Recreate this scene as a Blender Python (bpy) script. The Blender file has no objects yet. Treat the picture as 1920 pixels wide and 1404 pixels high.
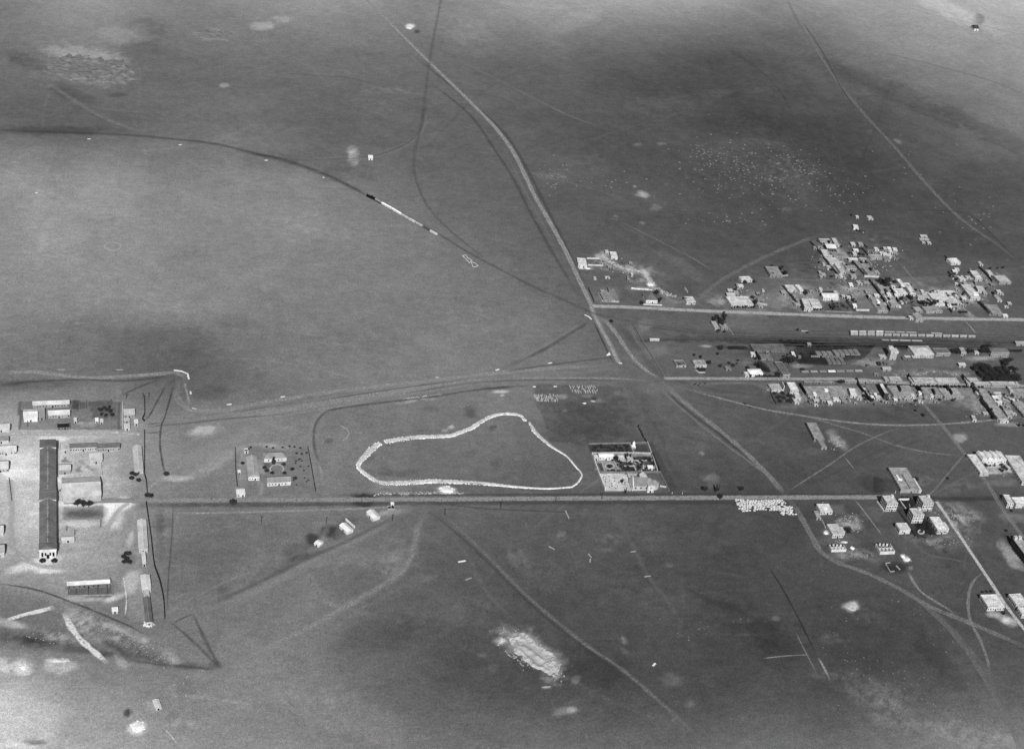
import bpy, math, random
import numpy as np
from mathutils import Vector, Matrix

# ------------------------------------------------------------------ camera, sky, sun, exposure
sc = bpy.context.scene
F, TILT, ROLL, AZ, HC = 2999.14, .5634, .156242, .275854, 880.0
FW = np.array([math.cos(TILT)*math.sin(AZ), math.cos(TILT)*math.cos(AZ), -math.sin(TILT)])
RT = np.array([math.cos(AZ), -math.sin(AZ), 0.0]); UP = np.cross(RT, FW)
CX = math.cos(ROLL)*RT + math.sin(ROLL)*UP
CY = -math.sin(ROLL)*RT + math.cos(ROLL)*UP
CAM = -FW*(HC/math.sin(TILT))
cd = bpy.data.cameras.new('aerial_camera'); cam = bpy.data.objects.new('aerial_camera', cd)
sc.collection.objects.link(cam); sc.camera = cam
cd.sensor_width = 36.0; cd.lens = F/1920*36.0; cd.clip_start = 5.0; cd.clip_end = 60000.0
M = Matrix.Identity(4)
for i in range(3):
    M[i][0] = CX[i]; M[i][1] = CY[i]; M[i][2] = -FW[i]; M[i][3] = CAM[i]
cam.matrix_world = M

SUN_EL, SHADOW_AZ = math.radians(39), math.radians(7.5)     # shadows fall a little east of grid north
w = bpy.data.worlds.new("World"); sc.world = w; w.use_nodes = True
nt = w.node_tree; bg = nt.nodes['Background']
sky = nt.nodes.new('ShaderNodeTexSky'); sky.sky_type = 'NISHITA'; sky.sun_disc = False
sky.sun_elevation = SUN_EL; sky.sun_rotation = math.pi + SHADOW_AZ
bw = nt.nodes.new('ShaderNodeRGBToBW')
nt.links.new(sky.outputs[0], bw.inputs[0]); nt.links.new(bw.outputs[0], bg.inputs['Color'])
bg.inputs['Strength'].default_value = 0.05
sl = bpy.data.lights.new('sun', 'SUN'); sl.energy = 4.6; sl.angle = math.radians(.5); sl.color = (1, 1, 1)
so = bpy.data.objects.new('sun', sl); sc.collection.objects.link(so)
sd = Vector((math.sin(SHADOW_AZ)*math.cos(SUN_EL), math.cos(SHADOW_AZ)*math.cos(SUN_EL), -math.sin(SUN_EL)))
so.rotation_euler = sd.to_track_quat('-Z', 'Y').to_euler()
sc.view_settings.view_transform = 'Standard'; sc.view_settings.look = 'None'
sc.view_settings.gamma = 1.0; sc.view_settings.exposure = 0.0
sc.cycles.max_bounces = 4; sc.cycles.diffuse_bounces = 2; sc.cycles.transparent_max_bounces = 24

KLIGHT = 1.04        # sunlit level ground shows albedo*KLIGHT
def alb(g):
    c = g/255.0
    l = c/12.92 if c <= .04045 else ((c+.055)/1.055)**2.4
    return l/KLIGHT

# ------------------------------------------------------------------ helpers
rng = random.Random(7)
def P(x, y, z=0.0):
    d = FW*F + CX*(x-960) - CY*(y-702)
    s = (z-CAM[2])/d[2]
    return CAM + d*s
def PX(X, Y, Z=0.0):
    vx, vy, vz = X-CAM[0], Y-CAM[1], Z-CAM[2]
    q = vx*FW[0]+vy*FW[1]+vz*FW[2]
    return 960+F*(vx*CX[0]+vy*CX[1]+vz*CX[2])/q, 702-F*(vx*CY[0]+vy*CY[1]+vz*CY[2])/q
COL = sc.collection
def link(name, me, mat=None, parent=None, loc=(0, 0, 0), rot=0.0, scale=None):
    o = bpy.data.objects.new(name, me); COL.objects.link(o)
    if mat is not None and me is not None and not me.materials: me.materials.append(mat)
    if parent is not None: o.parent = parent
    o.location = loc; o.rotation_euler = (0, 0, rot)
    if scale is not None: o.scale = scale
    return o
def tag(o, label=None, cat=None, group=None, kind=None):
    if label: o['label'] = label
    if cat: o['category'] = cat
    if group: o['group'] = group
    if kind: o['kind'] = kind
    return o
def thing(name, label, cat, loc=(0, 0, 0), rot=0.0, group=None):
    return tag(link(name, None, loc=loc, rot=rot), label, cat, group)
def copy_tree(o, parent=None):
    c = o.copy(); COL.objects.link(c); c.parent = parent
    for ch in list(o.children): copy_tree(ch, c)
    return c
class MB:
    def __init__(s): s.v = []; s.f = []; s.uv = None
    def quad(s, *p):
        n = len(s.v); s.v += [tuple(q) for q in p]; s.f.append(tuple(range(n, n+len(p)))); return s
    def hull8(s, b, t):
        n = len(s.v); s.v += [tuple(q) for q in b]+[tuple(q) for q in t]
        s.f += [(n+3, n+2, n+1, n), (n+4, n+5, n+6, n+7)]+[(n+i, n+(i+1) % 4, n+4+(i+1) % 4, n+4+i) for i in range(4)]
        return s
    def box(s, x0, y0, z0, x1, y1, z1):
        return s.hull8([(x0, y0, z0), (x1, y0, z0), (x1, y1, z0), (x0, y1, z0)], [(x0, y0, z1), (x1, y0, z1), (x1, y1, z1), (x0, y1, z1)])
    def cyl(s, x, y, z0, z1, r0, r1, k=8):
        n = len(s.v)
        for z, r in ((z0, r0), (z1, r1)):
            s.v += [(x+r*math.cos(2*math.pi*i/k), y+r*math.sin(2*math.pi*i/k), z) for i in range(k)]
        s.f += [(n+i, n+(i+1) % k, n+k+(i+1) % k, n+k+i) for i in range(k)]
        s.f += [tuple(range(n+k-1, n-1, -1)), tuple(range(n+k, n+2*k))]; return s
    def cylx(s, x0, x1, y, z, r, k=10):
        n = len(s.v)
        for x in (x0, x1):
            s.v += [(x, y+r*math.cos(2*math.pi*i/k), z+r*math.sin(2*math.pi*i/k)) for i in range(k)]
        s.f += [(n+i, n+(i+1) % k, n+k+(i+1) % k, n+k+i) for i in range(k)]
        s.f += [tuple(range(n+k-1, n-1, -1)), tuple(range(n+k, n+2*k))]; return s
    def lump(s, x, y, z, rx, ry, rz, r=rng, k=6, j=.3):
        """irregular stone / heap: two rings and a top"""
        n = len(s.v); a0 = r.random()*6.28
        for zz, q in ((0, 1.0), (.55, .78)):
            for i in range(k):
                a = a0+2*math.pi*i/k; m = q*(1+r.uniform(-j, j))
                s.v.append((x+rx*m*math.cos(a), y+ry*m*math.sin(a), z+rz*zz))
        s.v.append((x+rx*r.uniform(-.2, .2), y+ry*r.uniform(-.2, .2), z+rz))
        s.f += [(n+i, n+(i+1) % k, n+k+(i+1) % k, n+k+i) for i in range(k)]
        s.f += [(n+k+i, n+k+(i+1) % k, n+2*k) for i in range(k)]; return s
    def mesh(s, name):
        me = bpy.data.meshes.new(name); me.from_pydata(s.v, [], s.f); me.update(); return me
    def build(s, name, mat, parent=None, loc=(0, 0, 0), rot=0.0):
        return link(name, s.mesh(name), mat, parent, loc, rot)

# ------------------------------------------------------------------ materials
_mats = {}
def mat(g, style='plaster'):
    """neutral grey surface: g = grey the sunlit level surface shows, style = kind of wear"""
    key = (int(round(g/5.0))*5, style)
    if key in _mats: return _mats[key]
    m = bpy.data.materials.new('%s_%d' % (style, key[0])); m.use_nodes = True
    n = m.node_tree; b = n.nodes['Principled BSDF']; L = n.links.new
    a = min(alb(key[0]), .86)
    b.inputs['Roughness'].default_value = .9; b.inputs['Specular IOR Level'].default_value = .15
    geo = n.nodes.new('ShaderNodeNewGeometry')
    n1 = n.nodes.new('ShaderNodeTexNoise'); n2 = n.nodes.new('ShaderNodeTexNoise')
    mp = n.nodes.new('ShaderNodeMapping'); L(geo.outputs['Position'], mp.inputs[0])
    L(mp.outputs[0], n1.inputs['Vector']); L(geo.outputs['Position'], n2.inputs['Vector'])
    s1, s2, amp1, amp2 = {'plaster': (.9, .22, .7, .5), 'roof': (.8, .2, 1.1, .8), 'metal': (.7, .15, .7, .5), 'stone': (1.3, .3, .7, .5), 'paint': (.6, .3, .15, .2),
                          'leaf': (.9, .15, .8, .6), 'earth': (.8, .12, .5, .5)}[style]
    n1.inputs['Scale'].default_value = s1; n1.inputs['Detail'].default_value = 6; n1.inputs['Roughness'].default_value = .7
    n2.inputs['Scale'].default_value = s2; n2.inputs['Detail'].default_value = 3
    if style == 'metal': mp.inputs['Scale'].default_value = (3.0, .5, 1)
    def mul(src, amp):
        q = n.nodes.new('ShaderNodeMath'); q.operation = 'MULTIPLY_ADD'; q.inputs[1].default_value = amp*2; q.inputs[2].default_value = 1-amp
        L(src, q.inputs[0]); return q.outputs[0]
    q = n.nodes.new('ShaderNodeMath'); q.operation = 'MULTIPLY'; L(mul(n1.outputs[0], amp1), q.inputs[0]); L(mul(n2.outputs[0], amp2), q.inputs[1])
    q2 = n.nodes.new('ShaderNodeMath'); q2.operation = 'MULTIPLY'; q2.inputs[1].default_value = a; q2.use_clamp = True; L(q.outputs[0], q2.inputs[0])
    L(q2.outputs[0], b.inputs['Base Color'])
    if style in ('stone', 'earth', 'plaster'):
        bp = n.nodes.new('ShaderNodeBump'); bp.inputs['Strength'].default_value = .5; bp.inputs['Distance'].default_value = .15
        L(n1.outputs[0], bp.inputs['Height']); L(bp.outputs[0], b.inputs['Normal'])
    _mats[key] = m; return m
DARK = None
def dark():
    return mat(22, 'paint')

# ------------------------------------------------------------------ the ground: soil tones with cloud shade and vignetting in the colour
GX = [0, 160, 320, 480, 640, 800, 960, 1120, 1280, 1440, 1600, 1760, 1920]
GY = [0, 117, 234, 351, 468, 585, 702, 819, 936, 1053, 1170, 1287, 1404]
TONE = np.array([  # soil greys with cloud shade and edge vignetting baked in
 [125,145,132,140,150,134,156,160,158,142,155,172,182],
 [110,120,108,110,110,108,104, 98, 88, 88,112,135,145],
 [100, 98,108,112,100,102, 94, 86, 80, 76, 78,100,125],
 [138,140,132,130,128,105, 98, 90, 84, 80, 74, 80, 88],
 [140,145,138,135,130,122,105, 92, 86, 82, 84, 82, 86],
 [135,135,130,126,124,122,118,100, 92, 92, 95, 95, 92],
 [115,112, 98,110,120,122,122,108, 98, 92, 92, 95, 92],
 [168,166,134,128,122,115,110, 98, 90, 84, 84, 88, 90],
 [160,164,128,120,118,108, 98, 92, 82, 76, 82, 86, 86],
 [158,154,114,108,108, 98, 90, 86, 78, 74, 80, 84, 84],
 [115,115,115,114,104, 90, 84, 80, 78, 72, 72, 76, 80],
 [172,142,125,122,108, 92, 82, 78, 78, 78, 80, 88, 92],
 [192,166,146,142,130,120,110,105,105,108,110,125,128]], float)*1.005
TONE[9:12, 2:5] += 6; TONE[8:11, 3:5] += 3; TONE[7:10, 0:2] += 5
# soft patches of soil, with painted cloud shade at upper right, in photo pixels: (x, y, rx, ry, angle, change of grey, raggedness)
PATCH = [
 (940,1200,12,8,0,40,.5),(1030,1275,20,5,20,24,.6),(1050,1262,14,6,-40,30,.6),(1200,1000,60,30,20,8,.8),(1010,1060,50,24,30,8,.8),(850,1180,60,30,0,-6,.8),(760,1160,50,24,0,5,.8),(1240,1150,60,24,10,6,.8),(690,1050,40,20,0,9,.8),(640,1010,60,14,-20,8,.8),(600,1130,60,30,-20,6,.8),
 (1560,475,22,12,40,40,.8),(1555,487,16,6,0,40,.6),(1572,500,12,12,50,36,.8),(1735,560,18,6,0,34,.8),(1765,556,22,8,10,44,.7),(1700,545,12,10,50,36,.7),(1845,512,8,10,50,36,.7),(1803,520,10,6,30,30,.7),(1665,560,10,8,0,50,.6),(1592,540,10,5,0,36,.7),(1816,590,16,6,40,40,.6),(1270,562,30,8,0,22,.8),(1345,565,16,10,0,34,.7),(1470,560,20,20,50,20,.8),(1575,575,26,8,0,-20,.8),(1700,570,16,8,0,-26,.7),(1640,505,26,12,40,-14,.8),
 (60,900,75,90,0,10,.3),(180,905,60,40,0,5,.3),(45,960,60,50,0,8,.3),(30,870,45,30,0,22,.3),(60,888,70,12,0,22,.3),(175,815,70,8,0,18,.4),(100,822,30,6,0,45,.4),
 (60,1058,50,9,-14,55,.35),(90,1068,35,7,0,55,.35),(135,946,55,5,0,45,.3),(150,982,42,6,0,40,.3),(160,962,40,9,0,-35,.4),
 (215,968,16,26,20,55,.25),(235,945,14,14,0,70,.3),(223,945,34,7,0,70,.2),(244,1008,6,16,10,35,.4),(118,1010,14,8,0,-12,.5),(240,1045,12,12,0,-30,.6),
 (380,805,26,12,-12,45,.6),(330,898,25,7,0,50,.5),(400,870,60,14,-30,20,.5),(505,836,40,5,8,22,.5),(455,870,8,45,0,18,.5),
 (300,1000,8,60,0,-10,.5),(245,1092,14,22,10,40,.4),(215,1120,22,6,-20,55,.3),(160,1122,50,5,0,35,.3),
 (20,1168,35,8,14,60,.4),(45,1252,18,16,0,60,.4),(10,1245,14,20,0,50,.6),(300,560,60,30,0,6,.8),(1560,490,50,34,50,34,.8),(1600,510,34,18,0,34,.8),(1600,545,46,16,0,34,.8),(1690,550,60,24,10,36,.8),(1785,560,60,16,5,40,.8),(1400,562,50,14,0,34,.8),(1500,560,46,20,0,26,.8),(1825,545,50,24,0,30,.8),(1655,475,40,12,0,36,.8),(1870,520,34,14,0,28,.8),(1150,498,44,12,15,40,.8),(1200,515,50,26,30,30,.8),(1560,745,60,10,0,30,.8),(1700,748,70,12,0,34,.8),(1860,760,46,22,0,34,.8),(1572,828,20,12,40,40,.8),(1735,700,90,9,0,30,.8),(1590,978,26,18,10,36,.8),(1790,965,50,24,20,34,.8),(1600,1038,46,14,0,30,.8),(1870,882,40,14,0,34,.8),(1760,1014,70,14,0,26,.8),(1420,680,40,20,0,16,.8),(1560,500,60,40,40,-22,.8),(1700,560,70,20,10,-26,.8),(520,680,60,20,0,6,.8),(700,640,90,30,0,-5,.8),(900,600,80,30,0,6,.8),(1080,900,40,20,0,6,.8),(1350,780,60,20,0,6,.8),(1500,880,60,20,0,-7,.8),(900,1150,80,40,0,6,.8),(1200,1100,90,40,0,8,.8),(1350,1050,60,30,0,-7,.8),(1100,300,60,30,0,7,.8),(1250,200,90,30,0,7,.8),(1400,240,90,30,0,-7,.8),(700,200,60,30,0,8,.8),(420,330,80,30,0,7,.8),(100,450,60,30,0,8,.8),(350,480,60,30,0,-7,.8),(560,420,70,30,0,7,.8),(450,1080,60,40,0,8,.8),(600,1300,80,40,0,8,.8),(180,870,30,20,0,14,.8),(215,905,24,20,0,14,.8),(60,980,20,30,0,14,.8),(150,1045,30,14,0,10,.8),(110,1248,28,12,5,48,.5),(100,1237,18,4,0,50,.4),
 (40,1340,90,50,0,18,.4),(30,1396,60,8,0,22,.3),(66,1391,20,5,3,-80,.25),(237,1336,6,8,20,-85,.25),(258,1364,17,11,0,75,.5),(280,1325,12,16,-30,20,.5),
 (150,1160,44,18,20,46,.8),(160,1185,50,14,30,40,.8),(210,1178,40,14,25,46,.8),(265,1195,36,12,35,40,.8),(315,1230,30,12,30,44,.8),(90,1195,50,16,10,34,.8),(245,1215,40,12,30,30,.8),(225,1235,9,22,-40,30,.6),(110,1195,40,12,10,14,.8),
 (120,1212,120,10,8,-28,.5),(60,1200,60,18,0,-22,.5),(250,1222,60,10,20,-24,.5),(370,1248,50,6,0,-14,.5),(405,1245,12,10,0,-18,.5),
 (340,1300,90,40,20,-8,.7),(330,1350,14,10,20,22,.7),(360,1360,12,8,40,30,.7),(325,1345,13,10,0,-26,.5),(300,1278,14,4,10,22,.7),
 (170,110,75,20,10,32,.6),(175,138,72,20,3,38,.75),(110,100,40,10,12,24,.7),(235,65,55,18,0,18,.5),(400,65,36,9,0,38,.8),(495,48,26,8,0,34,.6),(530,35,22,6,0,22,.6),
 (250,100,60,25,-40,-9,.6),(270,50,50,14,10,-12,.6),(130,175,50,14,20,-14,.5),(100,245,130,10,0,-18,.4),(60,120,50,12,20,-16,.5),(220,178,20,4,0,-18,.4),
 (420,161,10,5,0,45,.4),(40,320,70,60,0,10,.4),(200,350,80,60,0,8,.4),
 (230,610,120,26,0,-8,.6),(310,640,120,34,0,-9,.6),(60,600,90,40,0,-6,.5),(430,605,30,14,0,-10,.5),(60,722,80,10,-3,-18,.4),(20,718,30,6,0,-12,.4),
 (400,735,40,14,0,-12,.5),(560,620,40,10,0,6,.5),
 (665,296,11,14,0,48,.6),(660,280,9,9,0,34,.6),(768,50,9,5,0,90,.3),(782,60,6,3,0,-40,.3),(580,300,100,22,0,-10,.5),(650,325,60,16,0,-14,.5),(730,170,60,8,5,14,.8),
 (1835,35,10,12,0,-35,.5),(1830,50,16,12,0,-12,.5),(880,60,40,20,0,14,.6),(1080,40,60,16,-20,12,.5),
 (1400,100,90,60,0,-3,.6),(1500,60,70,40,30,-4,.6),(1690,180,150,20,24,-13,.5),(1850,245,110,16,24,-12,.5),(1560,130,60,20,30,-8,.5),(1780,20,100,14,25,22,.5),
 (1350,175,30,8,-12,10,.6),(1420,170,20,5,-10,12,.7),(1240,270,10,3,0,30,.5),(1195,272,10,3,0,24,.5),
 (1440,310,150,48,18,12,.8),(1030,330,40,12,0,16,.8),(1205,365,13,6,10,62,.5),(1190,350,5,3,0,40,.5),(1230,390,10,5,0,26,.6),(1153,408,8,5,10,34,.7),(1203,418,6,4,0,32,.6),(1475,393,10,4,0,20,.6),(1683,265,10,4,25,34,.5),
 (1130,480,14,8,0,60,.6),(1170,497,26,8,10,42,.8),(1200,500,26,6,15,20,.8),(1165,495,12,6,5,-35,.5),(1208,512,14,6,35,60,.6),(1212,525,14,7,30,48,.7),(1240,545,28,7,35,38,.8),(1185,528,20,4,-3,26,.7),(1205,541,22,3,0,52,.5),(1220,534,8,4,0,110,.3),
 (1098,503,14,3,0,50,.6),(1140,552,26,14,0,18,.5),(1255,570,30,8,0,22,.6),(1330,560,50,14,-10,16,.7),(1450,540,70,40,0,10,.6),(1400,585,60,8,0,20,.5),(1550,560,120,28,0,14,.6),(1700,550,120,34,0,12,.6),(1660,500,100,50,20,6,.6),(1780,560,60,14,10,16,.7),(1280,500,60,10,30,10,.6),
 (1220,660,40,14,0,12,.6),(1205,610,12,12,60,18,.5),(1325,649,12,2.5,0,60,.5),(1385,606,60,12,0,6,.5),
 (1560,640,340,8,1,-20,.4),(1620,647,260,5,1,-18,.5),(1560,660,60,10,0,-14,.5),(1490,642,60,5,3,-34,.6),(1540,675,50,12,0,-22,.5),(1700,650,30,7,0,-30,.4),(1620,680,50,8,0,34,.5),(1505,686,20,4,0,48,.5),(1760,680,60,8,0,10,.6),(1840,672,28,5,0,48,.3),(1800,702,16,5,0,25,.6),(1720,702,30,4,0,16,.7),
 (1420,662,40,14,0,-12,.5),(1420,655,30,3,0,-22,.4),(1380,651,26,3,0,-38,.4),(1240,728,40,10,0,12,.6),
 (1560,735,60,14,0,34,.4),(1720,740,120,16,0,26,.5),(1600,755,50,8,0,16,.6),(1690,760,34,12,0,-16,.7),(1700,750,18,6,0,28,.6),(1810,760,26,10,0,32,.7),(1760,752,30,8,0,-10,.5),(1455,745,26,12,0,-14,.7),(1500,750,14,8,0,40,.5),(1890,795,30,5,0,45,.5),(1850,740,60,30,0,22,.5),(1450,725,12,10,0,20,.5),
 (1560,818,12,8,50,34,.6),(1575,830,14,7,40,30,.6),(1530,845,20,5,0,14,.6),(1797,820,13,8,0,62,.5),(1700,780,120,20,0,-10,.5),
 (1330,894,20,8,-10,30,.6),(1335,905,26,10,0,12,.6),(1315,850,6,5,0,36,.5),(1300,825,24,40,50,6,.5),(1260,760,40,30,0,4,.5),
 (1635,910,30,20,20,-16,.4),(1735,900,26,12,0,22,.7),(1800,912,60,10,0,14,.7),(1880,905,30,8,0,24,.5),(1800,965,40,22,20,34,.7),(1765,1000,70,14,0,20,.7),(1590,975,22,16,0,46,.7),(1600,988,18,7,0,36,.6),(1570,955,14,8,0,20,.5),(1600,1040,50,14,0,22,.7),(1570,1020,40,24,0,14,.6),(1640,960,24,14,20,14,.6),(1780,1020,60,12,10,14,.7),
 (1699,1047,8,6,30,120,.25),(1692,1041,4,3,0,150,.2),(1680,1063,26,12,8,-28,.3),(1708,1065,5,4,0,40,.4),(1549,998,6,4,0,130,.25),(1566,1030,36,8,0,-14,.4),
 (1645,1030,30,14,0,-8,.4),(1750,1003,24,8,-5,-26,.5),(1725,990,20,18,60,-36,.5),(1700,940,26,9,0,-32,.5),(1698,1000,14,4,0,-22,.5),
 (1900,970,30,8,0,26,.6),(1895,1040,12,34,-38,62,.5),(1875,1155,24,9,22,60,.5),(1893,1163,16,8,20,60,.4),(1860,1150,14,7,0,36,.5),
 (1594,1136,15,8,0,100,.35),(1600,1130,8,6,0,50,.4),(1625,1155,40,16,20,12,.8),(1565,1200,26,12,0,20,.8),(1455,1160,7,4,0,36,.6),(1400,1163,22,5,0,18,.7),(1350,1130,60,8,15,-10,.6),(1430,1190,60,26,20,-8,.5),
 (1640,1290,110,26,25,14,.9),(1690,1340,90,30,25,22,.9),(1820,1380,90,24,10,24,.9),(1560,1265,60,8,5,12,.9),(1760,1240,20,70,-38,-10,.5),
 (1000,1222,70,27,36,62,.55),(970,1195,34,12,10,34,.7),(1032,1245,26,12,30,38,.7),(945,1203,9,7,0,40,.5),(1025,1288,8,2.5,0,70,.4),(1083,1274,12,8,-40,34,.6),(1060,1333,24,7,-10,40,.6),(1072,1331,8,8,0,34,.3),(905,1228,10,5,0,20,.6),(925,1250,9,7,0,18,.6),
 (960,1045,10,20,-20,22,.6),(983,1045,8,18,-25,14,.6),(1055,1003,14,10,0,22,.7),(1150,1010,28,10,0,22,.8),(1130,1028,22,8,0,18,.8),(1255,1060,8,4,0,18,.6),(1260,1270,20,14,0,20,.6),(1168,1200,8,5,60,36,.6),(1170,1220,6,14,-35,26,.7),(800,1085,20,12,0,18,.8),(740,1060,28,24,0,16,.7),(745,1030,34,22,0,10,.7),(1295,1320,10,6,0,26,.7),(1262,1342,10,10,-30,20,.8),
 (838,918,17,7,0,110,.35),(852,912,8,5,0,-16,.4),(790,925,50,3,0,22,.8),(700,922,44,3,0,26,.8),(740,905,60,14,0,10,.6),(845,800,5,4,0,60,.4),(835,808,6,3,0,40,.5),
 (882,773,13,11,0,-26,.5),(925,800,8,5,0,-22,.5),(810,768,20,5,5,-12,.6),(930,765,30,14,0,4,.5),(780,752,60,3,-6,36,.9),(760,888,30,10,0,-14,.6),(720,885,16,8,0,-12,.6),(615,826,8,5,0,-20,.5),(690,856,10,14,30,-14,.5),(880,850,14,10,0,-10,.6),(930,870,12,8,0,-12,.6),
 (680,937,24,11,0,-62,.55),(676,927,30,7,0,-18,.6),(585,1012,15,14,0,-48,.25),(618,997,16,14,0,-40,.3),(645,990,30,12,-35,-20,.4),(556,1030,26,16,0,-18,.6),(585,1040,50,7,-14,-16,.5),(520,1065,70,10,-22,-12,.6),(730,962,26,6,-10,40,.5),(610,1000,5,18,20,24,.6),
 (415,1105,8,6,0,-16,.5),(300,985,20,14,0,-18,.6),(380,1000,70,50,0,-8,.8),(330,1060,30,60,0,-7,.8),(410,1080,60,40,0,-8,.8),(490,1010,60,30,0,-6,.8),
 (700,1190,90,34,-10,-12,.4),(1020,1130,70,20,20,-8,.5),(1110,1250,70,40,20,-10,.4),(560,1240,110,50,-15,6,.5),(640,1330,120,40,20,10,.5),(880,1350,90,30,0,2,.5),
 (1100,790,70,40,0,-12,.35),(1100,742,12,4,0,26,.6),(1055,743,10,4,0,45,.5),(1006,744,6,4,0,40,.5),(1115,748,6,4,0,-30,.4),(1122,752,14,5,0,26,.7),(1165,740,20,6,10,18,.8),(940,734,18,3,-3,70,.3),(942,741,5,2,0,60,.4),(930,727,26,3,-4,-30,.3),(1060,770,4,3,0,30,.5),
 (485,960,60,4,0,0,.5)]
# plots with firm edges in photo pixels: (corners, grey, mix)
PLOT = [
 ([(1842,862),(1892,862),(1906,884),(1850,890)],168,.7),([(1545,482),(1575,482),(1600,518),(1574,520)],118,.5),([(1600,486),(1625,486),(1650,518),(1622,520)],110,.5),([(1632,528),(1668,528),(1690,580),(1668,583)],118,.5),([(1720,548),(1790,548),(1806,578),(1730,578)],128,.5),([(1520,450),(1568,446),(1592,482),(1540,482)],116,.5),([(1470,534),(1508,534),(1540,575),(1506,580)],116,.5),([(1804,532),(1845,534),(1850,560),(1822,560)],112,.5),([(1412,720),(1450,716),(1470,732),(1440,734)],116,.4),([(1580,577),(1600,577),(1612,589),(1592,589)],120,.6),([(1400,1060),(1500,1058),(1560,1200),(1470,1205)],80,.3),([(1395,1160),(1470,1165),(1535,1232),(1425,1240)],66,.4),([(880,1100),(1000,1090),(1040,1150),(920,1160)],84,.25),([(0,830),(70,830),(72,1040),(0,1040)],182,.35),([(112,895),(245,895),(245,945),(112,945)],172,.3),([(195,990),(255,950),(258,1060),(150,1080)],150,.3),([(235,1070),(270,1070),(275,1165),(240,1155)],172,.35),([(590,770),(690,752),(940,738),(935,760),(700,822),(600,830)],118,.2),
 ([(38,752),(225,752),(228,806),(36,806)],92,.5),([(137,751),(149,751),(149,768),(137,768)],70,.8),([(150,752),(163,752),(162,768),(151,768)],92,.7),([(165,752),(209,751),(213,782),(175,782)],84,.6),
 ([(149,791),(179,791),(179,801),(149,801)],165,.8),([(72.6,767.5),(84,767.5),(84,784),(73,784)],160,.8),([(36,752),(41,752),(39,806),(34,806)],80,.7),([(222,755),(226,755),(226,806),(222,806)],80,.6),
 ([(118,950),(195,948),(195,974),(118,975)],108,.55),([(114,866),(122,855),(132,866)],98,.7),([(140,884),(147,872),(157,887)],105,.6),([(113,842),(118,841),(190,886),(188,892),(180,890)],165,.6),([(145,862),(148,860),(178,882),(172,884)],112,.6),
 ([(126,1098),(209,1096),(211,1119),(127,1119)],88,.7),([(195,941),(243,941),(245,948),(222,955),(196,986)],215,.6),
 ([(442,838),(577,838),(593,926),(446,930)],104,.25),([(493,868),(509,868),(507,883),(496,880)],84,.6),([(480,862),(493,862),(497,890),(486,892)],165,.5),([(486,902),(495,902),(494,928),(485,928)],142,.6),
 ([(1001,720),(1005,755),(1022,795),(1030,830),(1104,831),(1104,833),(1196,833),(1183,775),(1168,725)],86,.6),
 ([(1101,833),(1182,832),(1188,849),(1109,849)],62,.75),([(1190,835),(1212,834),(1220,850),(1192,850)],66,.75),([(1110,851),(1222,851),(1234,885),(1120,885)],150,.75),
 ([(1124,888),(1181,888),(1184,919),(1136,921)],205,.9),([(1182,888),(1238,888),(1252,921),(1185,920)],98,.6),([(1182,888),(1205,888),(1205,893),(1182,893)],185,.8),
 ([(1118,868),(1128,868),(1134,883),(1124,883)],66,.9),([(1137,870),(1147,870),(1149,878),(1139,878)],58,.9),([(1160,855),(1168,855),(1176,884),(1163,884)],62,.9),([(1170,866),(1188,866),(1186,872),(1170,872)],60,.9),([(1171,875),(1190,875),(1192,884),(1174,884)],62,.9),([(1191,855),(1220,855),(1222,862),(1193,862)],62,.9),([(1190,872),(1198,867),(1205,874),(1202,881),(1194,880)],64,.9),([(1203,865),(1223,865),(1227,873),(1210,872)],70,.85),([(1206,880),(1230,880),(1231,884),(1207,884)],80,.85),
 ([(1213,828),(1223,828),(1275,921),(1256,921)],68,.6),([(1222,790),(1229,790),(1282,921),(1276,921)],78,.4),([(1232,722),(1212,745),(1222,790),(1214,800),(1197,745)],84,.3),
 ([(1636,893),(1650,893),(1680,905),(1690,922),(1640,922)],62,.5),([(1684,936),(1716,936),(1738,965),(1722,1000),(1698,1000)],62,.6),([(1725,985),(1742,975),(1760,1003),(1735,1004)],58,.6),([(1680,952),(1690,952),(1722,1004),(1716,1006)],70,.6),
 ([(1260,672),(1290,672),(1294,692),(1266,692)],110,.4),([(1410,644),(1478,644),(1482,660),(1416,660)],92,.6),([(1416,662),(1470,662),(1490,705),(1432,700)],90,.5),
 ([(1495,646),(1640,648),(1625,668),(1592,684),(1500,684),(1480,660)],52,.65),
 ([(1447,732),(1486,732),(1492,757),(1453,757)],82,.5),([(1515,728),(1606,728),(1612,745),(1520,745)],140,.5),([(1612,722),(1650,722),(1660,752),(1632,754)],128,.6),
 ([(1543,568),(1600,566),(1610,583),(1546,583)],62,.5),([(1345,606),(1366,606),(1370,625),(1346,624)],112,.5),([(1104,487),(1124,487),(1128,497),(1105,497)],90,.7),
 ([(1122,548),(1150,541),(1164,567),(1128,567)],132,.6),([(1175,612),(1184,609),(1198,636),(1188,634)],120,.4),
 ([(595,922),(605,925),(585,830),(578,830)],120,.3),([(735,1041),(757,1046),(740,1081),(705,1070)],124,.35),([(575,1066),(610,1060),(735,1055),(735,1085),(650,1130),(610,1110)],98,.35),([(275,941),(320,943),(470,960),(400,1250),(310,1180)],104,.18),
 ([(1430,1060),(1460,1060),(1560,1275),(1530,1278)],82,.2),([(100,1133),(395,1255),(310,1253),(170,1225),(125,1150)],96,.35),([(0,1095),(120,1135),(100,1215),(0,1190)],104,.3),
]
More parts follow.
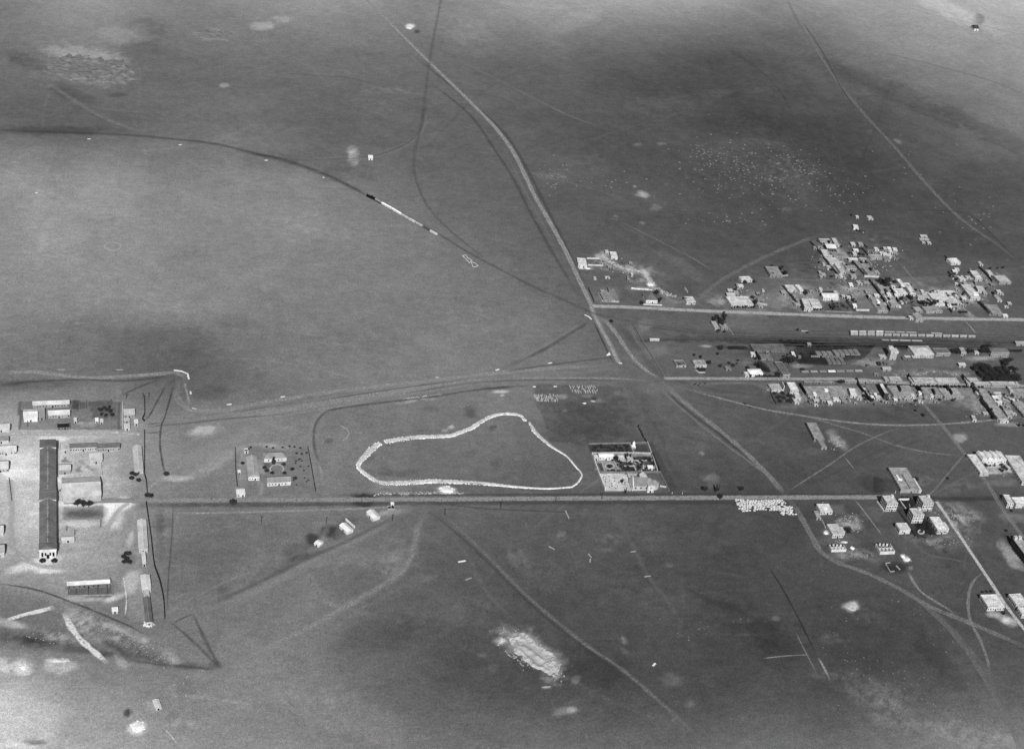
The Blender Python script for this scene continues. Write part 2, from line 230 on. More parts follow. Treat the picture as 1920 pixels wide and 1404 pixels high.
def catmull(v, n):
    v = np.concatenate([[2*v[0]-v[1]], v, [2*v[-1]-v[-2]]]); out = []
    for t in n:
        i = int(min(max(math.floor(t), 0), len(v)-4)); f = t-i
        a, b, c, d = v[i], v[i+1], v[i+2], v[i+3]
        out.append(.5*((2*b)+(-a+c)*f+(2*a-5*b+4*c-d)*f*f+(-a+3*b-3*c+d)*f**3))
    return np.array(out)
def vnoise(x, y, seed):
    xi = np.floor(x).astype(int); yi = np.floor(y).astype(int); fx = x-xi; fy = y-yi
    fx = fx*fx*(3-2*fx); fy = fy*fy*(3-2*fy)
    def h(a, b):
        q = (a*374761393+b*668265263+seed*1442695) & 0x7fffffff
        q = ((q ^ (q >> 13))*1274126177) & 0x7fffffff
        return ((q ^ (q >> 16)) & 0xffff)/65535.0
    return (h(xi, yi)*(1-fx)+h(xi+1, yi)*fx)*(1-fy)+(h(xi, yi+1)*(1-fx)+h(xi+1, yi+1)*fx)*fy
def fbm(x, y, seed, o=4):
    s = 0; a = .5; t = 0
    for k in range(o):
        s = s+a*vnoise(x*2**k, y*2**k, seed+k*17); t += a; a *= .55
    return s/t
def build_ground():
    xs = np.concatenate([[-9000, -5000, -3000, -2000, -1400, -1000, -800], np.arange(-640, 700, 2.1), np.arange(700, 1330, 4.5), [1420, 1600, 2000, 3000, 5000, 9000, 14000]])
    ys = np.concatenate([[-6000, -3500, -2000, -1300, -900, -700], np.arange(-600, 420, 2.1), np.arange(420, 800, 3.2), np.arange(800, 1360, 5), [1450, 1650, 2000, 3000, 5000, 9000, 16000, 30000]])
    nx, ny = len(xs), len(ys)
    X, Y = np.meshgrid(xs, ys); X = X.ravel(); Y = Y.ravel()
    px, py = PX(X, Y); inside = (px > -200) & (px < 2120) & (py > -60) & (py < 1480)
    behind = ((X-CAM[0])*FW[0]+(Y-CAM[1])*FW[1]-CAM[2]*FW[2]) < 200
    inside &= ~behind
    px = np.where(inside, px, 960.0); py = np.where(inside, py, 702.0)
    # smooth tone, cloud shade and vignetting included
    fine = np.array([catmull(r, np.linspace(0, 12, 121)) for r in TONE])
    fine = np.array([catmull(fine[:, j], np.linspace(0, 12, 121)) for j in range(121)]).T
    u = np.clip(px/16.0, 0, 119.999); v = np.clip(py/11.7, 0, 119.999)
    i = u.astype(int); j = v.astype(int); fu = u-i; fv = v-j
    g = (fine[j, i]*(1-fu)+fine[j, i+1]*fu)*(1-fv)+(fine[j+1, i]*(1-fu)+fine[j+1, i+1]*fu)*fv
    rag = fbm(X/14, Y/14, 3, 5); rag2 = fbm(X/4.5, Y/4.5, 9, 3)
    wx, wy = fbm(X/22+7, Y/22, 51, 4), fbm(X/22, Y/22+9, 77, 4)
    g = g + (fbm(X/60, Y/60, 21, 4)-.5)*16 + (fbm(X/11, Y/11, 31, 4)-.5)*13
    tr = random.Random(99)
    for k in range(280):
        x, y = tr.uniform(0, 1920), tr.uniform(0, 1404); a = tr.uniform(0, math.pi*2); L_ = tr.uniform(60, 330); dg = tr.uniform(-12, 14)*(.6 if y < 650 else 1.0); wd = tr.uniform(.8, 2.2); bend = tr.uniform(-.004, .004)
        if tr.random() < .45: a = tr.choice((.62, .75, 2.7, .05))+tr.uniform(-.15, .15)
        pts = []
        for q in range(int(L_/8)):
            pts.append((x, y)); a += bend*8+tr.uniform(-.03, .03); x += 8*math.cos(a); y += 8*math.sin(a)*.6
        if len(pts) < 3: continue
        xs_, ys_ = [p[0] for p in pts], [p[1] for p in pts]
        s = np.nonzero(inside & (px > min(xs_)-5) & (px < max(xs_)+5) & (py > min(ys_)-5) & (py < max(ys_)+5))[0]
        if not len(s): continue
        dm = np.full(len(s), 99.0)
        for (x1, y1), (x2, y2) in zip(pts[:-1], pts[1:]):
            t = np.clip(((px[s]-x1)*(x2-x1)+(py[s]-y1)*(y2-y1))/((x2-x1)**2+(y2-y1)**2), 0, 1); dm = np.minimum(dm, np.hypot(px[s]-x1-t*(x2-x1), py[s]-y1-t*(y2-y1)))
        g[s] += dg*np.exp(-(dm/wd)**2)*np.clip(rag[s]*1.8, 0, 1.3)
    for k in range(420):
        if k % 14 == 0: cx_, cy_, cr_ = tr.uniform(0, 1920), tr.uniform(60, 1404)**1.0, tr.uniform(20, 110)
        x, y = tr.gauss(cx_, cr_), tr.gauss(cy_, cr_*.45); r_ = tr.uniform(1.2, 5); dg = tr.choice((-1, 1, 1))*tr.uniform(5, 17)
        s = np.nonzero((abs(px-x) < r_*3.2) & (abs(py-y) < r_*2) & inside)[0]
        g[s] += dg*np.exp(-(((px[s]-x)/r_)**2+((py[s]-y)/r_/.6)**2)**(1.2))*(.4+rag2[s]*1.2)
    for pts, grey, mixf in PLOT:
        xs_, ys_ = [p[0] for p in pts], [p[1] for p in pts]
        s = np.nonzero(inside & (px > min(xs_)-2) & (px < max(xs_)+2) & (py > min(ys_)-2) & (py < max(ys_)+2))[0]
        ax, ay = px[s]+(rag2[s]-.5)*2.5, py[s]+(rag2[s]-.5)*2
        ins = np.zeros(len(s), bool)
        for k in range(len(pts)):
            x1, y1 = pts[k]; x2, y2 = pts[k-1]
            c = ((y1 > ay) != (y2 > ay)) & (ax < (x2-x1)*(ay-y1)/((y2-y1) or 1e-9)+x1)
            ins ^= c
        k = s[ins]; g[k] = g[k]*(1-mixf)+(grey+(rag2[k]-.5)*grey*.35)*mixf
    for x, y, rx, ry, an, dg, rg in PATCH:
        R = max(rx, ry)*1.7+3
        s = np.nonzero(inside & (abs(px-x) < R) & (abs(py-y) < R))[0]
        ca, sa = math.cos(math.radians(an)), math.sin(math.radians(an))
        wa = min(rx, ry)*(.5+rg*1.1); dx, dy = px[s]-x+(wx[s]-.5)*wa*1.6, py[s]-y+(wy[s]-.5)*wa
        d = np.hypot((dx*ca+dy*sa)/rx, (-dx*sa+dy*ca)/ry) + (rag[s]-.5)*1.6*min(rg, .8) + (rag2[s]-.5)*1.3*rg
        t = np.clip((1.35-d)/.85, 0, 1); t = t*t*(3-2*t)*np.clip(.55+rag[s]*.9, 0, 1.2)
        if rg >= .7: t = t*np.clip((rag2[s]-.30)*2.6, 0, 1.3)
        g[s] += dg*t*(1 if rg < .7 else 1.15)
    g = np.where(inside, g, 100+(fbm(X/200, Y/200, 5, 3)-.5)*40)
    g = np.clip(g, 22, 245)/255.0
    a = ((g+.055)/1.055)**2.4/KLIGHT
    me = bpy.data.meshes.new('ground')
    co = np.empty((nx*ny, 3)); co[:, 0] = X; co[:, 1] = Y; co[:, 2] = 0
    me.vertices.add(nx*ny); me.vertices.foreach_set('co', co.ravel())
    idx = (np.arange(ny-1)[:, None]*nx+np.arange(nx-1)[None, :]).ravel()
    q = np.stack([idx, idx+1, idx+nx+1, idx+nx], 1).ravel().astype(np.int32)
    nf = len(idx); me.loops.add(nf*4); me.loops.foreach_set('vertex_index', q)
    me.polygons.add(nf); me.polygons.foreach_set('loop_start', np.arange(nf, dtype=np.int32)*4)
    me.update(calc_edges=True)
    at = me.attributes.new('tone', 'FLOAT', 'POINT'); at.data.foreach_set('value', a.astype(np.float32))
    m = bpy.data.materials.new('dry_plain'); m.use_nodes = True; n = m.node_tree; L = n.links.new
    b = n.nodes['Principled BSDF']; b.inputs['Roughness'].default_value = 1.0; b.inputs['Specular IOR Level'].default_value = 0.0
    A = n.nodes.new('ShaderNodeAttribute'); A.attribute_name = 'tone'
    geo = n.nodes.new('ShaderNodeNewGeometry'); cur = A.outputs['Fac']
    for sc_, det, amp, mp_s in ((1.1, 4, .95, (1, .8, 1)), (.42, 4, .5, (1, .8, 1)), (.11, 5, .34, (1, 1.3, 1)), (.03, 4, .15, (1, 1, 1))):
        mp = n.nodes.new('ShaderNodeMapping'); mp.inputs['Scale'].default_value = mp_s; L(geo.outputs['Position'], mp.inputs[0])
        t = n.nodes.new('ShaderNodeTexNoise'); t.inputs['Scale'].default_value = sc_; t.inputs['Detail'].default_value = det; t.inputs['Roughness'].default_value = .65
        L(mp.outputs[0], t.inputs['Vector'])
        q1 = n.nodes.new('ShaderNodeMath'); q1.operation = 'MULTIPLY_ADD'; q1.inputs[1].default_value = amp*2; q1.inputs[2].default_value = 1-amp; L(t.outputs[0], q1.inputs[0])
        q2 = n.nodes.new('ShaderNodeMath'); q2.operation = 'MULTIPLY'; L(cur, q2.inputs[0]); L(q1.outputs[0], q2.inputs[1]); cur = q2.outputs[0]
    L(cur, b.inputs['Base Color'])
    o = link('ground', me, m); tag(o, 'dry open plain of grass and bare soil', kind='structure')
build_ground()

# ------------------------------------------------------------------ roads, tracks, paths: soft-edged strips laid on the plain
_lay = [0.02]
def strip_material():
    m = bpy.data.materials.new('worn_track'); m.use_nodes = True; n = m.node_tree; L = n.links.new
    for x in list(n.nodes): n.nodes.remove(x)
    out = n.nodes.new('ShaderNodeOutputMaterial'); mix = n.nodes.new('ShaderNodeMixShader'); tr = n.nodes.new('ShaderNodeBsdfTransparent'); df = n.nodes.new('ShaderNodeBsdfDiffuse')
    T = n.nodes.new('ShaderNodeAttribute'); T.attribute_name = 'tone'; O = n.nodes.new('ShaderNodeAttribute'); O.attribute_name = 'cover'
    geo = n.nodes.new('ShaderNodeNewGeometry')
    t1 = n.nodes.new('ShaderNodeTexNoise'); t1.inputs['Scale'].default_value = .55; t1.inputs['Detail'].default_value = 3; L(geo.outputs['Position'], t1.inputs['Vector'])
    t2 = n.nodes.new('ShaderNodeTexNoise'); t2.inputs['Scale'].default_value = .12; t2.inputs['Detail'].default_value = 4; L(geo.outputs['Position'], t2.inputs['Vector'])
    a = n.nodes.new('ShaderNodeMath'); a.operation = 'MULTIPLY_ADD'; a.inputs[1].default_value = 1.0; a.inputs[2].default_value = .5; L(t1.outputs[0], a.inputs[0])
    b = n.nodes.new('ShaderNodeMath'); b.operation = 'MULTIPLY'; L(T.outputs['Fac'], b.inputs[0]); L(a.outputs[0], b.inputs[1]); L(b.outputs[0], df.inputs['Color'])
    c = n.nodes.new('ShaderNodeMath'); c.operation = 'MULTIPLY_ADD'; c.inputs[1].default_value = 1.5; c.inputs[2].default_value = .25; L(t2.outputs[0], c.inputs[0])
    d = n.nodes.new('ShaderNodeMath'); d.operation = 'MULTIPLY'; d.use_clamp = True; e1 = n.nodes.new('ShaderNodeMath'); e1.operation = 'MULTIPLY_ADD'; e1.inputs[1].default_value = 2.2; L(t1.outputs[0], e1.inputs[0]); e2 = n.nodes.new('ShaderNodeMath'); e2.operation = 'ADD'; e2.inputs[1].default_value = -1.1; L(c.outputs[0], e2.inputs[0]); L(e2.outputs[0], e1.inputs[2]); L(O.outputs['Fac'], d.inputs[0]); L(e1.outputs[0], d.inputs[1])
    L(d.outputs[0], mix.inputs[0]); L(tr.outputs[0], mix.inputs[1]); L(df.outputs[0], mix.inputs[2]); L(mix.outputs[0], out.inputs['Surface'])
    return m
STRIP = strip_material()
def smooth_path(pts, step=6.0):
    pts = [np.array(p[:2], float) for p in pts]
    if len(pts) == 2: ext = pts
    q = [2*pts[0]-pts[1]]+pts+[2*pts[-1]-pts[-2]]; out = []
    for i in range(1, len(q)-2):
        a, b, c, d = q[i-1:i+3]; n = max(1, int(np.linalg.norm(c-b)/step))
        for k in range(n):
            f = k/n
            out.append(.5*((2*b)+(-a+c)*f+(2*a-5*b+4*c-d)*f*f+(-a+3*b-3*c+d)*f**3))
    out.append(q[-2]); return out
def strip(name, label, pts, width, grey, cover, profile='road', parent=None, fade=0.0, world=False):
    """pts in photo pixels, width in metres"""
    W = [P(*p) for p in pts] if not world else pts
    c = smooth_path(W); n = len(c)
    prof = {'road': [(-1, 0), (-.8, .5), (-.55, 1), (0, 1), (.55, 1), (.8, .5), (1, 0)], 'soft': [(-1, 0), (-.6, .35), (-.25, .9), (.25, .9), (.6, .35), (1, 0)],
            'rut': [(-1, 0), (-.8, .3), (-.5, .9), (-.2, .7), (.2, .7), (.5, .9), (.8, .3), (1, 0)]}[profile]
    v, f, tn, cv = [], [], [], []
    z = _lay[0]; _lay[0] += .006
    gg = min(grey+(32 if grey >= 100 else 0), 215) if name != 'chalk_dust' else grey; cc = min(cover*(1.2 if grey >= 100 else .85), 1.0)
    if name == 'track' and not isinstance(width, list): width = width*1.45; cc *= .8; gg -= 3
    r = random.Random(len(label)+int(c[0][0]))
    wob = [r.uniform(.88, 1.12) if name == 'road' else r.uniform(.75, 1.25) for _ in range(n)]; wl = width if isinstance(width, list) else [width, width]
    for i in range(n):
        t = c[min(i+1, n-1)]-c[max(i-1, 0)]; t = t/(np.linalg.norm(t)+1e-9); nn = np.array([-t[1], t[0]])
        e = 1.0
        if fade: e = min(1, i/(n*fade+.01), (n-1-i)/(n*fade+.01))
        q_ = i/(n-1)*(len(wl)-1); j_ = min(int(q_), len(wl)-2); width = wl[j_]+(wl[j_+1]-wl[j_])*(q_-j_)
        for s, k in prof:
            p = c[i]+nn*s*width/2*wob[i]; v.append((p[0], p[1], z)); tn.append(alb(gg)); cv.append(k*cc*e)
    m_ = len(prof)
    for i in range(n-1):
        for k in range(m_-1): f.append((i*m_+k, i*m_+k+1, (i+1)*m_+k+1, (i+1)*m_+k))
    me = bpy.data.meshes.new(name); me.from_pydata(v, [], f); me.update()
    for nm, d in (('tone', tn), ('cover', cv)):
        at = me.attributes.new(nm, 'FLOAT', 'POINT'); at.data.foreach_set('value', np.array(d, np.float32))
    o = link(name, me, STRIP, parent)
    if parent is None: tag(o, label, kind='structure')
    return o
for s in [
 # name, label, pts, width m, grey, cover, profile, fade
 ('verge', 'dark strip of ground below the long road', [(200,947),(400,946),(600,945),(900,942),(1200,941),(1450,941)], 11, 78, .55, 'soft'),
 ('verge', 'dark verge along the upper side of the long road', [(600,929),(760,928),(1000,927),(1400,926),(1660,926)], 5, 76, .5, 'soft'),
 ('road', 'long pale straight road crossing the plain past the walled church garden', [(120,940),(200,938.5),(270,938),(450,937),(600,936.5),(800,936),(1000,934.5),(1200,933.5),(1400,932.5),(1560,932),(1662,932)], 8, 108, .88, 'road'),
 ('road', 'fainter eastern end of the long road beyond the tall houses', [(1740,934),(1800,935),(1860,935),(1960,936)], 11, 70, .6, 'soft'),
 ('track', 'thin pale track just below the long road on the left', [(300,962),(420,961),(560,957),(700,952),(780,946)], 3.2, 145, .6, 'soft'),
 ('verge', 'dark verge on the left of the diagonal road', [(800,150),(880,215),(930,285),(965,340),(995,400),(1040,480),(1090,565)], 7, 74, .35, 'soft'),
 ('verge', 'dark verge on the right of the diagonal road', [(770,100),(880,190),(950,255),(1000,340),(1040,420),(1080,500),(1105,550)], 7, 74, .4, 'soft'),
 ('road', 'pale diagonal road running from the top of the plain to the station street', [(660,-30),(688,0),(730,42),(800,112),(870,180),(920,230),(945,260),(965,290),(985,330),(1003,368),(1030,415),(1060,470),(1086,525),(1110,575)], 7.5, 122, .8, 'rut'),
 ('track', 'thin side track left of the diagonal road', [(940,270),(960,310),(985,360),(1012,410),(1040,462)], 3, 110, .4, 'soft'),
 ('road', 'pale street in front of the northern houses', [(1112,574),(1180,576),(1300,582),(1400,586),(1500,590),(1600,593.5),(1700,596),(1800,598),(1960,600)], 8.5, 134, .9, 'road'),
 ('road', 'wide pale stretch of road below the crossroads ending at white marker', [(1108,575),(1115,592),(1125,612),(1142,643),(1160,680)], 9, 126, .75, 'soft'),
 ('verge', 'dark ditch beside the road below the crossroads', [(1112,600),(1130,640),(1150,680)], 3, 70, .7, 'soft'),
 ('track', 'curved pale track from the crossroads down to the southern street', [(1115,590),(1135,602),(1155,625),(1175,655),(1195,680),(1215,697),(1240,712)], 4.5, 132, .8, 'rut'),
 ('track', 'diagonal double track from the southern street to the stone stacks', [(1240,712),(1262,735),(1300,768),(1345,803),(1400,850),(1440,890),(1470,925),(1480,935)], 5, 126, .65, 'rut'),
 ('track', 'second faint track parallel to the diagonal double track', [(1225,712),(1255,745),(1300,785),(1350,825),(1400,862),(1440,892),(1465,918)], 3.5, 116, .5, 'soft'),
 ('verge', 'dark worn band between the two diagonal tracks', [(1250,735),(1300,778),(1350,815),(1400,857)], 5, 74, .45, 'soft'),
 ('track', 'worn track running from the stone stacks to the lower right corner', [(1470,925),(1492,952),(1505,975),(1522,1005),(1540,1035),(1575,1056),(1620,1072),(1680,1100),(1740,1135),(1800,1160),(1860,1185),(1940,1220)], 5, 118, .6, 'rut'),
 ('track', 'faint branch track towards the lower right edge', [(1700,1108),(1740,1140),(1780,1180),(1820,1230),(1850,1280),(1890,1350),(1915,1410)], 4, 108, .5, 'rut'),
 ('track', 'second faint branch track low on the right', [(1740,1135),(1790,1185),(1840,1245),(1880,1320)], 6, 100, .4, 'soft'),
 ('path', 'faint curved path leaving the pale straight lane', [(1843,1072),(1822,1095),(1815,1130),(1820,1165),(1838,1200),(1852,1240),(1856,1270)], 3.5, 112, .6, 'rut'),
 ('road', 'pale narrow lane running down past the white bungalows', [(1756,940),(1790,990),(1830,1050),(1860,1095),(1890,1140),(1925,1185)], 4.2, 150, .9, 'road'),
 ('road', 'pale street between the yards and the lower terrace', [(1245,709.5),(1400,710),(1500,710.5),(1600,711),(1700,718),(1800,721),(1950,724)], 7, 122, .8, 'road'),
 ('track', 'faint worn band below the lower terrace street', [(1280,722),(1340,719),(1400,718),(1440,722)], 5, 112, .5, 'soft'),
 ('track', 'pale footpath from the crossroads of tracks past the mud roofs', [(1243,714),(1290,730),(1340,744),(1390,757),(1440,769),(1490,777),(1560,788),(1640,796),(1720,797),(1800,793),(1940,780)], 3.6, 128, .75, 'soft'),
 ('track', 'faint footpath running below the long roofless shed', [(1500,776),(1560,795),(1620,813),(1680,835),(1740,848),(1810,855)], 3, 116, .6, 'soft'),
 ('path', 'faint path up to the long roofless shed', [(1475,922),(1510,900),(1560,868),(1600,840),(1650,815),(1690,800)], 3, 108, .5, 'soft'),
 ('path', 'faint path beside the large courtyard building', [(1810,850),(1780,885),(1755,915),(1735,935)], 3, 112, .45, 'soft'),
 ('road', 'faint street running down past the large courtyard building', [(1720,745),(1760,790),(1800,840),(1850,905),(1880,955),(1920,1010)], 6, 112, .5, 'rut'),
 ('path', 'thin pale kerb line left of the tall houses', [(1582,855),(1602,880)], 1.6, 140, .8, 'soft'),
 ('path', 'pale path beside the tall house garden', [(1602,935),(1640,985),(1655,1005)], 2, 126, .6, 'soft'),
 ('track', 'thin pale spoil line curving away from the foundation pit', [(1702,1070),(1715,1095),(1730,1112),(1755,1128),(1775,1140),(1790,1152)], 3, 130, .7, 'soft'),
 ('track', 'pale diagonal track from the road junction to the bottom edge', [(788,940),(830,965),(875,1005),(920,1048),(960,1090),(1000,1128),(1050,1170),(1100,1210),(1160,1250),(1220,1300),(1270,1345),(1345,1415)], 4.5, 100, .6, 'soft'),
 ('track', 'wide faint track sweeping left from the road junction', [(790,942),(740,966),(690,1000),(640,1025),(575,1055),(520,1090),(440,1125),(370,1150)], 11, 132, .45, 'soft'),
 ('track', 'faint track from the road junction to the dark spoil corner', [(800,950),(785,985),(775,1030),(755,1070),(720,1095),(660,1130),(600,1165),(540,1195),(470,1230),(420,1256)], 8, 134, .5, 'soft'),
 ('track', 'faint lane right of the long road junction', [(800,955),(835,990),(855,1015),(880,1050),(905,1100),(940,1140),(975,1170)], 5, 100, .35, 'soft'),
 ('track', 'faint band from the junction towards the small white marker', [(860,950),(950,958),(1050,962),(1140,965),(1165,985),(1190,1030),(1215,1080),(1250,1125),(1275,1165),(1290,1195)], 5, 100, .3, 'soft'),
 ('verge', 'dark line of ground right of the long road junction', [(840,945),(900,953),(1000,958),(1080,961)], 3, 74, .45, 'soft'),
 ('path', 'straight dark ditch across the lower right field', [(1440,1060),(1468,1105),(1495,1155),(1520,1205),(1532,1230)], 2.2, 52, .8, 'soft'),
 ('path', 'pale end of the straight ditch', [(1534,1232),(1545,1252),(1556,1275)], 3, 132, .6, 'soft'),
 ('path', 'short pale cross ditch in the lower right field', [(1430,1234),(1480,1229),(1520,1227)], 1.6, 126, .6, 'soft'),
 ('path', 'short pale line closing the ditch', [(1540,1277),(1556,1275)], 2, 130, .6, 'soft'),
 ('path', 'faint pale line left of the ditch end', [(1492,1185),(1504,1210),(1530,1260)], 1.8, 116, .5, 'soft'),
 # left: ring road and tracks about the camp
 ('track', 'pale ring track along the top of the camp field', [(-20,700),(60,698),(110,703),(165,709),(230,706),(290,702),(330,699),(346,706),(350,720)], 5, 148, .6, 'rut'),
 ('track', 'pale loop track bending round the field corner', [(336,700),(334,722),(332,745),(345,762),(370,770),(410,770),(470,760),(540,747),(620,735),(700,726),(780,716),(860,707),(940,699),(1020,692),(1100,687),(1165,684)], 5.5, 140, .6, 'rut'),
 ('track', 'pale inner track of the loop beside the marker wall', [(346,715),(350,735),(356,760)], 3, 150, .5, 'soft'),
 ('track', 'wide pale worn band north of the oval', [(400,790),(470,780),(540,768),(620,755),(700,742),(760,731),(840,720),(900,713)], 15, 140, .5, 'soft'),
 ('track', 'upper pale track of the worn band', [(560,765),(640,748),(720,735),(800,724),(880,714),(960,710),(1060,709),(1150,710),(1240,716)], 4, 134, .6, 'soft'),
 ('track', 'middle track of the worn band', [(620,760),(720,745),(800,735),(880,722),(950,714)], 3, 134, .5, 'soft'),
 ('verge', 'dark verge under the worn band', [(610,775),(640,765),(700,757),(760,750),(830,741),(880,733),(930,728),(1000,722)], 5, 86, .55, 'soft'),
 ('verge', 'dark line across the field towards the camp', [(0,722),(60,716),(150,712),(240,714),(330,704)], 5, 82, .5, 'soft'),
 ('track', 'pale curved lane from the worn band down to the long road', [(720,744),(660,757),(620,765),(598,778),(586,795),(581,820),(583,850),(590,890),(598,932)], 4.5, 132, .55, 'rut'),
 ('verge', 'dark verge of the curved lane', [(650,762),(612,772),(592,795),(588,825),(592,850),(600,870)], 4, 86, .5, 'soft'),
 ('track', 'thin pale track right of the curved lane', [(598,868),(603,890),(604,905)], 2.5, 142, .6, 'soft'),
 ('track', 'dark diagonal track from the crossroads to the worn band', [(1105,603),(1070,625),(1030,650),(990,670),(950,688)], 5, 82, .5, 'soft'),
 ('track', 'pale side of the diagonal track', [(1098,603),(1060,625),(1010,655),(960,685)], 4, 130, .35, 'soft'),
 ('track', 'dark line of the field edge below the crossroads', [(1163,668),(1100,676),(1020,686),(940,698)], 3.5, 84, .45, 'soft'),
 ('track', 'dark thin track from the fence to the worn band', [(272,800),(340,795),(420,786),(520,778),(560,774)], 2.5, 90, .55, 'soft'),
 ('track', 'pale wide approach in front of the camp gate', [(282,830),(340,862),(400,845),(460,815),(540,775)], 24, 150, .3, 'soft'),
 ('path', 'dark ditch winding down beside the camp fence', [(325,722),(318,750),(308,785),(302,800),(300,835),(305,870),(312,898)], 2.6, 74, .7, 'soft'),
 ('path', 'dark ditch running from the field corner to the fence', [(312,722),(296,750),(280,780),(268,792)], 2.4, 78, .7, 'soft'),
 ('path', 'short dark ditch linking fence and winding ditch', [(272,796),(304,793)], 2.2, 84, .7, 'soft'),
 ('path', 'second short dark ditch by the fence', [(272,812),(304,811)], 2.6, 84, .7, 'soft'),
 ('path', 'dark dashed ditch near the camp gardens', [(228,741),(250,731),(275,720),(300,712)], 2.6, 80, .7, 'soft'),
 ('path', 'straight faint dark line right of the camp fence', [(325,945),(322,1010),(316,1080),(313,1150)], 1.8, 86, .55, 'soft'),
 ('path', 'dark curved ditch below the barrack with pens', [(-5,1094),(60,1104),(105,1118),(130,1128),(165,1141),(210,1160),(245,1175),(275,1192)], 3, 78, .7, 'soft'),
 ('path', 'dark spoil line down to the sharp corner', [(318,1165),(350,1192),(385,1225),(414,1255)], 4, 84, .5, 'soft'),
 ('path', 'second dark spoil line down to the sharp corner', [(362,1150),(375,1180),(392,1215),(415,1255)], 4.5, 84, .5, 'soft'),
 ('path', 'dark base line of the spoil triangle', [(235,1235),(290,1245),(350,1250),(414,1257)], 4, 88, .4, 'soft'),
 ('path', 'dark link between the spoil lines', [(322,1170),(345,1158),(366,1151)], 3, 86, .6, 'soft'),
 ('path', 'broad pale trodden path left of the rough slope', [(8,1165),(40,1154),(70,1147),(105,1138)], 6, 190, .95, 'road'),
 ('path', 'broad pale trodden path down the rough slope', [(120,1146),(130,1170),(150,1198),(180,1225),(203,1245)], 6, 180, .95, 'road'),
 ('path', 'pale branch path on the rough slope', [(212,1225),(225,1238),(236,1250)], 3, 150, .7, 'soft'),
 ('path', 'faint path at the bottom left', [(305,1360),(325,1385),(345,1410)], 2.5, 160, .6, 'soft'),
 ('road', 'curving camp drive from the gate down past the great hall', [(240,943),(215,965),(195,1005),(170,1040),(140,1062),(105,1066),(60,1056),(30,1035),(20,1005),(22,960),(18,900)], 7, 150, .55, 'soft'),
 ('path', 'white walled edge of the camp footpath', [(231,1078),(235,1105),(237,1130),(234,1155)], 1.5, 205, .9, 'soft'),
 ('road', 'pale camp street along the north side', [(0,812),(100,814),(180,812),(230,812),(262,815)], 9, 160, .6, 'soft'),
 # top of picture
 ('track', 'pale curved track of the upper railway chord', [(800,205),(792,245),(765,272),(725,290),(680,300),(620,306)], 4, 112, .5, 'rut'),
 ('track', 'second pale curve inside the railway chord', [(795,235),(772,262),(735,279),(700,288),(640,296),(560,300)], 2.5, 118, .45, 'soft'),
 ('track', 'pale edge of the curving railway branch', [(771,320),(782,358),(800,392),(830,425),(866,456),(902,484)], 2.5, 112, .45, 'soft'),
 ('verge', 'dark ground under the great curve of the railway', [(440,282),(520,299),(600,324),(660,352),(690,368)], 14, 86, .4, 'soft'),
 ('verge', 'dark earth between the worn corridor tracks', [(420,776),(520,762),(640,745),(760,727),(880,712)], 4, 92, .45, 'soft'),
 ('verge', 'dark earth under the upper corridor track', [(760,738),(860,722),(960,714),(1080,713),(1180,714)], 4, 84, .4, 'soft'),
 ('verge', 'dark edge of the diagonal track below the road', [(800,955),(850,995),(900,1040),(960,1100),(1020,1155),(1100,1218),(1180,1275)], 5, 76, .35, 'soft'),
 ('verge', 'dark edge of the left sweeping track', [(760,960),(700,990),(640,1020),(560,1055),(480,1095),(390,1135)], 7, 96, .4, 'soft'),
 ('track', 'faint lower path across the field of the long shed', [(1480,925),(1560,890),(1640,850),(1720,812)], 3, 96, .4, 'soft'),
 ('track', 'faint crossing path below the large courtyard', [(1745,930),(1790,905),(1840,880)], 3, 100, .4, 'soft'),
 ('track', 'faint path among the lower right villas', [(1700,1010),(1740,1040),(1790,1050),(1830,1060)], 3, 100, .4, 'soft'),
 ('track', 'lower pale track of the worn corridor', [(360,800),(450,790),(540,778),(640,762),(720,750)], 4, 132, .5, 'soft'),
 ('track', 'second lower pale track of the worn corridor', [(300,800),(380,785),(470,772),(560,757),(650,741)], 3.5, 132, .5, 'rut'),
 ('track', 'pale track fanning left from the crossroads', [(1160,690),(1100,698),(1000,704),(900,716),(800,730)], 4, 122, .5, 'rut'),
 ('track', 'upper edge of the worn corridor', [(520,742),(600,732),(700,720),(800,710),(900,700)], 4, 128, .4, 'soft'),
 ('track', 'pale worn wedge right of the crossroads', [(1160,610),(1185,640),(1215,680),(1240,705)], 10, 96, .35, 'soft'),
 ('track', 'pale strip beside the slanting boundary wall', [(1178,612),(1192,636),(1205,658)], 6, 100, .55, 'soft'),
 ('track', 'faint band fanning right from the track crossroads', [(1240,714),(1275,728),(1320,737),(1370,742),(1420,748)], 5, 100, .4, 'soft'),
 ('track', 'worn ground along the front of the mud roofs', [(1440,765),(1500,762),(1560,757),(1640,757),(1720,752)], 10, 104, .5, 'soft'),
 ('track', 'dark curving track across the upper left plain', [(-20,245),(60,247),(150,250),(240,254),(330,262),(400,270),(450,281),(500,293),(560,302)], 7, 84, .6, 'soft'),
 ('track', 'faint pale band crossing the upper left', [(80,150),(140,190),(200,225),(270,250)], 8, 124, .35, 'soft'),
 ('track', 'thin dark line across the upper left field', [(520,138),(600,143),(650,146),(700,158),(730,168)], 1.6, 74, .6, 'soft'),
 ('track', 'faint pale double track across the upper right plain', [(1470,-10),(1502,50),(1540,110),(1575,160),(1620,215),(1680,280),(1740,350),(1800,410),(1870,460),(1940,515)], 5, 104, .6, 'rut'),
 ('verge', 'dark edge of the track across the upper right plain', [(1500,35),(1540,95),(1572,155),(1600,200)], 3, 60, .5, 'soft'),
 ('verge', 'dark ditch edge at the far right of the plain', [(1690,395),(1770,396),(1820,405),(1860,440),(1900,480),(1930,505)], 2, 56, .6, 'soft'),
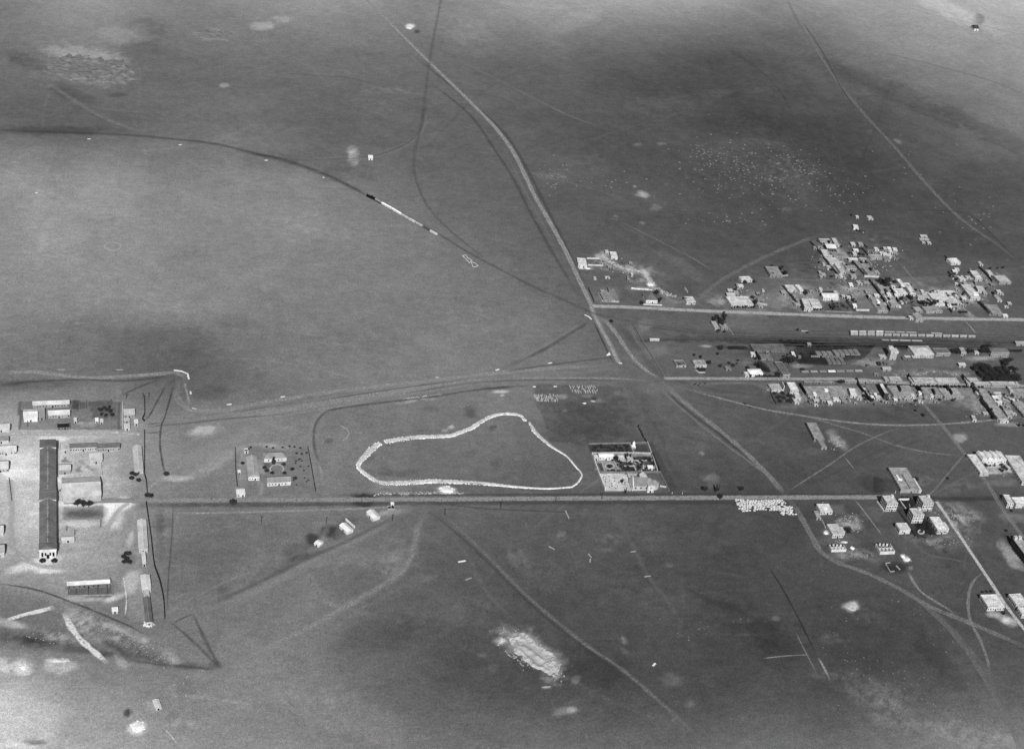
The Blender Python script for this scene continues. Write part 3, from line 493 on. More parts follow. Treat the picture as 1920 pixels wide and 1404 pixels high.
 ('track', 'faint pale band right of the diagonal road', [(830,105),(900,135),(980,175),(1060,215),(1140,245)], 6, 112, .35, 'soft'),
 ('track', 'faint path across the stony field', [(1010,330),(1100,352),(1150,368),(1180,372)], 1.6, 112, .5, 'soft'),
 ('track', 'faint pale path from the stony field to the northern houses', [(1160,415),(1210,440),(1260,465),(1310,492),(1335,510)], 3, 110, .5, 'soft'),
 ('track', 'pale track from the northern street up to the walled yards', [(1300,572),(1340,535),(1390,505),(1440,480),(1500,455),(1540,440)], 5, 112, .45, 'rut'),
 ('track', 'faint lane between the northern houses', [(1420,522),(1480,525),(1540,527),(1575,528)], 4, 112, .5, 'soft'),
 ('track', 'faint lane right of the walled yards', [(1684,490),(1700,510),(1730,540),(1780,560),(1820,585)], 4, 116, .5, 'soft'),
 ('path', 'straight thin pale path below the northern street', [(1806,600),(1818,612),(1831,628)], 2, 140, .8, 'soft'),
 ('track', 'faint band along the upper right plateau', [(1690,10),(1760,30),(1850,50),(1940,70)], 8, 165, .35, 'soft'),
 ('track', 'dark furrow on the upper right plateau', [(1640,95),(1740,120),(1850,150),(1940,185)], 6, 100, .3, 'soft'),
]:
    strip(*s[:7], fade=.12 if s[0] != 'road' else 0)

# railway formations: ballast strip with two rails as its part
STEEL = mat(120, 'metal')
def railway(label, pts, width=5.5, grey=72, cover=.75):
    cover = cover*.5; width = width*1.25
    o = strip('railway_track', label, pts, width, grey, cover, 'soft')
    c = smooth_path([P(*p) for p in pts], 8); mb = MB()
    for s in (-.55, .55):
        L_, R_ = [], []
        for i in range(len(c)):
            t = c[min(i+1, len(c)-1)]-c[max(i-1, 0)]; t = t/(np.linalg.norm(t)+1e-9); nn = np.array([-t[1], t[0]])
            L_.append(c[i]+nn*(s-.05)); R_.append(c[i]+nn*(s+.05))
        for i in range(len(c)-1):
            mb.hull8([(*L_[i], .15), (*R_[i], .15), (*R_[i+1], .15), (*L_[i+1], .15)], [(*L_[i], .35), (*R_[i], .35), (*R_[i+1], .35), (*L_[i+1], .35)])
    mb.build('rails', STEEL, o)
    return o
railway('railway line carrying the moving train across the plain', [(480,290),(540,302),(610,328),(650,347),(692,370),(750,400),(820,438),(880,475),(940,507),(1000,538),(1050,560),(1100,583),(1130,593),(1170,601),(1224,612),(1290,619),(1360,625),(1450,628),(1600,630),(1760,632),(1960,637)], 6, 70, .6)
railway('curving railway branch leaving the top of the picture', [(829,-20),(824,15),(817,50),(806,110),(797,180),(790,230),(781,270),(776,300),(777,325),(787,358),(805,392),(835,425),(870,455),(905,482)], 5.5, 80, .42)
railway('curved western railway chord', [(797,200),(790,240),(768,266),(730,285),(690,295),(640,299),(590,301),(540,302)], 5, 82, .4)
railway('station siding below the lone wagon', [(1200,641),(1240,638.5),(1340,640),(1450,641),(1600,642),(1750,643),(1960,646)], 5, 54, .8)
railway('station through line', [(1224,616),(1320,627),(1420,634),(1560,636),(1700,637),(1960,641)], 5, 62, .7)
railway('upper station siding with the double row of wagons', [(1450,624),(1560,622),(1640,621),(1720,623),(1780,625),(1850,629),(1930,634)], 4.5, 72, .6)
railway('middle sooty siding', [(1380,636),(1500,638.5),(1620,638.5),(1740,640),(1960,644)], 4, 50, .8)
railway('lower sooty siding by the water tower', [(1440,644),(1520,647),(1620,646),(1700,646.5),(1800,648),(1960,650)], 4, 50, .8)
railway('goods siding below the coal yard', [(1480,698),(1560,698),(1640,698),(1700,699)], 4, 86, .5)

# ------------------------------------------------------------------ buildings
_uid = {}
def unitbox(key):
    """window / door leaf meshes shared between copies"""
    if key not in _uid:
        w_, h_, d_ = key; _uid[key] = MB().box(-w_/2, -d_/2, 0, w_/2, d_/2, h_).mesh('opening')
        _uid[key].materials.append(dark())
    return _uid[key]
def opening(root, name, x, y, z, rot, w_=1.1, h_=1.5):
    o = bpy.data.objects.new(name, unitbox((w_, h_, .12))); COL.objects.link(o); o.parent = root
    o.location = (x, y, z); o.rotation_euler = (0, 0, rot); return o
def frame_pts(xl, yf, xr, yb, h, bl=None):
    """roof outline in photo pixels -> world origin (front left), width, depth, rotation"""
    A = P(xl, yf, h); B = P(xr, yf if bl is None else bl[2], h)
    if bl is None:
        C = P(xl, yb, h); t = math.radians(4.2) if xl < 600 else 0.0
        return A, float(np.hypot(*(B-A)[:2])), float(C[1]-A[1]), t
    C = P(bl[0], bl[1], h); u = (B-A)[:2]; v = (C-A)[:2]
    wd = float(np.linalg.norm(u)); n = np.array([-u[1], u[0]])/wd
    dp = float(v@n)
    if np.linalg.norm(v) > wd*1.1:
        a = math.atan2(v[1], v[0])-math.pi/2; return A, abs(float(u@np.array([math.cos(a), math.sin(a)]))), float(np.linalg.norm(v)), a
    return A, wd, dp, math.atan2(u[1], u[0])
FOOT = []
def building(name, label, cat, xl, yf, xr, yb, h, roof='flat', wg=200, rg=165, bl=None, win=(0, 0, 0), door=True, group=None, pitch=.5, wh=None, parapet=.45, extra=None):
    A, W_, D_, rot = frame_pts(xl, yf, xr, yb, h, bl)
    if bl is None: W_ = float(P(xr, yf, h)[0]-A[0])
    root = thing(name, label, cat, (A[0], A[1], 0), rot, group)
    ct = (A[0]+math.cos(rot)*W_/2-math.sin(rot)*D_/2, A[1]+math.sin(rot)*W_/2+math.cos(rot)*D_/2); FOOT.append((ct[0], ct[1], rot, W_/2, D_/2))
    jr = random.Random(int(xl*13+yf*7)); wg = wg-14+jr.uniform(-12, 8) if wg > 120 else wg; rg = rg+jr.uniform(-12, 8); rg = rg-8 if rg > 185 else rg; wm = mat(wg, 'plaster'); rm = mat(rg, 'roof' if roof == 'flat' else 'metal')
    pr = .35 if roof == 'flat' else 0
    mb = MB()
    if roof == 'flat':
        t = .35; zt = h
        mb.box(0, 0, 0, W_, t, zt).box(0, D_-t, 0, W_, D_, zt).box(0, t, 0, t, D_-t, zt).box(W_-t, t, 0, W_, D_-t, zt)
        mb.build('wall', wm, root)
        MB().box(t, t, h-parapet-.3, W_-t, D_-t, h-parapet).build('roof', rm, root)
    else:
        rx = roof.endswith('x'); span = D_ if rx else W_; rise = span/2*pitch; oh = .35
        if roof.startswith('shed'):
            rise = D_*pitch*.4
            mb.hull8([(0, 0, 0), (W_, 0, 0), (W_, D_, 0), (0, D_, 0)], [(0, 0, h), (W_, 0, h), (W_, D_, h+rise), (0, D_, h+rise)]).build('wall', wm, root)
            MB().hull8([(-oh, -oh, h+.02), (W_+oh, -oh, h+.02), (W_+oh, D_+oh, h+rise+.02), (-oh, D_+oh, h+rise+.02)], [(-oh, -oh, h+.25), (W_+oh, -oh, h+.25), (W_+oh, D_+oh, h+rise+.25), (-oh, D_+oh, h+rise+.25)]).build('roof', rm, root)
        else:
            hipd = span/2*.9 if roof.startswith('hip') else 0
            mb.box(0, 0, 0, W_, D_, h)
            if rx:
                if not hipd: mb.hull8([(0, 0, h), (W_, 0, h), (W_, D_, h), (0, D_, h)], [(0, D_/2, h+rise-.05), (W_, D_/2, h+rise-.05), (W_, D_/2+.02, h+rise-.05), (0, D_/2+.02, h+rise-.05)])
                e = [(-oh, -oh, h+.05), (W_+oh, -oh, h+.05), (W_+oh, D_+oh, h+.05), (-oh, D_+oh, h+.05)]
                r0, r1 = (-oh+hipd, D_/2, h+rise+.2), (W_+oh-hipd, D_/2, h+rise+.2)
            else:
                if not hipd: mb.hull8([(0, 0, h), (W_, 0, h), (W_, D_, h), (0, D_, h)], [(W_/2-.01, 0, h+rise-.05), (W_/2+.01, 0, h+rise-.05), (W_/2+.01, D_, h+rise-.05), (W_/2-.01, D_, h+rise-.05)])
                e = [(W_+oh, -oh, h+.05), (W_+oh, D_+oh, h+.05), (-oh, D_+oh, h+.05), (-oh, -oh, h+.05)]
                r0, r1 = (W_/2, -oh+hipd, h+rise+.2), (W_/2, D_+oh-hipd, h+rise+.2)
            mb.build('wall', wm, root)
            R_ = MB(); R_.v = e+[r0, r1]; R_.f = [(0, 1, 5, 4), (2, 3, 4, 5), (1, 2, 5), (3, 0, 4), (3, 2, 1, 0)]
            ro = R_.build('roof', rm, root)
            c = MB()
            if rx: c.box(r0[0], D_/2-.18, r0[2]-.1, r1[0], D_/2+.18, r0[2]+.1)
            else: c.box(W_/2-.18, r0[1], r0[2]-.1, W_/2+.18, r1[1], r0[2]+.1)
            c.build('ridge', mat(min(rg+30, 230), 'paint'), ro)
    nS, fl, nW = win
    hw = 1.4; zs = [(k+.36)*(h-.5)/max(fl, 1) for k in range(fl)]
    side = 1 if xl < 700 else -1
    for k, z in enumerate(zs):
        wr = random.Random(int(abs(A[0])*7+k))
        for i in range(nS):
            x = (i+.5+wr.uniform(-.14, .14))*W_/nS
            if (k == 0 and door and i == nS//2) or (fl == 1 and wr.random() < .15): continue
            opening(root, 'window', x, -.05, z, 0, wr.choice((.8, 1.0)), wr.choice((1.1, 1.4)))
        for i in range(nW):
            y = (i+.5)*D_/nW; opening(root, 'window', W_+.05 if side > 0 else -.05, y, z, math.pi/2)
    if door: opening(root, 'door', (max(nS, 1)//2+.5)*W_/max(nS, 1), -.05, 0.05, 0, 1.2, 2.2)
    if extra: extra(root, W_, D_, h, wm, rm)
    return root
def wall(label, pts, h=2.2, grey=150, th=.45, name='courtyard_wall', cat='wall', group=None, parent=None):  # the darkest greys put a village wall's shaded side into its colour
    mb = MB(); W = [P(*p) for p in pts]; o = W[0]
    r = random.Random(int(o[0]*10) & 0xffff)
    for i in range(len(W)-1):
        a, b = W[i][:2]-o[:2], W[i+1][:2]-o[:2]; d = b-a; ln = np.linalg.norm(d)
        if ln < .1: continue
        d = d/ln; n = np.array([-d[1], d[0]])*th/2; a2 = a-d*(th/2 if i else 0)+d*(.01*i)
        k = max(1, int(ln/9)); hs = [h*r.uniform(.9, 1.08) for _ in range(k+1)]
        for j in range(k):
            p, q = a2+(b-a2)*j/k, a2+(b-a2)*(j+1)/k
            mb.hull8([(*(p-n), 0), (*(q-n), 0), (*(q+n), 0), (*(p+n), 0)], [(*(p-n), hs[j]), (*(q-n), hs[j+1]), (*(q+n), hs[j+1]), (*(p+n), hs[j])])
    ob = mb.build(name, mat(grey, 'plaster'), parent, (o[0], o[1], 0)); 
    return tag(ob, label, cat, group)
def fence(label, pts, h=2.0, every=7.0):
    W = smooth_path([P(*p) for p in pts], 6); o = W[0]
    root = thing('wire_fence', label, 'fence', (o[0], o[1], 0))
    W = [p-o for p in W]; mb = MB()
    for i in range(len(W)-1):
        a, b = W[i], W[i+1]; d = (b-a)/(np.linalg.norm(b-a)+1e-9); n = np.array([-d[1], d[0]])*.3
        mb.hull8([(*(a-n), .1), (*(b-n), .1), (*(b+n), .1), (*(a+n), .1)], [(*(a-n), h), (*(b-n), h), (*(b+n), h), (*(a+n), h)])
    mb.build('fence_panel', mat(34, 'earth'), root)
    acc = 0; pm = None
    for i in range(len(W)):
        if i: acc += np.linalg.norm(W[i]-W[i-1])
        if i == 0 or acc > every:
            acc = 0
            if pm is None: pm = MB().box(-.1, -.1, 0, .1, .1, h+.3).mesh('post'); pm.materials.append(mat(45, 'paint'))
            link('post', pm, None, root, (W[i][0], W[i][1]-.25, 0))
    return root
# ------------------------------------------------------------------ the camp on the left
Bd = building
def facade(root, W_, D_, h, wm, rm):
    opening(root, 'window', W_*.25, -.05, 1.2, 0, 1.6, 2.4); opening(root, 'window', W_*.75, -.05, 1.2, 0, 1.6, 2.4)
def hall(label):
    A = P(73.7, 1033, 8); W_ = P(105.4, 1033, 8)[0]-A[0]; E_ = P(75.3, 827, 8)-A; D_ = float(np.hypot(E_[0], E_[1]))
    root = thing('great_hall', label, 'hall', (A[0], A[1], 0), math.atan2(E_[1], E_[0])-math.pi/2)
    MB().box(0, 0, 0, W_, D_, 8).build('wall', mat(205, 'plaster'), root)
    def gab(y0, y1, z, rise, nm, g, hip0=0.0, hip1=0.0, oh=.3):
        m = MB(); m.v = [(-oh, y0, z), (W_+oh, y0, z), (W_+oh, y1, z), (-oh, y1, z), (W_/2, y0+hip0, z+rise), (W_/2, y1-hip1, z+rise)]
        m.f = [(0, 4, 5, 3), (1, 2, 5, 4), (0, 1, 4), (2, 3, 5), (3, 2, 1, 0)]
        return m.build(nm, mat(g, 'metal'), root)
    y1 = P(75, 1021, 8)[1]-A[1]; ya = P(75, 940, 8)[1]-A[1]; yb = P(75, 921, 8)[1]-A[1]; yc = P(75, 842, 8)[1]-A[1]
    for s0, s1 in ((y1, ya), (yb, yc)):
        r = gab(s0+.01, s1-.01, 8.06, 2.6, 'roof', 112)
        MB().box(W_/2-.25, s0, 10.6, W_/2+.25, s1, 10.8).build('ridge', mat(165, 'paint'), r)
    for i in range(16):
        yv = y1+6+(yc-y1-12)*i/15
        if not ya-2 < yv < yb+2: MB().box(W_/2-.9, yv-.9, 10.4, W_/2+.9, yv+.9, 11.3).build('ridge_vent', mat(130 if i % 3 else 95, 'metal'), root)
    for s0, s1, g, z in ((-.3, y1, 105, 9.6), (ya, yb, 108, 9.4), (yc, D_+.3, 100, 9.6)):
        MB().box(-.25, s0+.05, 7.9, W_+.25, s1-.05, z).build('cross_block', mat(205, 'plaster'), root)
        gab(s0, s1, z+.04, 1.2, 'cross_roof', g, 2.5, 2.5, .5)
    for x in (.17, .83): opening(root, 'window', W_*x, -.36, 2.2, 0, 1.5, 4.2)
    for x in (.36, .64): opening(root, 'window', W_*x, -.36, 3.2, 0, 1.2, 3.0)
    opening(root, 'door', W_*.5, -.36, .05, 0, 2.2, 4.2)
    for i in range(14): opening(root, 'window', W_+.05, 6+i*(D_-12)/13, 3.5, math.pi/2, 1.4, 2.4)
hall('very long grey ridged hall with a white arched end front, largest building of the camp')
Bd('barrack', 'long white roofed barrack at the top of the camp gardens', 'barrack', 61.5, 759.8, 130, 752, 3.5, 'gablex', 170, 205, win=(12, 1, 0))
Bd('store_building', 'square bright white store at the left end of the camp gardens', 'store', 44.4, 783, 70.4, 768, 5, 'gablex', 225, 222, pitch=.25)
Bd('shed', 'small grey shed between the bright store and a white barrack', 'shed', 73, 783.5, 83.8, 768.5, 2.5, 'shedx', 160, 150)
Bd('barrack', 'shorter white roofed barrack below the long one in the gardens', 'barrack', 90.6, 778.3, 130.8, 769, 3.8, 'gablex', 190, 210, win=(7, 1, 0))
for lab, p in (('low dark wall right of the long garden barrack', [(149.5,769),(149,752)]), ('second low dark wall across the garden plots', [(161.5,768),(162,752)]), ('third low dark wall by the dark plots', [(209,766),(208.5,751)]),
               ('long dark wall at the right of the dark garden shrubs', [(215,790),(214,765)]), ('low wall standing in the lower left of the gardens', [(51.5,803),(51,786)])):
    wall(lab, p, 2.0, 120)
Bd('open_pavilion', 'low dark open pavilion with pale posts in the camp gardens', 'pavilion', 107, 802, 131, 792, 2.6, 'flat', 120, 40, win=(4, 1, 0), parapet=1.2)
Bd('hut', 'tiny white hut beside the pale slab in the camp gardens', 'hut', 179, 790, 184.5, 785, 2.4, 'shedx', 215, 215)
Bd('hut', 'tiny pale hut right of the tiny white hut in the gardens', 'hut', 188, 792, 193.5, 787, 2.4, 'shedx', 190, 180)
Bd('hut', 'tiny white hut above the open pavilion', 'hut', 139, 790, 144, 785, 2.2, 'shedx', 200, 190)
Bd('hut', 'pale gabled hut at the right of the dark camp gardens', 'hut', 232.5, 778, 253, 765.5, 3.6, 'gablex', 165, 168, win=(3, 1, 0))
Bd('hut', 'small pale hut with a dark yard below the gabled hut', 'hut', 233.5, 802.5, 243.6, 796, 3, 'shedx', 195, 190)
Bd('hut', 'small pale lean-to above its twin by the camp fence', 'hut', 233, 789, 243, 785, 3, 'shedx', 185, 180)
Bd('hut', 'little square white hut nearest the wire fence', 'hut', 252, 793, 259, 785.5, 3.2, 'gablex', 200, 205)
wall('white garden wall beside the pale gabled hut', [(230,803),(230,755)], 1.4, 205)
Bd('barrack', 'white ended barrack at the left edge, highest of the four', 'barrack', -14, 804, 18, 795, 4.5, 'gablex', 200, 195)
Bd('barrack', 'pair of low white sheds at the left edge', 'shed', -12, 826.5, 16, 820, 3.5, 'shedx', 205, 150)
Bd('barrack', 'long white gabled barrack at the left edge beside the great hall', 'barrack', -14, 847, 30.5, 836, 4.5, 'gablex', 200, 205, win=(8, 1, 0))
Bd('barrack', 'pale barrack at the left edge, lowest of the four', 'barrack', -14, 878.6, 15.5, 864, 4.5, 'gablex', 190, 188, win=(5, 1, 0))
Bd('shed', 'small white shed at the left edge level with the camp street end', 'shed', -10, 998, 6.3, 984, 4.5, 'gablex', 200, 185)
Bd('shed', 'grey roofed shed at the left edge with a white base', 'shed', -10, 1036, 8, 1020, 5, 'gablex', 205, 150)
Bd('block_house', 'small flat white block by the top corner of the great hall', 'house', 113.7, 842, 130.8, 831, 4.5, 'flat', 185, 200)
Bd('workshop', 'long dark roofed workshop with open bays right of the great hall', 'workshop', 131, 839.8, 181, 832, 4.5, 'gablex', 185, 106, win=(11, 1, 0))
Bd('workshop', 'right half of the dark workshop row with open bays', 'workshop', 182, 839.8, 224.8, 832, 4.5, 'gablex', 175, 98, win=(9, 1, 0))
Bd('shed', 'bright flat roofed shed above the crossing diagonal paths', 'shed', 168.4, 862.4, 192, 853, 4.5, 'shedx', 180, 205)
Bd('shed', 'cream gabled shed close beside the great hall', 'shed', 110.5, 882, 132.5, 870.5, 4.5, 'gablex', 165, 172)
Bd('warehouse', 'big pale warehouse with a grey rear slope and three trees in front', 'warehouse', 118, 932.5, 189.7, 896, 6, 'gablex', 190, 196, pitch=.3)
Bd('shed', 'narrow white annex between the great hall and the big warehouse', 'shed', 109.5, 914, 115.5, 899, 4, 'shedx', 215, 215)
Bd('shed', 'pale slanting long shed beside the camp fence with dusty end', 'shed', 252.3, 881, 268.5, 836, 4.5, 'gabley', 185, 188, bl=(248.6, 836, 881), pitch=.3)
Bd('shed', 'pale long shed beside the fence in the middle of the camp', 'shed', 260.5, 1029, 277, 975, 4.5, 'gabley', 190, 198, bl=(257.5, 975, 1029), pitch=.3)
Bd('shed', 'narrow low shed continuing below the pale long shed', 'shed', 267.5, 1056, 273.7, 1039, 3.5, 'shedx', 190, 185)
Bd('shed', 'square pale roofed shed below the camp fence bend', 'shed', 266.5, 1103, 283, 1078, 4.5, 'gabley', 200, 205, pitch=.15)
Bd('shed', 'small white flat shed joining the square shed and the grey one', 'shed', 269.5, 1119.5, 281, 1104.5, 4, 'flat', 200, 195)
Bd('shed', 'long narrow grey ridged shed at the bottom of the camp', 'shed', 273.5, 1166, 286, 1120.5, 4.2, 'gabley', 190, 108, pitch=.5)
Bd('stable', 'bright white roofed stable with pens in front, alone low in the camp', 'stable', 126, 1097.5, 206, 1088, 4, 'gablex', 110, 215, bl=(125.5, 1088.5, 1093), win=(9, 1, 0), pitch=.35)
wall('outer wall of the stable pens', [(127,1100),(128,1118),(165,1117),(211,1116),(211,1092)], 1.6, 130)
for i, x in enumerate((142, 165, 183, 201)): wall('partition wall of the stable pens, %s from the left' % ('first', 'second', 'third', 'last')[i], [(x,1099),(x,1116)], 1.6, 95, .35, 'pen_wall')
Bd('hut', 'lone small white hut below the stable pens', 'hut', 210.5, 1146, 221, 1137, 2.6, 'gablex', 205, 210)
Bd('shed', 'small bright narrow shed right of the great hall end', 'shed', 116, 1013, 139, 1009, 2.8, 'shedx', 190, 205)
wall('low wall left of the camp drive', [(17,897),(22,940)], 1.4, 80)
wall('low wall right of the pale strip in the camp', [(188,990),(189,978)], 2.6, 120)
wall('rear wall of the diagonal path plots', [(191,893),(189,866)], 2.4, 200)
fence('dark wire fence up the right side of the camp', [(271,744),(271,778),(267,786),(271,790)])
fence('dark wire fence beside the pale slanting shed', [(271,808),(271,850),(271,890),(274,900),(276,926)])
fence('dark wire fence bending round the lower camp sheds', [(274,942),(278,970),(283,1005),(288,1050),(292,1068),(300,1090),(307,1125),(309,1160)])

# ------------------------------------------------------------------ garden houses left of the oval
Bd('bungalow', 'hip roofed bungalow with white front, upper of the pair round the round lawn', 'bungalow', 495.5, 860, 538, 848.5, 4, 'hipx', 215, 140, win=(7, 1, 0), pitch=.55)
Bd('bungalow', 'gabled bungalow with bright white front nearest the long road', 'bungalow', 501.5, 905, 546, 893.5, 4, 'gablex', 220, 145, win=(7, 1, 0), pitch=.45)
Bd('bungalow', 'long grey bungalow end-on to the road left of the round lawn', 'bungalow', 466, 894, 486.5, 857, 4, 'gabley', 225, 158, win=(4, 1, 5), bl=(461.5, 857, 894), pitch=.45)
Bd('bungalow', 'small square white cottage in the road corner of the garden', 'cottage', 444, 927, 459.7, 915, 3, 'gablex', 215, 215, pitch=.4, win=(2, 1, 0))
Bd('hut', 'tiny white open shelter at the top left of the garden', 'hut', 458.5, 846, 466, 840.5, 2.5, 'flat', 220, 90, parapet=1.0)
Bd('hut', 'tiny white hut beside the left garden fence', 'hut', 446.5, 886, 451, 882.5, 2, 'shedx', 200, 200)
fence('wire fence on the left of the bungalow garden', [(441,840),(442,880),(445,912)], 1.2)
fence('wire fence on the right of the bungalow garden', [(577,838),(583,870),(592,922)], 1.2)

# three isolated huts and tank beside the long road
Bd('hut', 'large white gabled hut, right one of the slanting row below the road', 'hut', 687, 959.5, 699.5, 950, 3, 'gablex', 215, 225, bl=(696, 950.4, 972.6), pitch=.35)
Bd('hut', 'white hut with a notch in its roof in the middle of the slanting row', 'hut', 636.5, 984.5, 650.8, 977, 3, 'gablex', 215, 225, bl=(645, 977, 997.4), pitch=.35)
wall('white screen wall behind the middle hut of the slanting row', [(648,975),(656,982),(665,990)], 2.2, 215, .7, 'screen_wall')
Bd('hut', 'smallest white hut on dark ground, left end of the slanting row', 'hut', 589, 1018.5, 596.5, 1012, 2.2, 'gablex', 215, 225, bl=(597, 1011.5, 1024.5), pitch=.2)
def tank(label, xl, yf, xr, yb):
    A, W_, D_, r = frame_pts(xl, yf, xr, yb, 1.2); W_ = P(xr, yf, 1.2)[0]-A[0]
    root = thing('water_tank', label, 'tank', (A[0], A[1], 0))
    t = .6; m = MB().box(0, 0, 0, W_, t, 1.2).box(0, D_-t, 0, W_, D_, 1.2).box(0, t, 0, t, D_-t, 1.2).box(W_-t, t, 0, W_, D_-t, 1.2).box(W_/2-t/2, t, 0, W_/2+t/2, D_-t, 1.2)
    m.build('rim', mat(150, 'plaster'), root); MB().box(t, t, .1, W_-t, D_-t, .6).build('water', mat(25, 'paint'), root)
tank('twin square open water tank beside the long road', 727, 953.5, 741, 947.5)
Bd('pump_house', 'tiny white pump house behind the twin water tank', 'hut', 733.5, 946, 738.5, 942.5, 2.5, 'shedx', 225, 230)

# ------------------------------------------------------------------ church garden
def church(label):
    h = 5.5; A = P(1188, 911, h); W_ = P(1214, 911, h)[0]-A[0]; D_ = 12.0
    root = thing('church', label, 'church', (A[0], A[1], 0)); pl = mat(180, 'plaster'); rise = 6.0
    m = MB().box(0, 0, 0, W_, D_, h); m.v += [(0, 0, h), (0, D_, h), (0, D_/2, h+rise), (W_, 0, h), (W_, D_, h), (W_, D_/2, h+rise)]; n = len(m.v)-6
    m.f += [(n, n+2, n+1), (n+3, n+4, n+5)]
    m.build('nave', pl, root)
    r = MB(); r.v = [(0, -.4, h), (W_+4, -.4, h), (W_+4, D_+.4, h), (0, D_+.4, h), (0, D_/2, h+rise), (W_+1, D_/2, h+rise)]; r.f = [(0, 1, 5, 4), (2, 3, 4, 5), (1, 2, 5)]
    r.build('roof', mat(122, 'metal'), root)
    MB().hull8([(-.6, -.5, 0), (.05, -.5, 0), (.05, D_+.5, 0), (-.6, D_+.5, 0)], [(-.6, -.5, h), (.05, -.5, h), (.05, D_+.5, h), (-.6, D_+.5, h)]).hull8(
        [(-.6, -.5, h), (.05, -.5, h), (.05, D_+.5, h), (-.6, D_+.5, h)], [(-.6, D_/2-.2, h+rise+.9), (.05, D_/2-.2, h+rise+.9), (.05, D_/2+.2, h+rise+.9), (-.6, D_/2+.2, h+rise+.9)]).build('gable_wall', mat(215, 'plaster'), root)
    # transept tower at the front right, with a stepped gable top
    x0 = W_-.5; MB().box(x0, -3.6, 0, x0+6.4, 1.5, 8.2).build('tower', mat(192, 'plaster'), root)
    t = MB(); t.v = [(x0-.2, -3.8, 8.2), (x0+6.6, -3.8, 8.2), (x0+6.6, 6, 8.2), (x0-.2, 6, 8.2), (x0+3.2, -3.8, 10.6), (x0+3.2, 6, 10.6)]; t.f = [(0, 4, 5, 3), (1, 2, 5, 4), (0, 1, 4), (2, 3, 5), (3, 2, 1, 0)]
    t.build('tower_roof', mat(165, 'metal'), root)
    ap = MB().cyl(W_+8, D_/2-.5, 0, 5.0, 5.2, 5.2, 9).build('apse', pl, root)
    MB().cyl(W_+8, D_/2-.5, 5.02, 8.4, 5.6, .3, 9).build('apse_roof', mat(140, 'metal'), root)
    tr = MB().box(10, D_, 0, 17, D_+6, 6.2); tr.hull8([(10, D_, 6.2), (17, D_, 6.2), (17, D_+6, 6.2), (10, D_+6, 6.2)], [(13.4, D_, 9), (13.6, D_, 9), (13.6, D_+6, 9), (13.4, D_+6, 9)])
    tr.build('transept', mat(205, 'plaster'), root)
    for i in range(3): opening(root, 'window', 2.5+i*5.2, -.05, 2.0, 0, 1.2, 2.0)
    opening(root, 'door', x0+3.2, -3.65, .05, 0, 1.4, 2.4); opening(root, 'window', x0+3.2, -3.65, 4.6, 0, 1.0, 1.4)
church('grey roofed church with white gable and short tower in the walled garden')
Bd('outbuilding', 'bright white long outbuilding at the top of the church garden', 'outbuilding', 1124, 856.5, 1151, 849.5, 4, 'gablex', 215, 238, pitch=.25, win=(5, 1, 0))
Bd('outbuilding', 'small white outbuilding in the upper left corner of the church garden', 'outbuilding', 1114.5, 858, 1123, 852.5, 3.5, 'flat', 205, 215)
Bd('outbuilding', 'pale flat outbuilding right of the bright long one in the church garden', 'outbuilding', 1152, 859.5, 1172, 853, 3.5, 'flat', 190, 195, win=(3, 1, 0))
Bd('outbuilding', 'pale little house between the garden trees by the top wall', 'outbuilding', 1177, 861, 1188, 853.5, 3.5, 'flat', 185, 180)
Bd('hut', 'small white hut with dark side near the right garden wall', 'hut', 1215.5, 877.5, 1224.5, 873.5, 2.6, 'shedx', 215, 225)
def shrine(label):
    A = P(1187, 841); root = thing('shrine', label, 'shrine', (A[0], A[1], 0)); pl = mat(225, 'plaster')
    MB().box(-1.5, 0, 0, 2.5, 4, 2.2).build('base', pl, root); MB().box(-.8, 1, 2.2, 1.6, 3, 5.5).build('tower', pl, root); MB().cyl(.4, 2, 5.5, 7.6, 1.4, .1, 8).build('cap', pl, root)
    for i in range(3): opening(root, 'window', -.9+i*1.2, -.05, .6, 0, .7, 1.2)
shrine('small white towered shrine on the top wall of the church garden')
wall('tall pale wall on the left of the church garden', [(1109.5,851),(1121,885),(1134.5,919.5)], 2.4, 208, .8)
wall('dark wall along the top of the garden plot', [(1103,833),(1182,831.5),(1212,830.5)], 1.6, 120)
wall('pale wall below the dark garden plots', [(1109.5,850.5),(1186,850),(1221,851)], 1.8, 165)
wall('pale wall between the two dark plots', [(1180,832),(1188,850)], 1.6, 190)
wall('pale right hand wall of the church garden', [(1213,830),(1221,851),(1232,883)], 2.2, 175, .8)
wall('long grey wall across the middle of the church compound', [(1121,886.5),(1180,886.5),(1238,886)], 2.0, 110, .8)
wall('grey outer wall right of the church', [(1237,887),(1254,921)], 1.8, 135)
wall('pale low wall beside the church tower', [(1237,912),(1249,914)], 1.6, 190)
wall('pale wall left of the church with a dark gap', [(1176,889),(1183,918)], 2.6, 195)
for i, p in enumerate(([(1128,867),(1134,884)], [(1150,863),(1161,884)])): wall(('thin pale garden kerb left of the round bed', 'thin pale garden kerb right of the round bed')[i], p, .5, 180, .6, 'garden_kerb', 'kerb')
def ringkerb(label, pts, grey=175, name='garden_kerb', h=.4, th=1.1, cat='kerb'): return wall(label, pts+[pts[0]], h, grey, th, name, cat)
ringkerb('pale oval kerb round the small round flower bed', [(1143+8.5*math.cos(a*.6283), 874+5.2*math.sin(a*.6283)) for a in range(10)])
ringkerb('pale hexagonal kerb round the garden bed', [(1188,872),(1196,864),(1206,872),(1207,880),(1200,884),(1192,881)])
wall('pale garden path kerb across the beds', [(1168,864),(1222,862.5)], .4, 170, 1.2, 'garden_kerb', 'kerb')
wall('pale garden path kerb left of the hexagon', [(1170,873.5),(1188,873.5)], .4, 170, 1.1, 'garden_kerb', 'kerb')
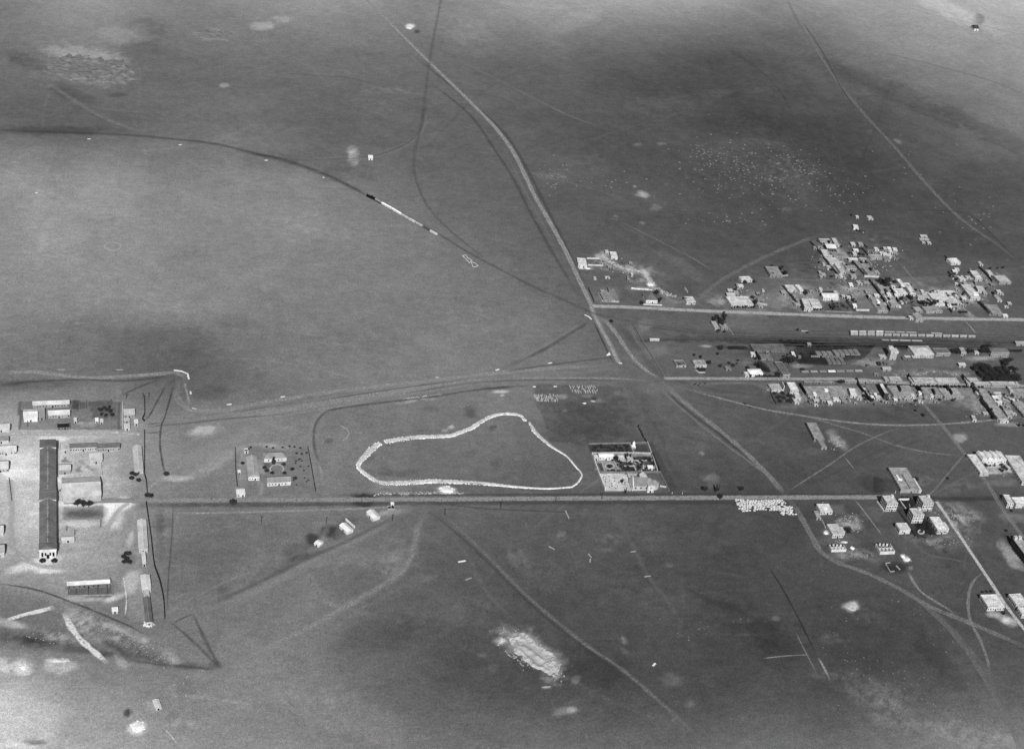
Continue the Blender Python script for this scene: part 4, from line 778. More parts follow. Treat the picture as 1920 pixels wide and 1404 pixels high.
wall('pale round path kerb in the bungalow garden', [(508+0*1,884),(506,878),(512,872),(520,870),(528,873),(532,879),(530,884)], .3, 165, 1.2, 'garden_kerb', 'kerb')

# ------------------------------------------------------------------ houses at the lower right
def tower_house(label, xl, yf, xr, bl, h=10):
    def ex(root, W_, D_, h, wm, rm):
        for z in (3.3, 6.6): MB().box(-.14, -.14, z-.12, W_+.14, 0.02, z+.12).build('cornice', mat(225, 'plaster'), root)
        MB().box(W_-3.2, D_-3.2, h-.4, W_-.6, D_-.6, h+1.5).build('stair_head', mat(190, 'plaster'), root)
        MB().box(W_*.55, -1.2, 3.2, W_*.85, 0, 3.4).box(W_*.55, -1.2, 3.4, W_*.85, -1.1, 4.3).build('balcony', mat(225, 'plaster'), root)
    return Bd('tall_house', label, 'house', xl, yf, xr, bl[1], h, 'flat', 196, 188, bl=bl, win=(4, 3, 4), parapet=.6, extra=ex)
tower_house('three storey white house, left of the two beside the long road', 1664, 943.5, 1684.5, (1656, 928.5, 942.8))
tower_house('three storey white house, right of the two beside the pale lane', 1731.8, 943, 1751.7, (1723.6, 928.7, 942.3))
tower_house('three storey white house standing in front of the other two', 1713.4, 965.3, 1733.8, (1706.2, 952.6, 964.6))
Bd('villa', 'stepped white villa below the tall houses with pillared front', 'villa', 1687.6, 992.7, 1708, 980, 5.5, 'flat', 205, 205, bl=(1681, 980, 992), win=(5, 1, 4))
Bd('villa', 'deep white villa between the dark garden and the pale lane', 'villa', 1758.3, 993.3, 1776.6, 968, 5, 'flat', 215, 218, bl=(1742.5, 968.5, 992), win=(5, 1, 4), extra=lambda r, W_, D_, h, wm, rm: MB().box(W_, 2, 0, W_+2.5, D_*.6, h-.3).build('bay', wm, r))
Bd('villa', 'white flat roofed villa just below the long road near the stone stacks', 'villa', 1538.4, 958, 1562, 944, 4.5, 'flat', 195, 222, bl=(1531, 944.2, 957.6), win=(4, 1, 0))
Bd('annex', 'low grey annex against the left side of a white villa', 'annex', 1531.6, 970.5, 1540, 957, 2.8, 'flat', 170, 155, bl=(1525.6, 957.3, 970))
Bd('villa', 'white villa with three front openings above the roofless shell', 'villa', 1561.9, 1001.6, 1582.6, 982, 4.5, 'flat', 200, 198, bl=(1550.2, 982.2, 1001), win=(5, 1, 5), extra=lambda r, W_, D_, h, wm, rm: MB().box(W_, 3, 0, W_+2.6, 11, h-.05).build('bay', wm, r))
wall('pale wall joining the two white villas', [(1540,976),(1547,990)], 2, 185)
def shell(label, xl, yf, xr, bl, h, nx=4, ny=2, g=200, name='roofless_house'):
    A, W_, D_, rot = frame_pts(xl, yf, xr, bl[1], h, bl); root = thing(name, label, 'house', (A[0], A[1], 0), rot)
    t = .5; m = MB().box(0, 0, 0, W_, t, h).box(0, t, 0, t, D_-t, h*.98).box(W_-t, t, 0, W_, D_-t, h*.95)
    for i in range(nx*2):
        if i % 2 == 0: m.box(W_*i/(nx*2)+.01, D_-t, 0, W_*(i+1)/(nx*2), D_, h*(.8+.2*((i*7) % 3)/2))
    m.build('wall', mat(g, 'plaster'), root); p = MB()
    for i in range(1, nx): p.box(W_*i/nx-.25, t+.02, 0, W_*i/nx+.25, D_*(.5+.4*((i*5) % 3)/3), h*.97)
    if ny > 1: p.box(t+.02, D_*.48, 0, W_-t-.02, D_*.48+.5, h*.9)
    p.build('partition_wall', mat(g-10, 'plaster'), root); MB().box(t+.01, t+.01, .02, W_-t-.01, D_-t-.01, .12).build('floor', mat(70, 'earth'), root)
    return root
shell('roofless white house shell with rooms, left one of two under construction', 1559.7, 1030, 1587.5, (1556.5, 1019.8, 1029.6), 3)
shell('roofless white house shell with rooms, right one of two under construction', 1651, 1034, 1678.6, (1642.8, 1018.4, 1033.2), 3.4)
wall('low pale foundation walls in the dark pit', [(1660,1056),(1669,1055)], .8, 150, .8, 'foundation_wall'); wall('long pale foundation wall in the dark pit', [(1660,1057),(1669,1072),(1677,1071)], .8, 150, .8, 'foundation_wall')
wall('short pale foundation wall in the middle of the pit', [(1680,1061),(1687,1068)], .8, 160, 1.2, 'foundation_wall')
def north_block(root, W_, D_, h, wm, rm):
    MB().box(W_*.12, D_*.42, h-.4, W_*.22, D_*.62, h+1.2).box(W_*.22, D_*.40, h-.4, W_*.34, D_*.46, h+1).build('roof_hut', mat(225, 'plaster'), root)
    MB().box(W_*.49, D_*.02, h-.4, W_*.52, D_*.64, h+1.2).build('party_wall', mat(150, 'plaster'), root)
    MB().box(W_, 0, 0, W_+2.5, D_*.55, h-.8).build('annex', mat(200, 'plaster'), root)
Bd('courtyard_house', 'long grey flat roofed house just above the long road by the tall houses', 'house', 1689.7, 917, 1724, 876, 4.5, 'flat', 165, 150, bl=(1665.8, 876, 916.5), win=(6, 1, 8), extra=north_block)
wall('white L shaped wall in the garden between the tall houses', [(1684,937.5),(1704,937)], 1.8, 220, .9, 'garden_wall'); wall('pale garden wall between the tall houses', [(1686,939),(1698,955)], 1.6, 190, .9, 'garden_wall')
wall('dark long garden wall below the tall houses', [(1684,958),(1700,980),(1717,1006)], 1.6, 60, .8, 'garden_wall'); wall('pale wall left of the left tall house', [(1644,941),(1657,959)], 1.6, 190, 1.0, 'garden_wall')
ringkerb('pale oval kerb round the dark flower bed', [(1727+5.5*math.cos(a*.6283), 997+3.6*math.sin(a*.6283)) for a in range(10)], 185)
ringkerb('pale round kerb in the garden between the tall houses', [(1701+5*math.cos(a*.6283), 947+3.6*math.sin(a*.6283)) for a in range(10)], 170)
Bd('villa', 'broad white villa with pillared front left of the pale lane', 'villa', 1853, 1137.4, 1884.6, 1114, 5, 'flat', 205, 225, bl=(1838.4, 1114.2, 1136.4), win=(7, 1, 6))
Bd('villa', 'pale villa with a notched roof right of the pale lane', 'villa', 1906, 1133, 1929, 1113, 5, 'flat', 195, 205, bl=(1891, 1113.3, 1132), win=(5, 1, 6))
Bd('villa', 'white villa at the right edge below the notched roof', 'villa', 1917, 1151, 1945, 1138, 5, 'flat', 205, 225, bl=(1909, 1138, 1150), win=(4, 1, 3))
# large courtyard building at the right edge
Bd('school_wing', 'left wing of the big white courtyard building with black outer wall', 'wing', 1838.5, 886, 1855, 851, 4.5, 'flat', 195, 205, bl=(1813, 851.5, 885.5), win=(1, 1, 7), door=False)
def saw(root, W_, D_, h, wm, rm):
    for i in range(4):
        x = .4+i*(W_-.8)/4; q = (W_-.8)/4-.3
        MB().hull8([(x, .5, h-.4), (x+q, .5, h-.4), (x+q, D_-.5, h-.4), (x, D_-.5, h-.4)], [(x, .5, h+.2), (x+.2, .5, h+2.2), (x+.2, D_-.5, h+2.2), (x, D_-.5, h+.2)]).build('saw_roof', mat(220, 'roof'), root)
Bd('school_wing', 'white saw-toothed rear block of the big courtyard building', 'wing', 1842, 862, 1888, 846, 6, 'flat', 210, 215, bl=(1829, 847, 861), win=(8, 1, 0), extra=saw)
Bd('school_wing', 'long pale right wing of the big courtyard building', 'wing', 1917, 903, 1945, 853, 4.5, 'flat', 190, 208, bl=(1884, 853, 902.5), win=(3, 1, 10))
wall('low white terrace wall inside the big courtyard', [(1842,870),(1880,869),(1897,880)], 1.4, 205, 1.0); 
Bd('house', 'white two storey house with dark side below the courtyard building', 'house', 1889.5, 942.8, 1901, 926.5, 6, 'flat', 200, 200, bl=(1880.5, 926.5, 942.4), win=(3, 2, 4))
Bd('house', 'bright white house at the right edge beside the two storey house', 'house', 1906, 945, 1935, 931, 5, 'flat', 210, 222, bl=(1899, 931.5, 944), win=(5, 1, 0))
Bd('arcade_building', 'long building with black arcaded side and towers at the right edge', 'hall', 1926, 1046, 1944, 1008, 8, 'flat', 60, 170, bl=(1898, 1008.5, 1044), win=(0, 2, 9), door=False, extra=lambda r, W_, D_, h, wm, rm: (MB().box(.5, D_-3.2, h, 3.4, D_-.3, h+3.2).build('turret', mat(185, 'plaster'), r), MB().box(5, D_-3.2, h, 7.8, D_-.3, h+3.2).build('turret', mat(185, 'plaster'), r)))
Bd('long_shed', 'long flat earth roofed shed alone in the field below the terrace', 'shed', 1527, 822, 1546, 791, 4, 'flat', 140, 142, bl=(1511.5, 791.5, 821), win=(2, 1, 6))
Bd('annex', 'lower flat end room of the long earth roofed shed', 'annex', 1541, 838, 1551, 823, 3.2, 'flat', 150, 148, bl=(1532, 823.5, 838))
# ------------------------------------------------------------------ northern houses
Bd('house', 'white flat house beside the diagonal road with a walled yard', 'house', 1084.5, 495.8, 1100.7, 483, 4, 'flat', 205, 215, bl=(1081.5, 483, 495.2), win=(4, 1, 0))
wall('pale yard wall right of the white flat house', [(1100,485.5),(1124,486),(1130,499),(1102,498)], 2, 185, .6)
Bd('house', 'white flat house standing farthest back near the diagonal road', 'house', 1146, 481, 1158, 471.5, 4, 'flat', 205, 215, bl=(1143, 471.6, 480.3), win=(3, 1, 0))
Bd('hut', 'tiny pale hut left of the farthest back white house', 'hut', 1136, 474, 1141, 470.5, 2.5, 'shedx', 190, 190)
Bd('villa', 'dark roofed villa with bright white front on the northern street', 'villa', 1212, 562.5, 1233, 551, 4.2, 'hipx', 230, 100, win=(6, 1, 0), pitch=.7)
wall('white front garden wall of the dark roofed villa', [(1206,571.5),(1241,573)], 1.3, 205)
Bd('house', 'square white house with railed front right of the dark roofed villa', 'house', 1288, 565.3, 1305, 556, 4.2, 'flat', 205, 210, bl=(1285.5, 555.8, 565.2), win=(6, 1, 0))
wall('short pale wall behind the square white house', [(1283,541),(1289,549)], 2.2, 190)
wall('dark left wall of the flat earth yard by the crossroads', [(1103,541),(1114,567)], 1.8, 60); wall('pale low wall of the flat earth yard', [(1121,552),(1129,565),(1160,567)], 1.5, 165); wall('dark short wall at the top of the flat earth yard', [(1138,541),(1141,548)], 1.8, 60)
Bd('house', 'flat earth roofed building in the yard by the crossroads', 'house', 1132, 562, 1153, 548, 2.8, 'flat', 150, 138, bl=(1125, 548, 561.5), win=(4, 1, 0))
Bd('house', 'small white fronted house alone behind the first houses of the village', 'house', 1391, 525.5, 1411, 518.5, 3.5, 'flat', 200, 215, bl=(1388.5, 518.3, 524.5), win=(3, 1, 0))
Bd('house', 'grey flat house with dark left wall and two black trees', 'house', 1444, 515, 1467, 499, 4, 'flat', 150, 148, bl=(1434, 499, 514), win=(3, 1, 4))
Bd('house', 'big pale house with a bush lined front on the northern street', 'house', 1371.5, 571, 1413, 556, 4, 'flat', 200, 205, bl=(1366, 556, 570), win=(9, 1, 3))
Bd('house', 'narrow pale house above the big bush fronted house', 'house', 1364, 554.5, 1378.5, 550.5, 3, 'shedx', 190, 200)
Bd('hut', 'small dark sided hut on open ground behind the village front', 'hut', 1419, 551, 1427, 547, 2.5, 'flat', 90, 160)
Bd('house', 'flat white house at the upper left of the long walled plot', 'house', 1477, 543, 1494, 534, 3.5, 'flat', 190, 205, bl=(1470, 534, 543), win=(2, 1, 2))
Bd('house', 'white house standing slantwise in the long walled plot', 'house', 1501, 546, 1509.5, 534, 3.5, 'flat', 205, 215, bl=(1490, 534, 545.5), win=(2, 1, 0))
wall('dark long plot wall between the village front and the white flat house', [(1467,537),(1478,550),(1492,566),(1506,581)], 2, 60, .8)
Bd('mansion', 'large white double fronted house on the northern street', 'house', 1509, 576, 1522, 560, 5.5, 'flat', 205, 205, bl=(1502.5, 560, 575.5), win=(3, 2, 4))
Bd('mansion', 'right hand wing of the large white double fronted house', 'house', 1523, 574, 1541, 560, 5, 'flat', 210, 195, bl=(1515.5, 560, 573.5), win=(4, 1, 0))
Bd('house', 'long white roofed house with a short right wing', 'house', 1544, 558, 1572, 552, 4, 'shedx', 205, 218, win=(6, 1, 0)); Bd('house', 'short right wing behind the long white roofed house', 'house', 1566, 550.5, 1573, 545.5, 3.5, 'flat', 200, 200)
# walled yards (upper right village); dark walls have side shade in their colour
Bd('house', 'grey walled house at the top left of the upper village', 'house', 1538, 452, 1559, 447, 3.2, 'flat', 175, 150, win=(3, 1, 0))
Bd('house', 'pale narrow house at the top right of the upper village', 'house', 1566, 458.5, 1574, 446, 3.5, 'flat', 185, 180, bl=(1558.5, 446, 458))
Bd('house', 'bright roofed house in the middle of the upper village', 'house', 1551, 465.5, 1568.5, 460, 4.5, 'shedx', 85, 215, win=(4, 1, 0))
Bd('house', 'crumbling pale house left of the bright roofed one', 'house', 1545, 480, 1558, 467, 3, 'flat', 185, 190, bl=(1538, 467, 479.5), win=(3, 1, 0))
Bd('house', 'grey flat house right of the crumbling pale house', 'house', 1564, 481, 1592, 473, 3, 'flat', 160, 142, bl=(1559, 473, 481), win=(5, 1, 0))
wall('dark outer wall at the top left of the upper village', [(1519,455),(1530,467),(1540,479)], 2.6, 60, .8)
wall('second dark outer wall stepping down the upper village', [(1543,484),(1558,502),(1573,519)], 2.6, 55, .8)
Bd('house', 'pale ruin of broken roofs inside the second dark wall', 'house', 1556, 492, 1575, 483.5, 3.2, 'flat', 195, 198, bl=(1548, 483.5, 491.5), win=(3, 1, 0))
Bd('house', 'pale rough block lower down inside the second dark wall', 'house', 1576, 510, 1586, 494, 3, 'flat', 180, 178, bl=(1564, 494, 509.5), win=(2, 1, 0))
Bd('shed', 'bright thin roof at the centre of the upper village', 'shed', 1592, 487, 1608, 484.5, 3, 'shedx', 160, 205)
Bd('house', 'pale house with square windows left of the long dark wall', 'house', 1588, 503.5, 1606, 498.5, 3, 'flat', 175, 150, win=(4, 1, 0))
wall('dark wall left of the grey roofs at the centre of the village', [(1595,489),(1607,502),(1620,516)], 2.4, 60, .7)
wall('short dark wall among the grey roofs, left', [(1611,489),(1618,498)], 2.4, 55, .8); wall('short dark wall among the grey roofs, right', [(1619,488),(1628,499)], 2.4, 55, .8)
Bd('house', 'grey flat roofed house behind the square tree', 'house', 1627, 514, 1643, 494, 3.2, 'flat', 160, 145, bl=(1612, 494, 513), win=(4, 1, 0)); Bd('house', 'upper grey flat house between two short dark walls', 'house', 1611, 501, 1619, 489, 3, 'flat', 150, 140, bl=(1601, 489, 500.5))
wall('pale front wall of the central village yards', [(1620,519.5),(1648,520.5)], 2.4, 190)
wall('pale walled court below the second dark wall', [(1577.6,525),(1593,542),(1607,542)], 2.4, 150, .7); Bd('hut', 'bright hut inside the small walled court', 'hut', 1594, 536.5, 1600, 532, 2.4, 'shedx', 220, 225)
wall('pale broken wall near the small walled court', [(1608,533),(1618,532)], 1.6, 180); Bd('hut', 'pale rubble hut right of the small walled court', 'hut', 1609, 532, 1618, 526, 2, 'flat', 170, 170)
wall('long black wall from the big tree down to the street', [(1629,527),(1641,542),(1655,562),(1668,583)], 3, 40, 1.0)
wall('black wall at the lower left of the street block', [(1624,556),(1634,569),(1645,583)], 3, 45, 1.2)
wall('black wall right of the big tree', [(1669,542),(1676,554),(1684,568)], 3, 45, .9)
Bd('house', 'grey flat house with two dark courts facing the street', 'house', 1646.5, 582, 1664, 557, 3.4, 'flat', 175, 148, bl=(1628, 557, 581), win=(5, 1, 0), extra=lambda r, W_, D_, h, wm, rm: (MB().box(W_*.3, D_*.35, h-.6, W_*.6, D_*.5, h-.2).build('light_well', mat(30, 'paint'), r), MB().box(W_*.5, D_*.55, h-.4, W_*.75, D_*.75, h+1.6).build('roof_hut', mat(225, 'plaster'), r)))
Bd('house', 'pale flat house between the long black wall and the big tree yard', 'house', 1672, 572, 1686, 556, 3, 'flat', 175, 165, bl=(1661, 556, 571.5), win=(3, 1, 0))
Bd('hut', 'bright hut among the trees right of the long black wall', 'hut', 1664, 563, 1672, 556, 3, 'flat', 215, 222)
Bd('house', 'pale flat house behind the big dark tree', 'house', 1652, 545, 1668, 534, 3, 'flat', 160, 152, bl=(1644, 534, 544.5))
Bd('house', 'bright narrow house at the top right of the tree yard', 'house', 1690, 535, 1697, 523, 4.5, 'flat', 205, 220, bl=(1680.5, 523, 534.5), win=(2, 1, 2))
Bd('house', 'long bright house slanting right of the narrow one', 'house', 1707, 549, 1717, 530, 4.5, 'flat', 200, 220, bl=(1694, 530, 548.5), win=(3, 1, 0))
Bd('house', 'bright cluttered house left of the long bright house', 'house', 1682, 551, 1702, 541, 3.4, 'flat', 205, 212, bl=(1676, 541, 550.5), win=(4, 1, 0))
Bd('house', 'long grey house with pale front edge right of the bright houses', 'house', 1722, 557, 1743, 553, 3, 'flat', 185, 165, win=(4, 1, 0))
Bd('house', 'wide pale irregular house roofs north of the dark tree row', 'house', 1752, 563, 1783, 549, 3.6, 'flat', 195, 205, bl=(1743, 549.5, 562), win=(6, 1, 0))
Bd('house', 'pale rough roofs right of the wide irregular house', 'house', 1778, 568, 1800, 556, 3.4, 'flat', 190, 190, bl=(1769, 556, 567), win=(4, 1, 0))
Bd('house', 'white low roofs just behind the dark tree row', 'house', 1750, 569.5, 1772, 563.5, 3, 'flat', 200, 212)
Bd('house', 'small grey house with dark side wall facing the northern street', 'house', 1718, 583, 1731, 575.5, 3.2, 'flat', 160, 150, bl=(1712, 575.5, 582.5), win=(3, 1, 2))
Bd('house', 'long grey house in front of the dark tree row', 'house', 1737, 583.5, 1768, 574.5, 3.4, 'flat', 170, 148, bl=(1731, 574.5, 582.5), win=(8, 1, 0))
wall('dark side wall right of the long grey street house', [(1771,569),(1778,578),(1784,587)], 2.6, 50, .9)
Bd('house', 'pale house in a small round garden right of the dark side wall', 'house', 1788, 578, 1797, 573, 3, 'flat', 180, 165)
Bd('station_house', 'flat two storey house standing on the lower side of the northern street', 'house', 1718.5, 596.5, 1733, 587.5, 6, 'flat', 165, 150, bl=(1714.5, 587.4, 596), win=(3, 2, 0))
def well(label, x, y, r=2.6, h=1.4, g=120):
    A = P(x, y); root = thing('round_cistern', label, 'cistern', (A[0], A[1], 0)); MB().cyl(0, 0, 0, h, r, r, 16).build('rim', mat(g, 'plaster'), root); MB().cyl(0, 0, h-.1, h+.03, r*.75, r*.75, 16).build('water', mat(25, 'paint'), root)
well('round dark cistern beside the two storey street house', 1703, 596, 3.2)
Bd('hut', 'pale hut between the cistern and the two storey street house', 'hut', 1707, 597, 1713, 591.5, 2.6, 'flat', 200, 205)
Bd('house', 'white house alone at the far right of the village', 'house', 1784, 492.5, 1802, 484, 4, 'flat', 195, 215, bl=(1781, 484, 491.5), win=(4, 1, 0))
wall('dark plot wall at the left of the far right houses', [(1777,511),(1785,520),(1792,527)], 2.4, 55, .8)
Bd('house', 'pale low house inside the far right dark plot wall', 'house', 1801, 524, 1812, 517, 3.2, 'flat', 185, 190, bl=(1796, 517, 523.5)); Bd('hut', 'tiny white hut above the pale low house', 'hut', 1788, 510.5, 1796, 507, 2.5, 'shedx', 200, 205)
Bd('house', 'bright slanting house in the middle of the far right group', 'house', 1829, 521.5, 1842, 507, 4, 'flat', 190, 205, bl=(1818, 507, 521), win=(3, 1, 3))
Bd('hut', 'pale rubble hut left of the bright slanting house', 'hut', 1813, 521, 1822, 517, 2.4, 'flat', 180, 185)
wall('long dark plot wall right of the bright slanting house', [(1835,502),(1848,515),(1860,529)], 2.6, 55, .8)
Bd('house', 'pale ruin between the long dark plot wall and its neighbour', 'house', 1855, 515, 1864, 506, 3, 'flat', 180, 185, bl=(1847, 506, 514.5))
Bd('hut', 'tiny pale hut at the top of the far right group', 'hut', 1838, 496, 1844, 490.5, 2.6, 'flat', 185, 185)
Bd('house', 'square pale house farthest right of the village', 'house', 1874.5, 528.5, 1897, 516, 4, 'flat', 165, 182, bl=(1867, 516, 528), win=(4, 1, 3))
Bd('house', 'broad slanting pale house with dark left side at the right of the village', 'house', 1820.5, 557, 1838, 533, 4.4, 'flat', 185, 192, bl=(1801.5, 533, 556.5), win=(4, 1, 6), extra=lambda r, W_, D_, h, wm, rm: MB().box(W_*.45, D_*.15, h-.3, W_*.95, D_*.35, h+1.2).build('roof_hut', mat(230, 'plaster'), r))
Bd('house', 'pale square wing right of the broad slanting house', 'house', 1834, 544, 1847, 535.5, 4, 'flat', 190, 198, bl=(1829, 535.5, 543.5), win=(2, 1, 0))
Bd('house', 'small pale house below the square farthest right house', 'house', 1871, 562.5, 1879, 553, 3, 'flat', 190, 175, bl=(1863, 553, 562)); 
Bd('house', 'wide grey earth roofed house behind the row of dark trees at the right', 'house', 1856, 587, 1880, 570, 3.2, 'flat', 150, 132, bl=(1844, 570, 586), win=(6, 1, 0))
Bd('hut', 'tiny white hut beside the northern street at the far right', 'hut', 1882, 593, 1890, 590, 2, 'shedx', 215, 215)
wall('dark outer wall of the small hamlet behind the village', [(1616,467),(1623,475),(1631,484)], 2.4, 60, .8); wall('short dark wall at the top of the small hamlet', [(1619,460),(1626,466)], 2.2, 60, .7)
Bd('house', 'long pale front house of the small hamlet', 'house', 1633, 483.5, 1655, 477, 3, 'flat', 180, 165, bl=(1629, 477, 483), win=(5, 1, 0)); Bd('house', 'grey right hand end house of the small hamlet', 'house', 1659, 487, 1670, 480, 3, 'flat', 150, 140)
for i, (x, y, l) in enumerate(((1645,466,'white hut at the top of the small hamlet'), (1655,474,'bright white hut in the middle of the small hamlet'), (1672,471,'white slanting hut at the right of the small hamlet'), (1680,483,'pale hut at the lower right of the small hamlet'), (1640,472,'grey hut at the left of the small hamlet'), (1664,468,'grey hut beside the white slanting hut'))):
    Bd('hut', l, 'hut', x-3.5, y+2, x+3.5, y-2.5, 2.6, 'flat', 205 if i in (0, 1, 2) else 150, 215 if i in (0, 1, 2) else 130)
Bd('house', 'small white house on the hill above the village', 'house', 1601, 426.5, 1610, 420.5, 3.5, 'flat', 205, 215, bl=(1599, 420.5, 426)); Bd('hut', 'tiny white hut above the small white hill house', 'hut', 1606, 408, 1610, 405.5, 2, 'shedx', 200, 200); Bd('hut', 'pale hut at the upper right of the hill group', 'hut', 1629, 410, 1638, 404.5, 2.4, 'flat', 170, 180)
wall('dark ruined wall below the small white hill house', [(1604,431),(1611,435),(1622,434)], 1.6, 60, 1.0)
Bd('shed', 'pale low slab roof on the slope right of the small hamlet', 'shed', 1727, 444.5, 1739, 441.5, 1.2, 'shedx', 160, 160); Bd('shed', 'second pale slab below the first on the slope', 'shed', 1725, 449.5, 1742, 447.5, 1.2, 'shedx', 160, 160)
Bd('hut', 'tiny pale hut left below the two slabs', 'hut', 1730, 456, 1735, 453.5, 1.4, 'shedx', 165, 165); Bd('hut', 'tiny pale hut right below the two slabs', 'hut', 1740, 457, 1746, 454, 1.4, 'shedx', 175, 175)
# lone farm beside the street
Bd('house', 'pale slanting wing of the farm under the tallest tree', 'house', 1341, 616, 1350, 602, 3, 'flat', 170, 172, bl=(1333, 602, 615.5)); Bd('house', 'square grey wing of the farm under the tallest tree', 'house', 1353, 614, 1366, 607, 3.2, 'flat', 155, 150, bl=(1348.5, 607, 613.5), win=(3, 1, 0))
wall('dark yard wall of the farm under the tallest tree', [(1332,606),(1340,618),(1346,626)], 1.8, 70); wall('pale yard wall below the farm', [(1367,617),(1374,628)], 1.2, 165)
wall('pale wall slanting from the crossroads towards the terrace street', [(1187,608),(1205,640),(1225,673),(1245,706)], 1.4, 118, .7, 'boundary_wall')
wall('pale low wall of the small ruin beside the railway', [(1502,621.5),(1515,622)], 1.4, 160); 

# ------------------------------------------------------------------ houses between the railway and the terrace street
Bd('house', 'open court house with pale walls, left of two below the lone wagon', 'house', 1269, 685, 1287, 675.5, 2.8, 'flat', 175, 115, bl=(1264, 675, 684.5), win=(2, 1, 3), parapet=1.0)
Bd('house', 'grey roofed house with a dark bush in front, right of two below the lone wagon', 'house', 1303.5, 684.3, 1325.5, 675.5, 3.6, 'flat', 190, 150, bl=(1300, 675.3, 684), win=(4, 1, 2))
wall('pale garden wall below the bush fronted house', [(1304,694),(1310,699),(1322,699)], 1.2, 180); wall('pale low garden wall left of the bush fronted house', [(1297,679),(1301,687)], 1.8, 170)
Bd('hut', 'small grey hut with a black end between the two lots of houses', 'hut', 1361.5, 691.5, 1372, 686, 2.6, 'flat', 140, 132, bl=(1359, 686, 691.3))
Bd('house', 'brightest white house with bushes along its front on the terrace street', 'house', 1406.5, 700.6, 1431, 692.3, 4, 'hipx', 235, 240, bl=(1403.5, 692.3, 699.6), win=(6, 1, 0), pitch=.25)
Bd('house', 'white wing left of the brightest white house', 'house', 1398, 703, 1405, 697, 3.4, 'flat', 195, 210, bl=(1394.5, 697, 702.5))
Bd('long_store', 'long dark roofed store with a black left side', 'store', 1468.8, 702, 1482, 678, 4.4, 'flat', 175, 98, bl=(1453, 678, 701.6), win=(4, 1, 5))
Bd('workshop', 'low grey workshop range at the railway with a black left end', 'workshop', 1414, 657, 1476, 645, 3, 'flat', 105, 108, bl=(1408.5, 645, 656), win=(9, 1, 3))
wall('black yard wall below the low grey workshop', [(1417,662),(1420,669),(1424,676)], 3, 40, 1.0); Bd('hut', 'white hut at the corner of the dark workshop yard', 'hut', 1409, 665, 1417, 659.5, 3, 'flat', 200, 200, bl=(1406, 659.3, 664.5))
Bd('hut', 'small bright hut right of the large dark yard tree', 'hut', 1487, 668, 1491.5, 661.5, 3, 'shedx', 215, 222)
Bd('house', 'grey yard building between the workshop and the long dark store', 'house', 1428, 672, 1450, 664, 2.6, 'flat', 120, 118, win=(5, 1, 0))
def watertower(label):
    A = P(1671, 672); root = thing('water_tower', label, 'tower', (A[0], A[1], 0))
    MB().box(-4, -3.2, 0, 4, 3.2, 8.5).build('tower_base', mat(160, 'plaster'), root); MB().box(-4.6, -3.8, 8.5, 4.6, 3.8, 11.5).build('tank', mat(185, 'paint'), root)
    MB().box(-4.2, 3.4, 8, 1, 7, 12.5).build('stair_head', mat(175, 'plaster'), root); opening(root, 'window', -1, -3.85, 9.2, 0, 1.2, 1.4); opening(root, 'door', 0, -3.25, .05, 0)
watertower('tall pale water tower beside the railway sidings')
Bd('hut', 'small pale flat building below the water tower', 'hut', 1650.5, 669.5, 1663, 664, 3, 'flat', 165, 168, bl=(1648.5, 664, 669.3)); wall('pale platform wall right of the small flat building', [(1665,669.5),(1680,670)], 1.4, 170, 1.2)
Bd('goods_shed', 'big pale hipped goods shed beside the railway', 'shed', 1715, 664.3, 1752, 648.5, 5, 'hipx', 190, 190, bl=(1704, 648.5, 664.3), pitch=.3, win=(8, 1, 0))
Bd('goods_shed', 'dark roofed goods shed right of the big pale one', 'shed', 1756, 661.5, 1783, 653, 4.6, 'flat', 160, 100, bl=(1750, 653, 661), win=(8, 1, 0))
Bd('house', 'pale house wedged between two black tree clumps by the railway', 'house', 1803, 660, 1812, 651, 5, 'flat', 175, 165, bl=(1797.5, 651, 659.5), win=(2, 1, 0)); Bd('hut', 'small white hut right of the wedged pale house', 'hut', 1829, 661, 1836, 658, 3, 'flat', 200, 205)
Bd('station', 'grey roofed two storey station building with rows of windows', 'station', 1859.5, 660, 1893, 651.5, 7, 'hipx', 165, 118, win=(8, 2, 2), pitch=.4)
Bd('hut', 'pale hut with black end beside the tracks at the right edge', 'hut', 1906, 644.5, 1925, 641, 3.2, 'shedx', 150, 150)
Bd('shed', 'narrow pale shed left of the dark grove', 'shed', 1799, 685, 1811, 681.5, 3, 'shedx', 160, 175); Bd('shed', 'narrow pale shed above the terrace near the goods yard', 'shed', 1656, 692, 1671, 689, 3, 'shedx', 160, 175)

# ------------------------------------------------------------------ terrace street; black walls carry side shade as paint
T_ = [('row_house', 'short first house of the grey terrace with a black end', 1660, 712, 1668, 705.5), ('row_house', 'second house of the grey terrace, pale roofed', 1669.5, 712, 1692, 705.5), ('row_house', 'long pale roofed terrace house left of the middle', 1710, 717, 1757, 707), ('row_house', 'long pale roofed terrace house right of the middle', 1758, 717.3, 1800, 707.5),
      ('row_house', 'bright roofed terrace house below the dark grove', 1812, 713.5, 1836, 707.5), ('row_house', 'low front range of the terrace below the bright roofed house', 1815, 719.5, 1858, 715), ('row_house', 'last terrace house before the right edge', 1860, 720.5, 1912, 714.5)]
for n_, l_, a, b, c, d in T_: Bd(n_, l_, 'house', a, b, c, d, 4, 'flat', 165, 178 if 'pale' in l_ or 'low' in l_ or 'last' in l_ else (205 if 'bright' in l_ else 150), win=(max(2, int((c-a)/3.6)), 1, 2))
Bd('row_house', 'long low range of terrace shops left of the black ended house', 'house', 1585, 714.5, 1655, 711.5, 3, 'flat', 150, 160, win=(10, 1, 0))
Bd('shed', 'low pale street front range left of the leaning poplar', 'shed', 1508, 716.5, 1565, 713.8, 2.2, 'flat', 110, 145, win=(9, 1, 0))
